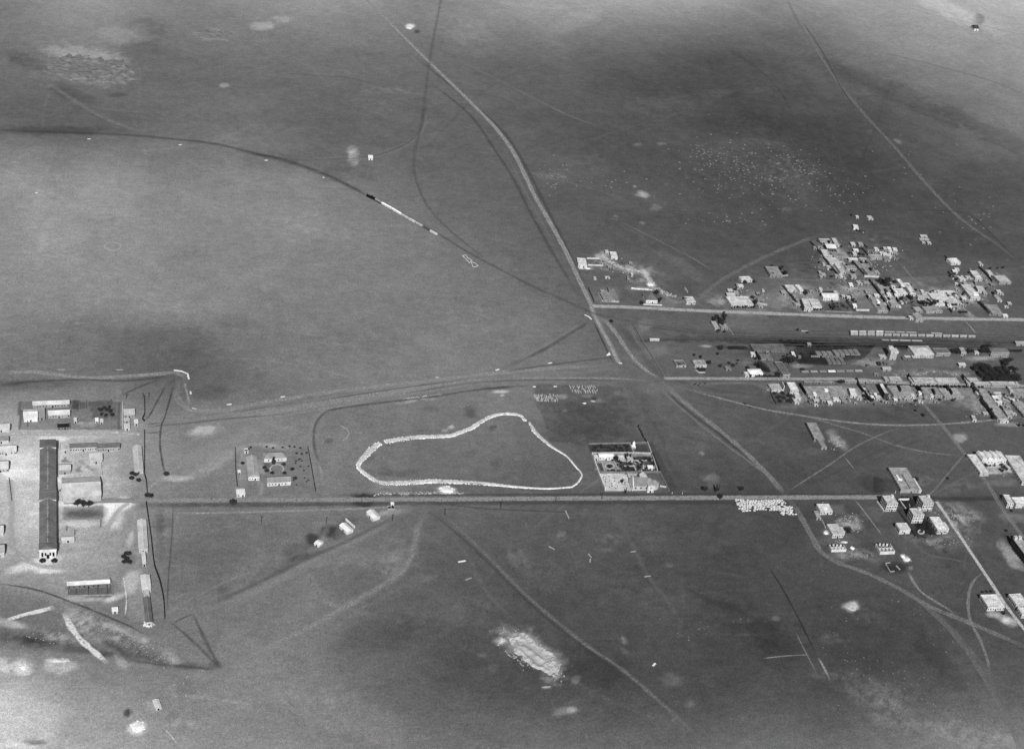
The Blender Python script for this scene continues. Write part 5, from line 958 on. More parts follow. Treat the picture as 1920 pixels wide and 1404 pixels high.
Bd('house', 'pale house with broken white walls at the left end below the street', 'house', 1447.5, 731, 1468, 720, 3.4, 'flat', 190, 172, bl=(1442, 720, 730.5), win=(3, 1, 2))
wall('white jagged wall right of the left end house', [(1466,720),(1470,728),(1468,734)], 3, 215, .8); wall('dark garden wall below the left end house', [(1444,735),(1449,748),(1455,757)], 1.6, 60)
Bd('tall_house', 'tall bright roofed house slanting down from the terrace street', 'house', 1482.6, 731, 1498, 716.2, 6.5, 'flat', 195, 212, bl=(1474.6, 716.2, 730.6), win=(3, 2, 4)); Bd('annex', 'white walled annex below the tall bright roofed house', 'annex', 1492, 745, 1502, 736, 4, 'flat', 205, 185, bl=(1488, 736, 744.5)); Bd('annex', 'rough pale yard building at the foot of the white annex', 'annex', 1491, 755, 1499, 748, 2.6, 'flat', 190, 180)
wall('black diagonal wall right of the tall bright roofed house', [(1498.5,723),(1504,731),(1510,741)], 4, 35, 1.2)
Bd('row_house', 'wide flat mud roofed house row, left part', 'house', 1516, 741.5, 1558, 724, 3.6, 'flat', 150, 146, bl=(1509, 724, 741), win=(9, 1, 0)); Bd('row_house', 'wide flat mud roofed house row, right part', 'house', 1559, 741.5, 1592, 723.5, 3.6, 'flat', 150, 140, bl=(1549, 723.5, 741), win=(7, 1, 0))
def cube_(l, x, y, s=5, h=2.6, g=225, yy=3.2): Bd('hut', l, 'hut', x-s/2, y+yy/2, x+s/2, y-yy/2, h, 'flat', g, g)
Bd('roof_room', 'little white room on the left mud roof', 'hut', 1526, 739, 1532, 735, 5.2, 'flat', 225, 230); Bd('roof_room', 'little white room on the middle of the mud roofs', 'hut', 1547, 731.5, 1553.5, 728, 5.2, 'flat', 225, 230)
Bd('house', 'white house with a slanted roof at the right end of the mud roofed row', 'house', 1595, 739, 1607, 727, 4.5, 'flat', 205, 215, bl=(1591, 727, 738), win=(3, 1, 0)); Bd('hut', 'pale hut standing below the mud roofed row', 'hut', 1563.5, 748.5, 1574, 744.5, 3.4, 'flat', 205, 200, bl=(1561, 744.5, 748.5))
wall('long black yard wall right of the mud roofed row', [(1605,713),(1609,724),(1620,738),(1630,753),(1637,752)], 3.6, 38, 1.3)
Bd('hut', 'white hut in the middle of the black walled yard', 'hut', 1634.5, 746, 1641, 741, 3, 'flat', 215, 215); Bd('hut', 'pale broken hut at the top of the black walled yard', 'hut', 1620, 731, 1628, 726, 2, 'flat', 175, 170)
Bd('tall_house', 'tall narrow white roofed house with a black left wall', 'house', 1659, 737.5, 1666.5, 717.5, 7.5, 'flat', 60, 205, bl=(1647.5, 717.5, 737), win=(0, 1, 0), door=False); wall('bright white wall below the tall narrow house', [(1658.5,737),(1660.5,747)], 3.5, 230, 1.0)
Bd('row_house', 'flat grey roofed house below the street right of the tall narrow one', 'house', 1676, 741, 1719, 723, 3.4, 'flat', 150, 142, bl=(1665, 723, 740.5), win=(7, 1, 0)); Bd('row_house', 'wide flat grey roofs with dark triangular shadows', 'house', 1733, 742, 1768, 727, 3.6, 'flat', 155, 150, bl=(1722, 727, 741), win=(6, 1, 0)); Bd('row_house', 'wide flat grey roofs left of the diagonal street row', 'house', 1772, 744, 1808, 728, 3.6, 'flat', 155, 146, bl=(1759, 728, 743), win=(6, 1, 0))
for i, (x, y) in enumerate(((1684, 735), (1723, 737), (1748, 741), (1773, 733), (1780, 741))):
    wall('dark stub standing for shadow on the flat grey roofs, %s from the left' % ('first', 'second', 'third', 'fourth', 'fifth')[i], [(x-2,y-4),(x+2.5,y+4)], 6.2, 40, 1.6, 'shadow_stub')  # dark stubs put where the roofs only show shadow
Bd('roof_room', 'little white room at the left end of the wide grey roofs', 'hut', 1724, 737, 1729, 733, 4.6, 'flat', 220, 225); Bd('roof_room', 'little pale room on the wide grey roofs', 'hut', 1746, 742, 1751, 738.5, 4.6, 'flat', 210, 210)
Bd('long_row', 'long diagonal grey roofed row with trees along its black side', 'house', 1871, 784, 1889, 729, 3.8, 'flat', 165, 158, bl=(1829, 729, 783), win=(3, 1, 6)); Bd('long_row', 'second diagonal grey roofed row at the right edge', 'house', 1920, 779, 1940, 753, 3.8, 'flat', 150, 156, bl=(1898, 753, 778.5), win=(2, 1, 4))
Bd('house', 'bright slim roof inside the dark wall at the top of the diagonal row', 'house', 1836.5, 744, 1839.5, 733, 4.2, 'flat', 200, 225, bl=(1828.5, 733, 743.6))
Bd('house', 'white cluttered house between the two diagonal rows', 'house', 1866, 752, 1879, 741, 3.6, 'flat', 215, 210, bl=(1859, 741, 751.5), win=(3, 1, 0)); Bd('hut', 'pale hut below the white cluttered house', 'hut', 1872, 758, 1879, 753, 3, 'flat', 195, 195); Bd('house', 'pale sloped hut near the foot of the diagonal row', 'house', 1890, 780, 1898, 769, 3.2, 'flat', 185, 178, bl=(1883, 769, 779.5)); 
Bd('house', 'pale end house at the top right of the diagonal row', 'house', 1895, 734, 1901, 724, 4, 'flat', 190, 200, bl=(1889, 724, 733.5)); Bd('hut', 'small ruined white hut below the grey roofs in open ground', 'hut', 1824.5, 786, 1831, 778, 3.4, 'flat', 195, 185, bl=(1821, 778, 785.5)); Bd('house', 'grey flat roofed house at the right edge of the terrace', 'house', 1902, 741, 1930, 728, 3.6, 'flat', 150, 146, bl=(1896, 728, 740.5))
Bd('hut', 'pale end building at the foot of the diagonal row', 'hut', 1876, 789, 1892, 785, 3, 'flat', 190, 172, win=(2, 1, 0))

# far away marks
Bd('hut', 'lone white hut on dark ground near the top right corner', 'hut', 1827.5, 54, 1835, 49, 4, 'gablex', 225, 60, pitch=.6)
Bd('hut', 'small white railway hut beside the pale dust ring', 'hut', 691, 296.5, 699, 291.5, 3, 'gablex', 215, 220); 
Bd('hut', 'pale block hut on the rough ground at the bottom left', 'hut', 292, 1328, 303, 1312, 2.2, 'gabley', 200, 215, bl=(286, 1312, 1326), pitch=.2)

# yard partitions, lean-tos and ruins that fill the village plots; dark walls painted with side shade
for l, pts, h, g in (('low mud wall across the top yard of the upper village', [(1531,452),(1541,459)], 2, 70), ('pale mud wall between the crumbling house and its yard', [(1543,482),(1560,481)], 2, 175), ('thin dark yard wall under the bright roofed house', [(1552,469),(1570,469)], 2.4, 50),
    ('pale partition wall right of the pale ruin', [(1574,484),(1584,496)], 2, 170), ('dark partition wall in the lower ruin yard', [(1586,497),(1597,512)], 2, 60), ('pale back wall of the central yards', [(1609,485),(1624,487),(1634,498)], 2, 165), ('pale wall stub beside the square tree', [(1634,506),(1640,514)], 2, 175),
    ('dark kink of wall beside the great black tree', [(1672,528),(1680,530)], 2.4, 50), ('pale wall below the bright cluttered house', [(1684,553),(1702,552)], 2, 195), ('dark stub wall between bright cluttered house and trees', [(1700,553),(1708,560)], 2.4, 50), ('pale wall along the back of the wide irregular roofs', [(1745,548),(1785,547),(1798,553)], 2, 190),
    ('dark wall in the yard of the wide irregular roofs', [(1735,560),(1745,567)], 2.2, 50), ('pale arc of wall in the last street garden', [(1786,571),(1793,568),(1801,570),(1806,577)], 1.4, 165), ('pale wall right of the last street garden', [(1806,579),(1818,590)], 1.4, 175), ('dark wall behind the broad slanting house', [(1795,533),(1803,540)], 2.2, 50),
    ('pale yard wall of the far right white house', [(1776,485),(1783,493),(1800,496)], 1.8, 150), ('dark yard wall left of the far right white house', [(1771,481),(1779,489)], 2, 55), ('pale yard wall below the bright slanting house', [(1812,523),(1842,525)], 1.8, 160), ('dark wall left of the small pale lower house', [(1859,549),(1866,558)], 2, 55),
    ('pale wall in the yard of the grey flat house', [(1440,516),(1462,519),(1477,517)], 1.6, 155), ('dark left yard wall of the big bush fronted house', [(1361,552),(1367,566),(1371,574)], 2.4, 55), ('pale front wall right of the bush fronted house', [(1420,569),(1438,573)], 1.8, 170), ('pale wall arc behind the bush fronted house', [(1376,541),(1386,543),(1390,549)], 1.6, 150),
    ('pale front wall of the garden right of the double fronted house', [(1547,584),(1600,586)], 1.0, 130), ('pale dotted wall by the street in the open yard', [(1605,582.5),(1629,583)], 2.2, 190), ('dark slanting wall beside the open street yard', [(1588,568),(1602,583)], 1.6, 70), ('dark wall left of the long white roofed house', [(1538,552),(1543,560)], 2.4, 50),
    ('pale yard wall below the long white roofed house', [(1546,563),(1574,563)], 1.4, 150), ('dark wall behind the long white roofed house', [(1543,549.5),(1562,549)], 2.4, 55), ('pale wall in the yard of the tall bright roofed house', [(1504,744),(1512,752)], 1.6, 150), ('pale wall below the wide grey roofs', [(1722,744),(1760,746)], 1.2, 150),
    ('dark yard wall right of the bright terrace house', [(1838,718),(1850,722)], 3, 45), ('pale wall left of the second diagonal row', [(1880,748),(1893,754)], 1.8, 165), ('dark wall below the white cluttered house', [(1872,760),(1880,770)], 2.4, 50), ('dark wall under the pale rubble of the court', [(1620,726),(1629,737)], 2.4, 60),
    ('pale back wall of the white cluttered house', [(1862,738),(1876,738)], 2, 190), ('dark dividing wall inside the long terrace', [(1701,706),(1712,722)], 4.4, 45), ('dark dividing wall left of the bright terrace house', [(1802,707),(1816,722)], 4.4, 45), ('dark dividing wall at the right of the terrace', [(1896,715),(1903,724)], 4.2, 50),
    ('dark dividing wall between wide grey roofs', [(1716,727),(1731,746)], 4, 45), ('black end wall of the row of timber stacks', [(1520,664),(1524,668)], 2, 40)):
    wall(l, pts, h, g, .8)
for l, x, y, w_, d_, h, g in (('pale lean-to inside the top yard of the upper village', 1551, 456, 8, 4, 2.6, 165), ('pale lean-to against the second dark village wall', 1556, 500, 8, 5, 2.6, 180), ('pale lean-to at the foot of the second dark wall', 1571, 516, 8, 4, 2.6, 170), ('grey lean-to right of the square tree', 1646, 509, 8, 5, 2.6, 150), ('pale shed behind the central yards', 1617, 486, 9, 3, 2.6, 160),
    ('white shed below the great black tree', 1668, 552, 6, 4, 2.8, 215), ('white shed against the short black wall', 1682, 554, 5, 4, 2.8, 210), ('pale shed left of the wide irregular roofs', 1736, 552, 10, 4, 2.8, 185), ('pale shed below the wide irregular roofs', 1758, 571, 10, 3.5, 2.8, 200), ('white shed in the garden of the last street house', 1782, 574, 6, 4, 2.6, 205),
    ('pale shed right of the rough roofs', 1800, 566, 8, 5, 2.6, 185), ('pale shed right of the broad slanting house', 1848, 549, 6, 4, 2.6, 160), ('tiny pale shed below the square farthest house', 1888, 574, 7, 3, 2, 175), ('pale hut on the open ground right of the small lower house', 1894, 569, 6, 3, 1.6, 175), ('pale shed in the far right walled plot', 1790, 519, 7, 4, 2.4, 190),
    ('bright hut in the open street yard', 1604, 573, 6, 4, 2.6, 225), ('pale hut behind the open street yard', 1592, 557, 6, 3, 2.4, 185), ('pale hut by the long white roofed house', 1582, 555, 5, 3, 2.4, 175), ('grey shed behind the bush fronted house', 1372, 548, 8, 4, 2.6, 130), ('pale shed at the end of the bush row', 1427, 573, 8, 3, 2.4, 165),
    ('pale lean-to on the yard house by the crossroads', 1131, 545, 8, 4, 2.4, 150), ('pale shed on the lower mud roofed ground', 1545, 750, 7, 3, 2.4, 165), ('pale shed below the grey street roofs', 1700, 747, 9, 3, 2.4, 165), ('white shed right of the grey street roofs', 1712, 741, 5, 3.5, 2.8, 210), ('pale shed by the foot of the diagonal row', 1868, 772, 7, 4, 2.6, 170),
    ('small pale shed on the sidings near the coal yard', 1644, 700, 8, 2.5, 2.4, 150), ('pale hut in the dark workshop yard', 1440, 659.5, 7, 3, 2.6, 140), ('pale lamp hut beside the sooty siding', 1518, 645, 6, 3, 2.4, 140), ('pale shed inside the dark grove', 1866, 692, 7, 4, 3, 170), ('small white building at the lower right of the dark grove', 1897, 699, 6, 5, 4, 190)):
    Bd('shed', l, 'shed', x-w_/2, y+d_/2, x+w_/2, y-d_/2, h, 'flat' if w_ > 6 else 'shedx', g, g)

# small outbuildings crowded into the plots between the houses
fr = random.Random(31)
def free(x, y, m):
    for cx, cy, a, hw, hd in FOOT:
        dx, dy = x-cx, y-cy; u = dx*math.cos(a)+dy*math.sin(a); v = -dx*math.sin(a)+dy*math.cos(a)
        if abs(u) < hw+m and abs(v) < hd+m: return False
    return True
for what, grp, n, cx, cy, rx, ry in (('small mud outbuilding in the upper village yards', 'outbuildings of the upper village', 15, 1572, 488, 44, 32), ('small mud outbuilding around the great black tree', 'outbuildings round the great tree', 14, 1664, 552, 40, 24), ('small pale outbuilding among the wide irregular roofs', 'outbuildings of the irregular roofs', 14, 1765, 562, 46, 16),
        ('small outbuilding among the far right houses', 'outbuildings of the far right houses', 13, 1836, 530, 44, 26), ('small shed in the yards below the terrace', 'sheds below the terrace', 15, 1700, 745, 90, 8), ('small shed in the hamlet behind the village', 'sheds of the hamlet', 9, 1654, 474, 26, 9), ('small shed around the bush fronted house', 'sheds round the bush fronted house', 7, 1400, 550, 36, 16),
        ('small shed between the mud roofs and footpath', 'sheds below the mud roofs', 9, 1560, 751, 46, 7), ('small dark railway hut between the sidings', 'railway huts', 9, 1600, 672, 110, 14), ('small shed near the far diagonal rows', 'sheds of the diagonal rows', 12, 1880, 762, 34, 22), ('small shed round the large double fronted house', 'sheds of the double fronted house', 9, 1510, 556, 44, 20), ('small pale ruin near the yards by the diagonal road', 'ruins by the diagonal road', 8, 1150, 505, 46, 22)):
    k = tries = 0
    while k < n and tries < 400:
        tries += 1; x, y = cx+fr.uniform(-1, 1)*rx, cy+fr.uniform(-1, 1)*ry; w_ = fr.uniform(3.5, 9); d_ = fr.uniform(2.2, 4.5); A = P(x, y)
        if abs(y-(590+(x-1500)*.033)) < 9 or not free(A[0], A[1], 3.2): continue
        g = fr.choice((130, 145, 165, 185, 200)) if 'dark' not in what else fr.choice((60, 90, 110)); h = fr.uniform(1.6, 3)
        Bd('shed', what, 'shed', x-w_/2, y+d_/2, x+w_/2, y-d_/2, h, fr.choice(('flat', 'shedx')), g, g+fr.uniform(-15, 15), group=grp, door=w_ > 5); k += 1
# ------------------------------------------------------------------ rolling stock
ORD = ['first', 'second', 'third', 'fourth', 'fifth', 'sixth', 'seventh', 'eighth', 'ninth', 'tenth', 'eleventh', 'twelfth', 'thirteenth', 'fourteenth', 'fifteenth', 'sixteenth']
def wheels(root, L_, n=2):
    if 'wheel' not in _uid: 
        m = MB(); k = 12; m.cyl(0, 0, 0, .14, .5, .5, 12); me = m.mesh('wheel'); me.transform(Matrix.Rotation(math.pi/2, 4, 'X')); me.materials.append(mat(40, 'metal')); _uid['wheel'] = me
    for i in range(n):
        for s in (-1, 1): link('wheel', _uid['wheel'], None, root, ((i/(n-1)-.5)*L_*.62, s*.72+.07, .85))
def wagon(kind, L_, g):
    root = link(kind, None)
    if kind == 'box_wagon':
        MB().box(-L_/2, -1.35, 1.1, L_/2, 1.35, 3.2).build('body', mat(g, 'paint'), root)
        r = MB(); pr = [(-1.5, 3.2), (-.9, 3.6), (0, 3.75), (.9, 3.6), (1.5, 3.2)]
        r.v = [(x, y, z) for x in (-L_/2-.1, L_/2+.1) for y, z in pr]; r.f = [(i, i+1, i+6, i+5) for i in range(4)]+[(4, 3, 2, 1, 0), (5, 6, 7, 8, 9), (0, 5, 9, 4)]
        r.build('roof', mat(g+12, 'metal'), root); MB().box(-.9, -1.42, 1.2, .9, -1.36, 3.0).build('door', mat(g-25, 'paint'), root)
    elif kind == 'open_wagon':
        t = .12; MB().box(-L_/2, -1.35, 1.1, L_/2, -1.35+t, 2.1).box(-L_/2, 1.35-t, 1.1, L_/2, 1.35, 2.1).box(-L_/2, -1.35+t, 1.1, -L_/2+t, 1.35-t, 2.1).box(L_/2-t, -1.35+t, 1.1, L_/2, 1.35-t, 2.1).build('body', mat(g, 'paint'), root)
        MB().box(-L_/2+t, -1.35+t, 1.1, L_/2-t, 1.35-t, 1.4).build('floor', mat(g-5, 'earth'), root)
    elif kind == 'coach':
        MB().box(-L_/2, -1.4, 1.2, L_/2, 1.4, 3.3).build('body', mat(g-30, 'paint'), root)
        r = MB(); pr = [(-1.6, 3.3), (-.9, 3.75), (0, 3.9), (.9, 3.75), (1.6, 3.3)]
        r.v = [(x, y, z) for x in (-L_/2-.2, L_/2+.2) for y, z in pr]; r.f = [(i, i+1, i+6, i+5) for i in range(4)]+[(4, 3, 2, 1, 0), (5, 6, 7, 8, 9), (0, 5, 9, 4)]
        r.build('roof', mat(g+15, 'paint'), root)
        for i in range(6):
            for s in (-1, 1): opening(root, 'window', (i-2.5)*L_/6.6, s*1.42, 2.1, 0, 1.1, .8)
    else:
        MB().box(-L_/2, -1.35, 1.1, L_/2, 1.35, 1.35).build('body', mat(g, 'paint'), root)
    MB().box(-L_/2+.2, -1.0, .8, L_/2-.2, 1.0, 1.08).box(-L_/2-.5, -.15, .9, L_/2+.5, .15, 1.05).build('underframe', mat(30, 'metal'), root)
    wheels(root, L_, 2 if kind != 'coach' else 4); return root
protos = {}
def place_wagon(kind, g, p0, p1, label, cat, group, z=2.2, first=[0]):
    a, b = P(*p0, z), P(*p1, z); L_ = float(np.linalg.norm((b-a)[:2])); key = (kind, g, round(L_))
    if key not in protos: o = protos[key] = wagon(kind, float(round(L_))-1.3, g)
    else: o = copy_tree(protos[key])
    o.location = ((a[0]+b[0])/2, (a[1]+b[1])/2, 0); o.rotation_euler = (0, 0, math.atan2(b[1]-a[1], b[0]-a[0])); tag(o, label, cat, group)
def row(kind, xs, ya, yb, gs, what, group, z=2.2):
    for i in range(len(xs)-1):
        f0 = (xs[i]-xs[0])/(xs[-1]-xs[0]); f1 = (xs[i+1]-xs[0])/(xs[-1]-xs[0])
        g = gs[i % len(gs)]
        place_wagon(kind, g, (xs[i]+.2, ya+(yb-ya)*f0), (xs[i+1]-.2, ya+(yb-ya)*f1), '%s, %s from the left' % (what, ORD[i]), 'wagon', group, z)
row('box_wagon', [1593.5+15.73*i for i in range(16)], 625.8, 630.6, [150, 150, 142, 155, 145, 140], 'grey box wagon of the long front row', 'box wagons in the long front row', 2.4)
row('box_wagon', [1593.5, 1609, 1625, 1641, 1657], 621.0, 621.0, [168, 160, 150, 172], 'pale box wagon close behind the long row', 'box wagons behind the long row', 3.0)
row('flat_wagon', [1657.5, 1679.5, 1697.5, 1719.5], 621.8, 623.0, [160], 'long flat wagon behind the long row', 'flat wagons behind the long row', 1.3)
place_wagon('flat_wagon', 165, (1745, 624.2), (1767, 625), 'single long flat wagon behind the gap in the long row', 'wagon', 'flat wagons behind the long row', 1.3)
row('flat_wagon', [1652, 1668.5, 1685.5, 1708.5, 1730], 636.9, 638.8, [150, 175, 172, 170], 'flat wagon in the row by the water tower', 'flat wagons by the water tower', 1.3)
row('open_wagon', [1694, 1708.5, 1724, 1740], 667.5, 668.5, [175, 180, 165], 'open pale wagon in front of the goods shed', 'wagons in front of the goods shed', 2.0)
row('open_wagon', [1501.5, 1518, 1535, 1551.5, 1568, 1585, 1602, 1618], 696.6, 694.6, [140, 145, 132, 222, 135, 130, 160], 'open wagon on the goods siding', 'open wagons on the goods siding', 1.8)
place_wagon('box_wagon', 172, (1217.5, 635.5), (1236.5, 635.8), 'pale box wagon standing alone at the left end of the siding', 'wagon', None, 3.0)
# moving train
place_wagon('coach', 130, (703.6, 373), (715.6, 379.6), 'grey van coupled behind the black locomotive', 'wagon', 'coaches of the moving train', 3)
place_wagon('coach', 235, (716, 379.8), (734.5, 390), 'bright white coach second behind the locomotive', 'coach', 'coaches of the moving train', 3)
place_wagon('coach', 240, (735, 390.2), (753, 401), 'bright white coach third behind the locomotive', 'coach', 'coaches of the moving train', 3)
place_wagon('box_wagon', 170, (753.6, 401.3), (766, 408.5), 'grey van fourth behind the locomotive', 'wagon', 'vans of the moving train', 3)
place_wagon('box_wagon', 185, (766.6, 408.8), (779.5, 415.8), 'pale van fifth behind the locomotive', 'wagon', 'vans of the moving train', 3)
place_wagon('box_wagon', 160, (780, 416), (792.5, 423), 'grey van sixth behind the locomotive', 'wagon', 'vans of the moving train', 3)
place_wagon('flat_wagon', 80, (793, 424), (806, 432), 'empty dark flat wagon near the end of the train', 'wagon', None, 1.3)
place_wagon('box_wagon', 185, (806.6, 431.4), (820, 439), 'last pale van at the tail of the train', 'wagon', 'vans of the moving train', 3)
def loco(p0, p1, label):
    a, b = P(*p0, 2), P(*p1, 2); L_ = float(np.linalg.norm((b-a)[:2])); k = mat(18, 'paint')
    root = thing('steam_locomotive', label, 'locomotive', ((a[0]+b[0])/2, (a[1]+b[1])/2, 0), math.atan2(b[1]-a[1], b[0]-a[0])+math.pi)
    h = L_/2; MB().cylx(-h*.05, h*.95, 0, 2.5, .95, 12).build('boiler', k, root); MB().cyl(h*.82, 0, 3.3, 4.5, .32, .4, 10).build('chimney', k, root); MB().cyl(h*.35, 0, 3.3, 4.0, .4, .35, 10).build('dome', k, root)
    MB().box(-h*.3, -1.4, 1.2, -h*.05, 1.4, 3.9).build('cab', k, root); MB().box(-h*.95, -1.4, 1.2, -h*.36, 1.4, 3.2).build('tender', k, root); MB().box(-h, -1.2, .8, h, 1.2, 1.2).build('underframe', k, root); wheels(root, L_, 5)
loco((687.5, 365.8), (703, 373), 'black steam locomotive pulling the train on the open plain')

# ------------------------------------------------------------------ trees and shrubs
def tree_proto(kind, seed):
    r = random.Random(seed); root = link(kind, None)
    H = {'round_tree': 8.0, 'cypress_tree': 10.0, 'broad_tree': 12.0}[kind]
    t = MB().cyl(0, 0, 0, H*.45, .3, .17, 7)
    if kind == 'round_tree':
        for i in range(4):
            a = i*1.6+r.random(); n = len(t.v); e = (1.8*math.cos(a), 1.8*math.sin(a), H*.68)
            t.hull8([(.1, -.1, H*.33), (.1, .1, H*.33), (-.1, .1, H*.33), (-.1, -.1, H*.33)], [(e[0]+.05, e[1]-.05, e[2]), (e[0]+.05, e[1]+.05, e[2]), (e[0]-.05, e[1]+.05, e[2]), (e[0]-.05, e[1]-.05, e[2])])
    t.build('trunk', mat(60, 'earth'), root)
    c = MB()
    if kind == 'round_tree':
        cl = [(r.uniform(-1.9, 1.9), r.uniform(-1.9, 1.9), H*.62+r.uniform(-1.6, 1.7), r.uniform(1.1, 1.9)) for _ in range(11)]
    elif kind == 'broad_tree':
        cl = [(r.uniform(-1.5, 1.5), r.uniform(-1.5, 1.5), 2.6+i*.5, r.uniform(1.3, 1.9)*(1 if i < 13 else .75)) for i in range(17)]
    else:
        cl = [(r.uniform(-.25, .25), r.uniform(-.25, .25), 1.6+i*.8, 1.15*(1-.8*abs(i-3)/9) if i > 3 else 1.1) for i in range(11)]
    for x, y, z, q in cl:
        for _ in range(75):
            u = r.gauss(0, 1), r.gauss(0, 1), r.gauss(0, 1); n = math.sqrt(sum(k*k for k in u)); s = q*r.uniform(.7, 1.08)/n
            p = Vector((x+u[0]*s, y+u[1]*s, max(.8, z+u[2]*s*.9))); a = Vector((r.gauss(0, 1), r.gauss(0, 1), r.gauss(0, 1))).normalized(); b = a.cross(Vector((r.gauss(0, 1), r.gauss(0, 1), r.gauss(0, 1)))).normalized(); m = r.uniform(.2, .42)
            c.quad(p+a*m, p+b*m, p-a*m, p-b*m)
    c.build('crown', mat(56, 'leaf'), root); return root
def shrub_proto(seed):
    r = random.Random(seed); c = MB()
    for _ in range(190):
        a, q = r.random()*6.28, math.sqrt(r.random())*1.25; z = r.uniform(.1, 1.5)*(1-q*.45); p = Vector((q*math.cos(a), q*math.sin(a), z)); a = Vector((r.gauss(0, 1), r.gauss(0, 1), r.gauss(0, 1))).normalized(); b = a.cross(Vector((r.gauss(0, 1), r.gauss(0, 1), r.gauss(0, 1)))).normalized(); m = r.uniform(.16, .34)
        c.quad(p+a*m, p+b*m, p-a*m, p-b*m)
    return c.mesh('shrub')
_tp = {}; _trees = {}
def tree(x, y, hpx, label, kind='round_tree', group=None, cat='tree', wide=1.0):
    """x, y = foot of the trunk in photo pixels, hpx = height in metres"""
    i = rng.randrange(4 if kind != 'broad_tree' else 2); k = (kind, i)
    if k not in _tp: o = _tp[k] = tree_proto(kind, 11+i+(40 if kind == 'cypress_tree' else 0))
    else: o = copy_tree(_tp[k])
    A = P(x, y); s = hpx/{'round_tree': 8.0, 'cypress_tree': 10.0, 'broad_tree': 12.0}[kind]
    o.location = (A[0], A[1], 0); o.scale = (s*wide, s*wide, s); o.rotation_euler = (0, 0, rng.random()*6.28); tag(o, label, cat, group)
def shrub(x, y, s, label, group=None, g=48):
    i = rng.randrange(3); k = ('shrub', i)
    if k not in _tp: _tp[k] = shrub_proto(70+i)
    A = P(x, y); o = link('shrub', _tp[k], mat(g, 'leaf'), None, (A[0], A[1], 0), rng.random()*6.28, (s, s, s)); tag(o, label, 'shrub', group)
# camp
for x, y, l in ((145, 949, 'left of three dark trees before the big warehouse'), (156, 951, 'middle and tallest of three dark trees before the big warehouse'), (166, 951, 'right of three dark trees before the big warehouse')): tree(x, y, 7.5, l)
for x, y, s in ((188, 772, 5), (194, 768, 4), (200, 771, 4.5), (206, 775, 5.5), (211, 781, 5), (190, 780, 4), (198, 782, 4), (205, 766, 4)): tree(x, y, s, 'dark shrubby tree in the dense corner of the camp gardens', group='trees in the dark corner of the camp gardens')
for x, y in ((248, 886), (254, 888), (247, 895), (260, 899)): shrub(x, y+2, 1.8, 'dark bush on dusty ground below the slanting shed', 'bushes below the slanting shed')
for x, y in ((232, 1042), (237, 1036), (242, 1036), (238, 1046), (243, 1052), (233, 1052)): shrub(x, y+2, 1.7, 'dark shrub in the thicket right of the great hall', 'shrubs in the camp thicket')
for x, y, l in ((276, 929, 'dark bush where the fence meets the camp gate'), (283, 930, 'dark bush on the road side of the camp gate'), (437, 942, 'dark round bush on the lower edge of the long road'), (312, 889, 'dark bush at the foot of the winding ditch'), (80, 1052, 'dark bush left of the hall door'), (102, 1052, 'dark bush right of the hall door')): shrub(x, y, 2.0 if x != 437 else 2.6, l)
# bungalow garden
tree(512.5, 871, 9, 'tall dark pointed tree in front of the upper bungalow', 'cypress_tree', wide=1.5)
for x, y, l in ((510.5, 887, 'dark shrub at the lower left of the round lawn'), (533.5, 887, 'dark shrub at the lower right of the round lawn'), (500, 883, 'dark shrub right of the end-on bungalow'), (532, 871, 'dark shrub under the upper bungalow right end'), (496, 877, 'small dark shrub beside the garden yard'), (548, 880, 'small dark shrub right of the garden'), (553, 897, 'dark shrub right of the gabled bungalow'), (455, 869, 'dark shrub left of the end-on bungalow')): shrub(x, y, 1.5, l)
for x, y in ((500, 838), (512, 840), (530, 839), (543, 837), (552, 838), (563, 840), (566, 851), (575, 849), (466, 842), (470, 839), (556, 850)): shrub(x, y, .9, 'tiny dark shrub along the top of the bungalow garden', 'shrubs along the top of the bungalow garden')
for i in range(14): shrub(550+rng.uniform(0, 32), 850+rng.uniform(5, 60), .7, 'tiny dark shrub on the open right half of the bungalow garden', 'shrubs on the right half of the bungalow garden')
# church garden
tree(1154, 866, 8, 'dark tree in the middle of the church garden'); tree(1174, 860, 7, 'dark tree left of the little house in the church garden', 'cypress_tree', wide=1.6); tree(1181, 860.5, 7, 'slim dark tree before the little house in the church garden', 'cypress_tree', wide=1.2)
tree(1143, 877, 4, 'round tree in the oval flower bed of the church garden', wide=1.5); tree(1197, 879, 3.2, 'low round tree in the hexagonal bed', wide=1.6); tree(1166, 906, 4.6, 'single dark tree in the pale church square'); tree(1172.5, 925, 6, 'dark pointed tree at the road in front of the pale square', 'cypress_tree')
for i in range(70):
    u, v = rng.random(), rng.random(); x = 1124+v*10+u*(100); y = 858+v*27
    if abs(x-1143) < 12 and abs(y-874) < 8: continue
    shrub(x, y, rng.uniform(.7, 1.5), 'small dark garden shrub in the beds of the church garden', 'shrubs in the church garden beds', 44)
for i in range(46):
    u, v = rng.random(), rng.random(); x = 1106+v*6+u*74; y = 834+v*14; shrub(x, y, rng.uniform(.7, 1.2), 'low vine bush in the dark plot along the top garden wall', 'vines in the dark church plot', 40)
for i in range(36):
    u, v = rng.random(), rng.random(); x = 1130+v*9+u*50; y = 892+v*25; shrub(x, y, .4, 'tiny plant on the pale church square', 'plants on the pale church square', 90)
for i, (x, y) in enumerate([(1197, 802), (1199, 807), (1202, 812), (1204, 817), (1206, 821), (1209, 826), (1212, 830)]): tree(x, y, 4, 'dark tree in the short hedge line above the church garden', 'cypress_tree', 'hedge trees above the church garden', wide=1.3)
for i in range(9): t_ = i/8; tree(1223+14*t_, 854+31*t_, 3.8, 'dark tree in the row outside the right garden wall', 'round_tree', 'trees outside the right garden wall', wide=.8)
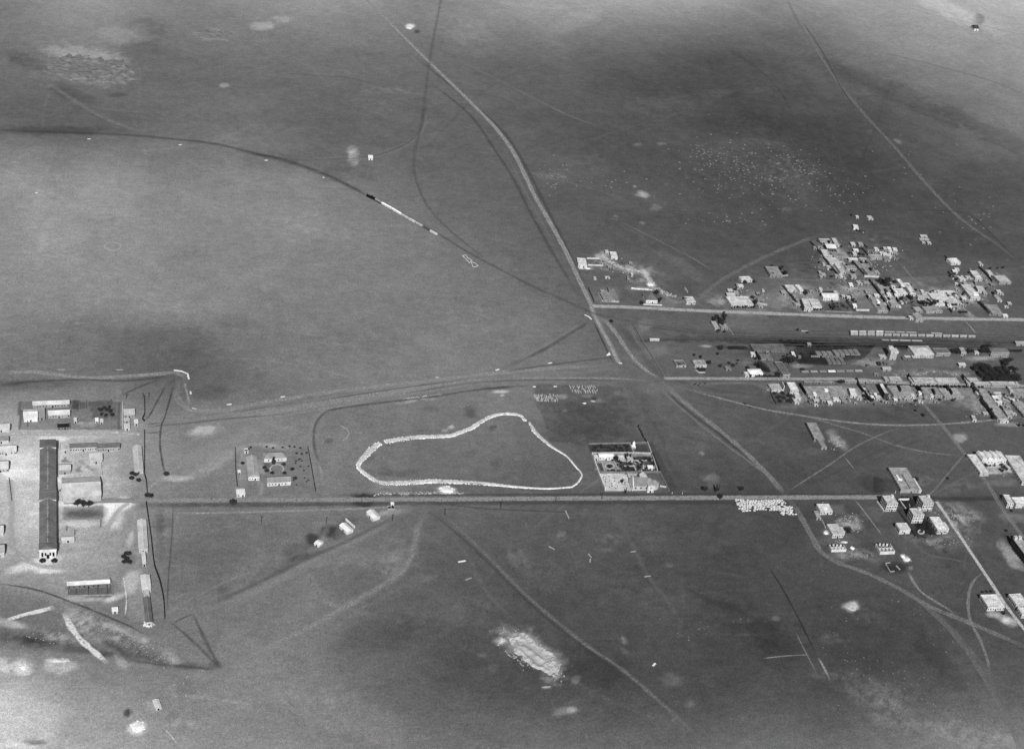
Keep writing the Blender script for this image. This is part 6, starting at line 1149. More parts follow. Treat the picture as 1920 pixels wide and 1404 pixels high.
tree(1320.5, 921.5, 6.5, 'dark round tree above the road, nearest the church', wide=1.1); tree(1342, 922, 9, 'tall slim black tree above the road between two round ones', 'cypress_tree', wide=1.1); tree(1347, 920, 7, 'thin dark tree just right of the tall slim one', 'cypress_tree', wide=.7); tree(1389, 921, 6, 'dark round tree above the road, farthest from the church', wide=1.1); tree(1350, 936, 6, 'dark round tree on the lower edge of the road', wide=1.1)
# lower right houses
tree(1588, 999, 7, 'black tree right of the white villa with three openings', wide=1.25); tree(1717, 902, 5.5, 'dark tree beside the long grey flat roofed house', wide=1.1); tree(1686, 897, 4, 'small dark tree in the court of the grey flat roofed house'); tree(1690, 907, 3.6, 'smaller dark tree lower in the court of the grey house')
for x, y in ((1693, 934), (1697, 935), (1701, 934), (1689, 936), (1705, 936)): shrub(x, y, 1.5, 'dark shrub behind the white L shaped wall', 'shrubs behind the white L shaped wall', 34)
for i in range(22): u, v = rng.random(), rng.random(); shrub(1686+v*14+u*20, 942+v*16, rng.uniform(.8, 1.6), 'dark garden shrub between the three tall houses', 'shrubs between the three tall houses', 40)
for i in range(26): u, v = rng.random(), rng.random(); shrub(1722+v*10+u*22, 978+v*26, rng.uniform(.8, 1.7), 'dark garden shrub left of the deep white villa', 'shrubs left of the deep white villa', 38)
for i, (x, y, s) in enumerate(((1848, 874, 5), (1856, 873, 3), (1864, 873, 3), (1877, 872, 4), (1881, 877, 5), (1879, 884, 4.5), (1874, 880, 3.5), (1887, 880, 3.5), (1891, 872, 3))): tree(x, y+2, s, 'dark tree in the court of the big white courtyard building', group='trees in the big white court')
for x, y in ((1776, 897), (1886, 995), (1896, 958)): shrub(x, y, 1.2, 'lone dark speck of a bush on open ground at the right', 'lone bushes at the right')
tree(1881, 1152, 3.2, 'low dark tree below the broad white villa', wide=1.6)
for x, y, s in ((1842, 1112, 2.6), (1850, 1111, 3), (1858, 1111, 3), (1909, 1127, 4)): tree(x, y, s, 'dark low tree round the villas beside the pale lane', group='low trees round the lane villas')
for i in range(7): shrub(1900+i*3.5, 1030+i*4.2, 1.2, 'shrub at the foot of the black arcade', 'shrubs by the black arcade')
# northern village
tree(1353, 612, 19, 'tallest black tree, towering over the lone farm', 'broad_tree', wide=.85); tree(1339, 604, 10, 'lower black tree left of the tallest one', 'broad_tree', wide=.95); tree(1348, 622, 4, 'dark bush tree in the farm yard', wide=1.2); tree(1358, 624, 3.5, 'second dark bush tree in the farm yard', wide=1.1)
for x, y, s, l in ((1236, 567, 7, 'black tree right of the dark roofed villa'), (1231, 551, 7, 'dark tree behind the dark roofed villa'), (1202, 570, 5, 'round dark tree left of the dark roofed villa'), (1284, 563, 5, 'dark tree left of the square white house'), (1395.5, 531, 5, 'dark tree at the left front of the small white fronted house'), (1414, 530, 4.5, 'dark tree right of the small white fronted house'), (1464, 507, 7, 'left of two black trees by the grey flat house'), (1471, 516, 7.5, 'right of two black trees by the grey flat house'), (1447, 500, 4, 'small dark tree behind the grey flat house'), (1449, 516, 4.5, 'dark tree in front of the grey flat house'),
                   (1379, 544, 4.5, 'lone dark tree above the big bush fronted house'), (1415, 571, 8, 'black tree at the right end of the bush fronted house'), (1411, 560, 5, 'dark tree behind the bush fronted house right end'), (1510, 553, 7.5, 'round black tree behind the large white double fronted house'), (1561, 580, 7, 'dark tree in the garden right of the double fronted house'), (1553, 457, 6, 'dark tree in the top yard of the upper village'), (1631, 509, 6.5, 'square dark tree among the grey village roofs'), (1650, 532, 9, 'lower black tree left of the great black tree'), (1664, 531, 10, 'black tree right of the great black tree'),
                   (1660, 549, 6, 'round black tree below the great black tree'), (1677, 531, 5, 'small black tree left of the bright narrow house'), (1690, 562, 5, 'dark tree right of the short black wall'), (1707, 562, 6.5, 'dark tree between the bright houses and the grey house'), (1712, 553, 5, 'flat dark tree at the foot of the long bright house'), (1747, 549, 5, 'dark tree at the back of the wide pale roofs'), (1701, 540, 5, 'dark tree in the court of the long bright house'), (1774, 566, 4, 'small dark tree right of the white low roofs'), (1687, 541, 4, 'little dark tree before the bright narrow house')): tree(x, y+1, s, l, wide=1.1)
tree(1658, 540, 15, 'great black tree crowning the village', 'broad_tree', wide=1.05)
for x, y, s in ((1725, 571, 6.5), (1731, 573, 7), (1737, 573, 6), (1745, 574, 7), (1751, 573, 8), (1756, 569, 5.5)): tree(x, y, s, 'black tree in the thick row across the village', group='thick tree row across the village')
for i in range(9): tree(1372+i*5.2, 578.5, 2.6+.8*(i % 3), 'bushy tree in the row fronting the big pale house', group='bush row fronting the big pale house')
for x, y in ((1505, 583), (1508, 580), (1502, 578), (1498, 574), (1494, 570), (1489, 564), (1486, 560), (1483, 556), (1527, 583), (1532, 583), (1538, 583), (1541, 581)): tree(x, y, 3.6, 'dark bush tree round the large double fronted house', group='bush trees round the double fronted house')
for i in range(16): u, v = rng.random(), rng.random(); tree(1545+v*8+u*44, 565+v*15, rng.uniform(2, 3.2), 'low dark garden tree right of the double fronted house', group='garden trees right of the double fronted house')
for x, y, s in ((1792, 582, 4), (1801, 588, 4), (1806, 588, 4.5), (1811, 588, 4), (1798, 587, 3.5), (1781, 583, 4), (1786, 576, 3), (1775, 574, 4.5), (1779, 577, 4)): tree(x, y, s, 'dark garden tree at the right end of the street houses', group='garden trees at the end of the street houses')
for i in range(9): tree(1836+i*2.6, 570+i*2.6, 4.4, 'dark tree in the slanting row by the grey earth roof', group='slanting row by the grey earth roof')
for x, y, s in ((1781, 520, 4.5), (1787, 523, 5), (1793, 526, 5), (1789, 516, 4), (1798, 521, 4)): tree(x, y, s, 'dark tree in the walled plot of the far right houses', group='trees in the far right walled plot')
for x, y, s in ((1816, 512, 3.5), (1822, 518, 3.5), (1798, 537, 4), (1856, 505, 4), (1870, 504, 3), (1880, 503, 4), (1776, 487, 4), (1862, 551, 4), (1645, 466, 3), (1637, 473, 3), (1664, 484, 3), (1630, 480, 3), (1596, 405, 4), (1606, 433, 3), (1612, 434, 3), (1651, 467, 3), (1674, 484, 3.5), (1848, 542, 3.5), (1826, 541, 3), (1790, 484, 3)): tree(x, y+1, s, 'small scattered dark tree among the outlying village houses', group='scattered trees of the outlying houses')
for i in range(22): u, v = rng.random(), rng.random(); shrub(1575+v*14+u*20, 552+v*16, rng.uniform(.8, 1.3), 'low bush on the rough ground between street houses', 'bushes between street houses')
tree(1495, 621, 4, 'dark bush tree alone above the sidings', wide=1.1); shrub(1146, 603, 1.8, 'dark bush near the crossroads'); shrub(1513, 624, 1.3, 'small dark bush right of the lone one above the sidings')
# south side
for x, y, s, l in ((1314, 697, 5, 'wide dark bush tree before the grey roofed house'), (1309, 694, 4, 'dark bush tree left before the grey roofed house'), (1320, 696, 4.5, 'dark bush tree right before the grey roofed house'), (1329, 683, 5.5, 'dark tree right of the grey roofed house'), (1301, 668, 3.6, 'small dark tree behind the grey roofed house, left'), (1313, 672, 4, 'dark tree behind the grey roofed house, right'), (1274, 687, 3.6, 'dark tree in the open court house'), (1350, 656, 7, 'dark round tree left of the black hedge by the tracks'), (1429, 696, 11, 'big dark tree behind the brightest white house'), (1420, 689, 8, 'dark tree top left of the big dark tree'), (1437, 699, 7, 'dark tree right of the brightest white house'), (1479, 683, 12, 'big dark tree between the store and the small bright hut'), (1470, 681, 8, 'dark tree left of the big one by the store'), (1486, 680, 7, 'dark tree beside the small bright hut'), (1406, 708, 4.5, 'dark round bush tree before the white wing'), (1458, 706, 6, 'dark tree left of the long dark store'), (1401, 694, 5, 'dark tree behind the white wing'), (1575, 720, 6, 'leaning dark poplar in the terrace street')): tree(x, y, s, l, wide=1.2)
for i in range(9): tree(1418+i*5.2, 708, 3.2+.8*(i % 2), 'dark bush tree along the front of the brightest white house', group='bush trees along the brightest white house')
for i in range(9): shrub(1369+i*3.3, 653.5, 1.9, 'black hedge bush beside the tracks', 'black hedge beside the tracks', 28)
for i in range(14): shrub(1465+i*4.2+rng.uniform(-1, 1), 641+rng.uniform(-1, 2.5), rng.uniform(1.2, 1.9), 'black heap like bush along the sooty siding', 'black bushes along the sooty siding', 24)
for i in range(18): u, v = rng.random(), rng.random(); shrub(1450+v*8+u*34, 735+v*20, rng.uniform(.9, 1.9), 'dark garden shrub below the left end house', 'garden shrubs below the left end house')
for i in range(30): u, v = rng.random(), rng.random(); shrub(1510+u*200, 742+v*18, rng.uniform(.6, 1.3), 'scattered dark bush below the mud roofed rows', 'bushes below the mud roofed rows')
for i in range(26): shrub(1662+i*7.2+rng.uniform(-1, 1), 723.5+i*.1, rng.uniform(1.0, 1.7), 'dark bush along the front of the terrace', 'bushes along the terrace front')
tree(1649, 744, 4.5, 'round dark tree beside the tall narrow white roofed house'); shrub(1730, 779, 1.7, 'lone dark bush below the grey roofs, left'); shrub(1716, 770, 1.2, 'lone dark bush in the open below the terrace')
for i in range(16): t_ = i/15; tree(1822+42*t_+rng.uniform(-1, 1), 726+62*t_, 5 if i % 3 else 6.5, 'black tree along the dark side of the long diagonal row', group='trees along the long diagonal row')
for i in range(9): t_ = i/8; tree(1896+24*t_, 755+30*t_, 4, 'dark tree along the second diagonal row', group='trees along the second diagonal row')
for x, y, s in ((1853, 738, 3.5), (1857, 744, 5), (1868, 755, 5), (1876, 768, 4.5), (1882, 742, 3.5), (1888, 746, 3.5), (1896, 744, 3.5), (1905, 745, 4), (1911, 752, 3), (1880, 788, 3), (1910, 800, 4), (1919, 800, 4)): tree(x, y, s, 'dark tree in the gardens between the diagonal rows', group='garden trees between the diagonal rows')
for x, y, s in ((1783, 663, 7), (1788, 664, 8), (1794, 664, 7), (1815, 663, 6.5), (1821, 662, 6), (1841, 663, 8), (1847, 662, 9), (1852, 664, 9), (1851, 656, 9), (1845, 656, 8)): tree(x, y, s, 'black tree in the clumps beside the goods sheds and station', group='black tree clumps beside the station')
for i in range(7): tree(1890+i*4, 660.5, 4, 'dark tree in the short row right of the station', group='tree row right of the station')
for what, n, cx, cy, rx, ry in (('low dark tree in the upper village yards', 12, 1575, 490, 44, 32), ('low dark tree in the yards round the great tree', 13, 1675, 555, 44, 22), ('low dark tree among the irregular roofs', 12, 1770, 565, 46, 14), ('low dark tree below the terrace', 13, 1690, 747, 100, 8), ('low dark tree between sidings and terrace street', 12, 1430, 680, 90, 22)):
    k = tries = 0
    while k < n and tries < 300:
        tries += 1; x, y = cx+rng.uniform(-1, 1)*rx, cy+rng.uniform(-1, 1)*ry; A = P(x, y)
        if free(A[0], A[1], 1.5): tree(x, y, rng.uniform(2.4, 4.6), what, group=what.replace('low dark tree', 'low trees'), wide=1.2); k += 1
# the grove: rows of trees in a slanting plot
k = 0
for j in range(7):
    for i in range(9):
        u, v = (i+.5+rng.uniform(-.3, .3))/9, (j+.5+rng.uniform(-.3, .3))/7
        xa = 1820+v*25; xb = 1893+v*18; y = (688-u*13)*(1-v)+(716)*v
        if 1858 < xa+(xb-xa)*u < 1880 and v < .25: continue
        if rng.random() < .2: continue
        tree(xa+(xb-xa)*u, y+3, rng.uniform(6, 9), 'black tree crowded in the dense grove beside the terrace', group='trees of the dense dark grove', wide=1.15)

# ------------------------------------------------------------------ stones, stacks, heaps
r2 = random.Random(5)
def stone_line(name, label, pts, wid, n, size, g=235, hgt=.5, gaps=()):
    """loose white limestone strewn along a line: one mass nobody could count"""
    W = smooth_path([P(*p[:2]) for p in pts], 3.0); wd = [p[2] for p in pts]; m = MB(); N = len(W); seed_ = len(label)
    for _ in range(int(n*1.15)):
        t = r2.random()*(N-1); i = int(t); f = t-i
        if any(a < t/(N-1) < b for a, b in gaps): continue
        if name == 'white_stones' and r2.random() > .35+1.3*abs(math.sin(i*.37+seed_)*math.cos(i*.113+seed_*2)): continue
        p = W[i]*(1-f)+W[min(i+1, N-1)]*f; d = W[min(i+1, N-1)]-W[i]; d = d/(np.linalg.norm(d)+1e-9); nn = np.array([-d[1], d[0]])
        q = t/(N-1)*(len(wd)-1); j = min(int(q), len(wd)-2); ww = wd[j]+(wd[j+1]-wd[j])*(q-j)
        off = r2.uniform(-1, 1)*ww/2*(r2.random()**.35); p = p+nn*off; s = size*r2.uniform(.5, 1.3)
        m.lump(p[0], p[1], -.03, s, s*r2.uniform(.6, 1.1), hgt*r2.uniform(.5, 1.3), r2, 5, .35)
    o = m.build(name, mat(g, 'stone')); tag(o, label, 'stones', kind='stuff'); return o
OV = [(1003,878,1.2),(1040,858,2.4),(1063,869,1.6),(1080,873,1.6)]
stone_line('white_stones', 'bank of white stones forming the top edge of the big oval', [(722,829,7.2),(745,824,7.2),(770,821,7.2),(800,819,6.4),(845,817,6.0),(862,811,5.6),(885,802,5.6),(905,789,5.6),(930,778,5.2),(955,776,4.8),(975,779,4.8),(985,789,3.2)], 6, 3200, .48, gaps=((.965, .975),))
stone_line('white_stones', 'bank of white stones forming the right edge of the big oval', [(992,792,2.0),(1003,810,4.8),(1015,822,3.6),(1035,838,3.2),(1062,855,2.1),(1078,873,1.6),(1090,887,1.6),(1091,893,1.6),(1083,905,1.6),(1072,913,1.6)], 4, 1700, .5)
stone_line('white_stones', 'bank of white stones forming the lower edge of the big oval', [(1072,913,1.6),(1050,915,2.0),(1020,916,2.4),(985,914,3.2),(940,910,4.8),(900,906,5.6),(860,904,6.4),(820,902,7.2),(780,904,7.2),(740,906,7.2),(710,904,7.2),(695,896,5.6)], 6, 3600, .46)
stone_line('white_stones', 'bank of white stones forming the left edge of the big oval', [(697,897,4.8),(680,885,4.8),(671,874,4.0),(680,860,4.8),(692,847,8.0),(704,836,8.0),(713,831,6.4)], 8, 1500, .48)
strip('chalk_dust', 'chalky ground under the top stones', [(722,829),(745,824),(770,821),(800,819),(845,817),(862,811),(885,802),(905,789),(930,778),(955,776),(975,779),(985,789)], [6.5,5,6,4.5,5,3.5,4,3.5], 208, .7, 'soft')
strip('chalk_dust', 'chalky ground under the right stones', [(992,792),(1003,810),(1015,822),(1035,838),(1062,855),(1078,873),(1090,887),(1091,893),(1083,905),(1072,913)], [2.5,5,3,2,1.6,1.6,1.8], 200, .75, 'soft')
strip('chalk_dust', 'chalky ground under the lower stones', [(1072,913),(1050,915),(1020,916),(985,914),(940,910),(900,906),(860,904),(820,902),(780,904),(740,906),(710,904),(695,896)], [1.8,1.8,2.5,4.5,6,5.5,7,6], 208, .7, 'soft')
strip('chalk_dust', 'chalky ground under the left stones', [(697,897),(680,885),(671,874),(680,860),(692,847),(704,836),(713,831)], [6,4,7,8,5], 205, .65, 'soft')
stone_line('rubble', 'stony spoil bank winding behind the dark roofed villa', [(1128,478,6),(1150,495,8),(1175,504,8),(1205,510,9),(1215,520,6),(1228,540,12),(1245,550,12),(1268,556,8)], 8, 520, .6, 165, .8)
stone_line('rubble', 'thin stony line above the dark roofed villa', [(1184,541,4),(1200,542,3),(1222,544,3)], 3, 120, .6, 215, .7)
stone_line('rubble', 'thin lines of stones along the worn band north of the oval', [(755,748,3),(790,744,3),(830,739,3)], 3, 90, .45, 195, .4)
stone_line('rubble', 'stones strewn along the upper edge of the long road', [(700,927,4),(760,925,5),(820,924,5),(870,925,3)], 4, 160, .5, 190, .4)
# scattered rocks on the upper right plain and the slopes
def scatter(name, label, blobs, g, size, hgt=.35):
    m = MB()
    for x, y, rx, ry, an, n in blobs:
        ca, sa = math.cos(math.radians(an)), math.sin(math.radians(an))
        for _ in range(n):
            u, v = r2.gauss(0, .5), r2.gauss(0, .5); A = P(x+u*rx*ca-v*ry*sa, y+u*rx*sa+v*ry*ca); s = size*r2.uniform(.45, 1.5)
            m.lump(A[0], A[1], -.03, s, s*r2.uniform(.6, 1.5), hgt*r2.uniform(.5, 1.4), r2, 6, .35)
    return tag(m.build(name, mat(g, 'stone')), label, 'stones', kind='stuff')
scatter('scattered_rocks', 'pale low rocks strewn over the dark plain above the village', [(1400,320,150,55,14,230),(1500,305,70,25,20,70),(1330,290,60,25,10,40),(1040,330,40,30,10,40),(1130,340,90,40,10,30),(1560,350,100,30,15,40),(1380,390,140,50,5,40),(1700,300,110,60,20,20),(1830,400,90,50,0,26),(1360,415,60,3,0,12)], 132, 1.1, .3)
scatter('scattered_rocks', 'pale stones strewn over the lower right plain', [(1660,1280,140,50,20,70),(1690,1330,120,60,25,60),(1300,1180,50,30,0,14),(1560,1160,60,40,0,16),(1690,1130,60,20,20,8),(1780,1180,60,40,20,16),(1820,1360,80,50,0,40),(1400,1160,60,20,0,6)], 118, .55, .25)
scatter('scattered_rocks', 'pale stones strewn over the rough slope at the lower left', [(150,1160,60,30,20,80),(220,1185,80,20,30,80),(290,1225,50,20,30,50),(90,1195,60,20,0,40),(340,1300,70,40,0,40),(260,1330,60,40,0,30)], 158, .45, .3)
def heap(label, x, y, rx, ry, h, g=225, name='stone_heap', cat='heap'):
    A = P(x, y); m = MB(); m.lump(0, 0, -.1, rx, ry, h, r2, 11, .22)
    for _ in range(26):
        a = r2.random()*6.28; q = r2.uniform(.6, 1.15); m.lump(rx*q*math.cos(a), ry*q*math.sin(a), -.05, rx*.2*r2.uniform(.5, 1.2), ry*.2*r2.uniform(.5, 1.2), h*.4*r2.random()+.1, r2, 5)
    tag(m.build(name, mat(g, 'stone'), None, (A[0], A[1], 0)), label, cat)
heap('white heap above the long road below the oval', 838, 918, 6, 5, 1.2, 230); heap('white heap beside the diagonal road near the top', 767, 52, 4, 7, 1.5, 225)
heap('bright lime heap below the roofless shell', 1693, 1043, 1.6, 2.2, 1.2, 245); heap('spread white lime heap right of the bright one', 1701, 1049, 3.4, 2.6, .5, 230); heap('bright heap left of the white villa with three openings', 1548.5, 999, 2, 2, .9, 245)
heap('white heap right of the left roofless shell', 1598, 1027, 1.8, 2.6, .9, 240); heap('pale rubble right of the left roofless shell', 1583, 1016, 3.4, 1.6, .7, 215)
heap('bright white heap behind the dark roofed villa', 1220, 534, 3.4, 2.6, 1.4, 240); heap('white rubble below the walled yard house', 1102, 503.5, 3.0, 2.0, .9, 215); heap('white rubble beside the walled yard', 1090, 503, 3.0, 1.6, .7, 200)
heap('white heap low at the bottom left', 258, 1362, 5, 5, 1.1, 235); heap('pale heap in the lower right field', 1596, 1137, 5, 5, .8, 185); heap('pale rubble heap at the end of the long narrow camp shed', 278, 1170, 4, 3.4, 1.3, 215)
heap('white heap at the left edge of the bottom slope', 45, 1249, 3, 3.6, 1.0, 225); heap('long pale heap right of it on the bottom slope', 112, 1238, 7, 2, .8, 205); heap('small white heap beside the diagonal road', 655, 297, .9, .9, .4, 200)
heap('pale heap in the field by the gravestones', 1096, 756, 1.8, 1.2, .5, 235); heap('second pale heap near the gravestones', 1112, 752, 2.6, 1.6, .4, 175)
# low banks and diggings as real relief: a small bumpy sheet that sinks under the plain at its edge
def relief(name, label, cat, x, y, rx, ry, an, amp, g, fn, step=1.5, kind=None):
    ca, sa = math.cos(math.radians(an)), math.sin(math.radians(an))
    C4 = [P(x+u*rx*1.2*ca-v*ry*1.2*sa, y+u*rx*1.2*sa+v*ry*1.2*ca) for u, v in ((-1, -1), (1, -1), (1, 1), (-1, 1))]
    x0, x1 = min(c[0] for c in C4), max(c[0] for c in C4); y0, y1 = min(c[1] for c in C4), max(c[1] for c in C4)
    gx, gy = np.arange(x0, x1, step), np.arange(y0, y1, step); X, Y = np.meshgrid(gx, gy); px, py = PX(X, Y)
    dx, dy = px-x, py-y; U = (dx*ca+dy*sa)/rx; V = (-dx*sa+dy*ca)/ry
    wn = (fbm(X/6, Y/6, 5, 5)-.5)*.75; d = (np.abs(U)**3+np.abs(V)**3)**(1/3)+wn
    Z = fn(U, V, d, X, Y)*amp*np.clip((1.05-d)*4, 0, 1)-np.clip((d-.95)*3, 0, 1)*.5-.04
    c = x0+(x1-x0)/2, y0+(y1-y0)/2; n, m_ = X.shape
    v = np.stack([X.ravel()-c[0], Y.ravel()-c[1], Z.ravel()], 1).tolist(); f = []
    for j in range(n-1):
        for i in range(m_-1):
            q = (j*m_+i, j*m_+i+1, (j+1)*m_+i+1, (j+1)*m_+i)
            if max(v[k][2] for k in q) > -.3: f.append(q)
    me = bpy.data.meshes.new(name); me.from_pydata(v, [], f); me.update()
    tag(link(name, me, mat(g, 'earth'), None, (c[0], c[1], 0)), label, cat, kind=kind)
relief('quarry', 'pale oblong quarry with rough broken banks alone in the lower field', 'quarry', 1000, 1223, 55, 21, 36, 2.4, 170, lambda U, V, d, X, Y: np.exp(-((d-.78)/.17)**2)*(.25+1.1*fbm(X/4, Y/4, 8, 4))*.8+np.exp(-((V-.12)/.17)**2)*np.clip(.62-abs(U), 0, .4)*2.2*(.2+fbm(X/3, Y/3, 9, 4))+.12*fbm(X/2, Y/2, 2, 3), 1.0)
scatter('quarry_rubble', 'loose pale rubble round the edge of the quarry', [(965,1190,34,10,15,40),(1035,1250,34,14,40,50),(970,1235,34,8,36,40)], 165, .55, .4)
relief('diggings', 'rough lumpy pale diggings on the upper left plain', 'diggings', 172, 132, 78, 24, 6, 4.2, 116, lambda U, V, d, X, Y: np.abs(fbm(X/12, Y/16, 8, 4)-.5)*2.6+.05, 2.4)
relief('diggings', 'smaller lumpy diggings right of the large ones near the top', 'diggings', 402, 66, 34, 9, 6, 2.6, 122, lambda U, V, d, X, Y: np.abs(fbm(X/10, Y/14, 18, 4)-.5)*2.4+.05, 2.4)
scatter('scattered_rocks', 'loose clods round the large diggings at the upper left', [(172,132,90,26,8,150),(90,100,50,10,20,40),(400,66,40,10,8,40)], 125, 1.0, .6)
scatter('yard_rubble', 'pale rubble and litter on the ground of the northern village yards', [(1560,490,40,40,50,60),(1590,505,30,16,0,45),(1600,545,40,16,0,55),(1680,555,40,16,10,60),(1770,560,50,14,5,80),(1650,500,40,20,0,25),(1400,560,40,12,0,35),(1500,560,30,16,0,25),(1820,545,40,20,0,30),(1655,475,34,10,0,40),(1860,520,30,12,0,25),(1150,497,40,10,15,80)], 172, .6, .6)
scatter('yard_litter', 'dark litter and scrub on the ground of the northern village yards', [(1560,490,40,40,50,30),(1600,530,50,20,0,40),(1690,555,50,20,10,45),(1780,572,60,10,5,40),(1400,565,40,12,0,20),(1655,478,34,10,0,25),(1820,545,50,20,0,25)], 50, .7, .8)
scatter('yard_rubble', 'pale rubble and litter below the terrace and mud roofs', [(1560,745,50,8,0,45),(1700,750,60,10,0,60),(1620,740,20,10,0,20),(1860,760,40,20,0,45),(1490,748,14,8,0,20),(1450,728,16,10,0,15),(1570,828,16,12,30,30),(1735,700,90,8,0,45)], 168, .55, .6)
scatter('yard_rubble', 'white rubble and lime between the lower right villas', [(1590,978,24,16,10,65),(1600,990,16,8,0,30),(1790,965,40,20,20,60),(1600,1038,40,12,0,30),(1860,880,30,14,0,60),(1760,1012,60,12,0,35),(1575,1017,14,4,0,20)], 160, .45, .5)

# stacked stones at the road
def stacks(label):
    m = MB()
    def inside(x, y):
        lo = 947+.0*x; f = (x-1376)/(1490-1376); left = 1374+(y-938)*.58; right = 1468+(y-938)*.9
        bot = 962-5*math.sin(max(0, min(1, f))*3.14) + (6 if x > 1462 else 0)
        return left < x < right and y < bot
    for j in range(13):
        y = 938.5+j*2.4; x = 1372.0
        while x < 1494:
            L_ = r2.uniform(2.2, 6.5); yy = y+math.sin(x*.09+j*.4)*.9+r2.uniform(-.4, .4); 
            if True:
                if inside(x, yy) and (r2.random() < .86):
                    A, B = P(x, yy), P(x+L_*.8, yy+math.cos(x*.07+j)*1.1); ax = (B-A)[:2]; ln = np.linalg.norm(ax); ax = ax/ln; nn = np.array([-ax[1], ax[0]])*r2.uniform(.42, .72); h = r2.uniform(.7, 1.3)
                    a_, b_ = A[:2], B[:2]; q = .85
                    m.hull8([(*(a_-nn), 0), (*(b_-nn), 0), (*(b_+nn), 0), (*(a_+nn), 0)], [(*(a_-nn*q), h), (*(b_-nn*q), h*.95), (*(b_+nn*q), h), (*(a_+nn*q), h*.9)])
            x += L_*1.0+r2.choice((.1, .8))
    tag(m.build('stacked_stone', mat(205, 'stone')), label, 'stones', kind='stuff')
stacks('dense rows of white stacked building stone beside the long road')
# sleeper stacks in the coal yard
def stack(label, x0, y0, x1, y1, dx, h=1.6, g=128, group=None):
    A = P(x0, y1, h); B = P(x1, y1, h); C = P(x0-dx, y0, h); u = (B-A)[:2]; v = (C-A)[:2]; m = MB(); n = 5
    for i in range(n):
        a = i/n+.015; b = (i+1)/n-.015; hh = h*r2.uniform(.85, 1.05)
        q = [v*0+u*a, u*b, u*b+v, u*a+v]; m.hull8([(*p, 0) for p in q], [(*p, hh) for p in q])
    tag(m.build('timber_stack', mat(g, 'earth'), None, (A[0], A[1], 0)), label, 'stack', group)
for i in range(3): stack('timber stack of the left coal yard row, %s from the left' % ORD[i], 1533+i*10.5, 658, 1541.5+i*10.5, 664.5, 5, group='timber stacks of the upper coal yard')
for i in range(5): stack('timber stack of the right coal yard row, %s from the left' % ORD[i], 1567+i*9.6, 655.5-i*.3, 1575+i*9.6, 664, 7, group='timber stacks of the upper coal yard')
stack('low long timber stack at the left of the coal yard', 1521, 665.8, 1538, 668.2, 1, 1.2, 135); stack('low long timber stack under the upper rows', 1541, 666.5, 1585, 668.6, 1, 1.0, 118)
for i in range(4): stack('timber stack of the lower coal yard, %s from the left' % ORD[i], 1554+i*8.3, 669.5, 1561+i*8.3, 681, 7, 1.6, 122, 'timber stacks of the lower coal yard')
# gravestones
gm = MB().box(-.5, -1.0, 0, .5, 1.0, .5).box(-.5, 1.0, 0, .5, 1.25, 1.3).mesh('gravestone'); gm.materials.append(mat(165, 'stone'))
def graves(x0, y0, nx, ny, sx, sy, sh, label, group):
    for j in range(ny):
        for i in range(nx):
            if r2.random() < .25: continue
            A = P(x0+i*sx+j*sh+r2.uniform(-.9, .9), y0+j*sy+r2.uniform(-.5, .5)); o = link('gravestone', gm, None, None, (A[0], A[1], 0), r2.uniform(-.4, .4), (r2.uniform(.6, 1.2),)*3); tag(o, label, 'gravestone', group)
graves(1069, 725, 11, 5, 4.6, 2.7, 1.5, 'pale gravestone in the close slanting rows of the graveyard', 'gravestones in the slanting rows'); graves(1003, 742, 13, 4, 3.5, 3.2, 1.2, 'pale gravestone in the loose rows left of the slanting rows', 'gravestones in the loose rows')
heap('white spoil spot at the left of the graveyard', 1002, 725, 1.6, 1.2, .5, 225); heap('white spoil spot in the middle of the graveyard top', 1041, 724.5, 2.0, 1.0, .5, 225)
# low house foundations drawn on the ground near the wye
for l, p in (('white outlined foundation below the train, upper end', [(867,480),(873,478),(877,484),(885,488),(880,493),(872,484),(867,480)]), ('white outlined foundation below the train, lower end', [(883,491),(892,494),(897,499),(887,501),(883,491)])): wall(l, p, .3, 205, .7, 'foundation_kerb', 'kerb')
ringkerb('pale circular marking on the left field', [(211+15.5*math.cos(a*.3927), 462+7.8*math.sin(a*.3927)) for a in range(16)], 165, 'circle_marking', .12, 1.0, 'marking')
wall('thin curved pale marking left of the oval', [(639,798),(650,804),(655,812),(650,821),(642,826)], .15, 165, .7, 'circle_marking', 'marking')
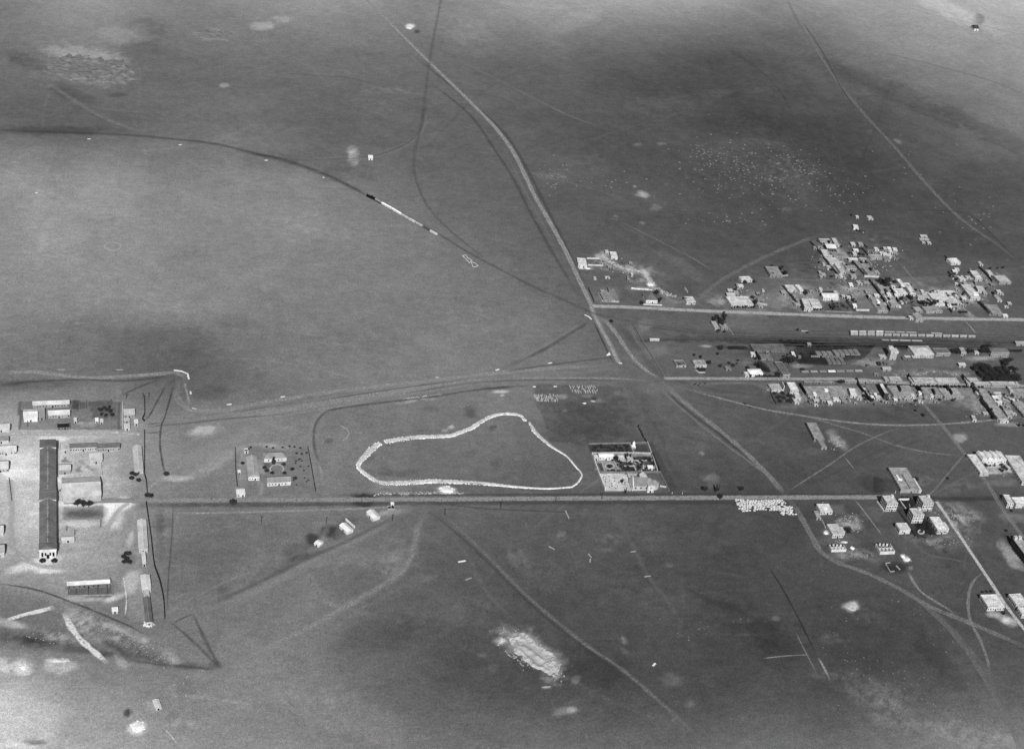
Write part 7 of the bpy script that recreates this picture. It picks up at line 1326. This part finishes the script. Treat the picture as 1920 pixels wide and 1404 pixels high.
# whitewashed airfield markers
def marker(label, pts, th=1.6, g=225): wall(label, pts, .25, g, th, 'boundary_marker', 'marker', 'whitewashed boundary markers')
for l, p in (('long bent white marker at the bend of the ring track', [(326,694),(340,696),(352,701),(354,711)]), ('short white marker below the bent one', [(357,734),(358,739)]), ('white marker at the bottom of the loop track', [(360,765),(368,767)]), ('dull white marker on the ring track, left of two', [(110,693),(122,693)]), ('dull white marker on the ring track, right of two', [(218,693.5),(230,693)]), ('small white marker under the dull left marker', [(153,706),(158,707)]),
             ('white marker north of the bungalow garden', [(425,759),(434,757.5)]), ('white marker right of the loop track', [(526,744.5),(534,743.5)]), ('dull marker on the worn band, left', [(628,732),(635,731)]), ('dull marker on the worn band, middle', [(723,721),(731,719)]), ('white marker above the worn band', [(816,708),(823,707.5)]), ('white marker above the foundation slab', [(929,694),(936,692.5)]), ('white marker near the crossroads triangle', [(1028,681.5),(1035,680)]),
             ('white marker at the end of the wide pale road', [(1160,681),(1166,681)]), ('bent white marker at the crossroads', [(1096,590),(1104,594),(1109,599)]), ('white marker on the upper left field edge, first from the left', [(164,261),(170,261)]), ('white marker on the upper left field edge, second from the left', [(335,272),(341,272)]), ('white marker on the upper left field edge, third from the left', [(496,301),(502,301)]), ('tiny white marker by the locomotive', [(605,333),(608,333)]), ('small white marker far left in the field', [(66,362),(71,362)]),
             ('white marker on the lower plain, brightest', [(859,1053.5),(873,1051)]), ('dull marker below the brightest lower marker', [(873,1087),(884,1083)]), ('short diagonal marker on the lower plain', [(1029,1024),(1040,1030)]), ('dashed slanting marker below the long road', [(1060,957),(1067,972)]), ('small bent marker on the lower plain, upper stroke', [(1103,1038),(1109,1045)]), ('small bent marker on the lower plain, lower stroke', [(1107,1047),(1106,1054)]), ('thin marker in the field left of the ditch', [(1182,1034.5),(1192,1033.5)]), ('barred marker in the field left of the ditch', [(1208,1081),(1220,1079.5)]), ('tiny slanting marker low in the middle', [(1224,1248),(1229,1243)]), ('dull marker under the quarry', [(1016,1288),(1032,1286.5)])):
    dull = 'dull' in l or 'thin' in l or 'short diagonal' in l or 'dashed' in l or 'small bent' in l or 'barred' in l
    marker(l, p, 1.0 if dull else 1.7, 165 if dull else 225)
A = P(1136, 667); m = MB(); B_, C_ = P(1145, 666)-A, P(1142.5, 660.5)-A; m.v = [(0, 0, 0), (B_[0], B_[1], 0), (C_[0], C_[1], 0), (0, 0, .3), (B_[0], B_[1], .3), (C_[0], C_[1], .3)]; m.f = [(2, 1, 0), (3, 4, 5), (0, 1, 4, 3), (1, 2, 5, 4), (2, 0, 3, 5)]
tag(m.build('boundary_marker', mat(235, 'paint'), None, (A[0], A[1], 0)), 'white triangular marker below the crossroads', 'marker', 'whitewashed boundary markers')
# posts
def pole(x, y, h, label, g=40, group='telegraph poles across the lower plain', name='telegraph_pole', cat='pole', arm=True):
    A = P(x, y); root = thing(name, label, cat, (A[0], A[1], 0), group=group); MB().cyl(0, 0, 0, h, .22, .16, 6).build('mast', mat(g, 'paint'), root)
    if arm: MB().box(-1.1, -.06, h-.9, 1.1, .06, h-.7).build('crossarm', mat(g, 'paint'), root)
for i, (x, y) in enumerate(((490, 981), (612, 982), (736, 977), (834, 966), (939, 953), (1042, 940), (1128, 936), (1205, 902))): pole(x, y, 8, 'thin dark telegraph pole of the line crossing the long road, %s from the left' % ORD[i])
for i, (x, y) in enumerate(((237, 747), (268, 746), (279, 745), (125, 996), (140, 1003))): pole(x, y, 6, 'thin dark pole in the camp, %s from the top left' % ORD[i], group='poles in the camp')
for i, x in enumerate((1260, 1279)): pole(x, 926 if i else 925.5, 2.2, ('left', 'right')[i]+' short white gate post right of the church', 235, 'white gate posts', 'gate_post', 'post', False)
pole(1678, 925, 3.5, 'white post in front of the left tall house', 235, None, 'gate_post', 'post', False); pole(1541, 948, 5, 'pale leaning pole behind the white villa by the long road', 190, None, 'pole', 'pole', False); pole(1004, 371, 2.0, 'white post beside the diagonal road', 240, None, 'milestone', 'post', False)
# small walkers' specks: animals on the terrace street track
def donkey(x, y, a, label, group):
    A = P(x, y); root = thing('donkey', label, 'donkey', (A[0], A[1], 0), a, group)
    m = bpy.data.meshes.new('body'); V = [(0, 0, 1.0), (.55, 0, 1.05), (-.6, 0, 1.0), (.85, 0, 1.45), (1.1, 0, 1.6), (1.4, 0, 1.4), (.5, .18, .55), (.5, .18, 0), (.5, -.18, .55), (.5, -.18, 0), (-.6, .18, .55), (-.65, .18, 0), (-.6, -.18, .55), (-.65, -.18, 0), (-.85, 0, .95), (-.95, 0, .5)]
    E_ = [(0, 1), (0, 2), (1, 3), (3, 4), (4, 5), (1, 6), (6, 7), (1, 8), (8, 9), (2, 10), (10, 11), (2, 12), (12, 13), (2, 14), (14, 15)]; m.from_pydata(V, E_, []); m.update()
    o = link('body', m, mat(30, 'paint'), root); sk = o.modifiers.new('skin', 'SKIN'); R_ = [.32, .28, .3, .17, .14, .1, .1, .06, .1, .06, .12, .06, .12, .06, .06, .04]
    for i, q in enumerate(R_): m.skin_vertices[0].data[i].radius = (q, q)
    m.skin_vertices[0].data[0].use_root = True
for i, (x, y, a) in enumerate(((1301, 722, .2), (1304, 721, .5), (1309, 723, 2.8), (1312, 720.5, .1), (1322, 720, 1.5))): donkey(x, y, a, 'dark grazing donkey on the open ground below the terrace street', 'donkeys below the terrace street')
for i, (x, y, a) in enumerate(((1395, 757, 3.2), (1397.5, 758.5, 3.0), (1406, 765, 3.1))): donkey(x, y, a, 'dark donkey walking on the pale footpath towards the terrace', 'donkeys on the pale footpath')
# things in a short row get their own label by place: counted from the left edge of the view
bpy.context.view_layer.update()
same = {}
for o in COL.objects:
    if o.parent is None and 'label' in o and 'category' in o: same.setdefault(o['label'], []).append(o)
for l, os_ in same.items():
    if 1 < len(os_) <= 16 and len(l.split()) <= 12:
        for i, o in enumerate(sorted(os_, key=lambda o: PX(*o.location)[0])): o['label'] = l+', %s from the left' % ORD[i]
print('objects', len(bpy.data.objects))
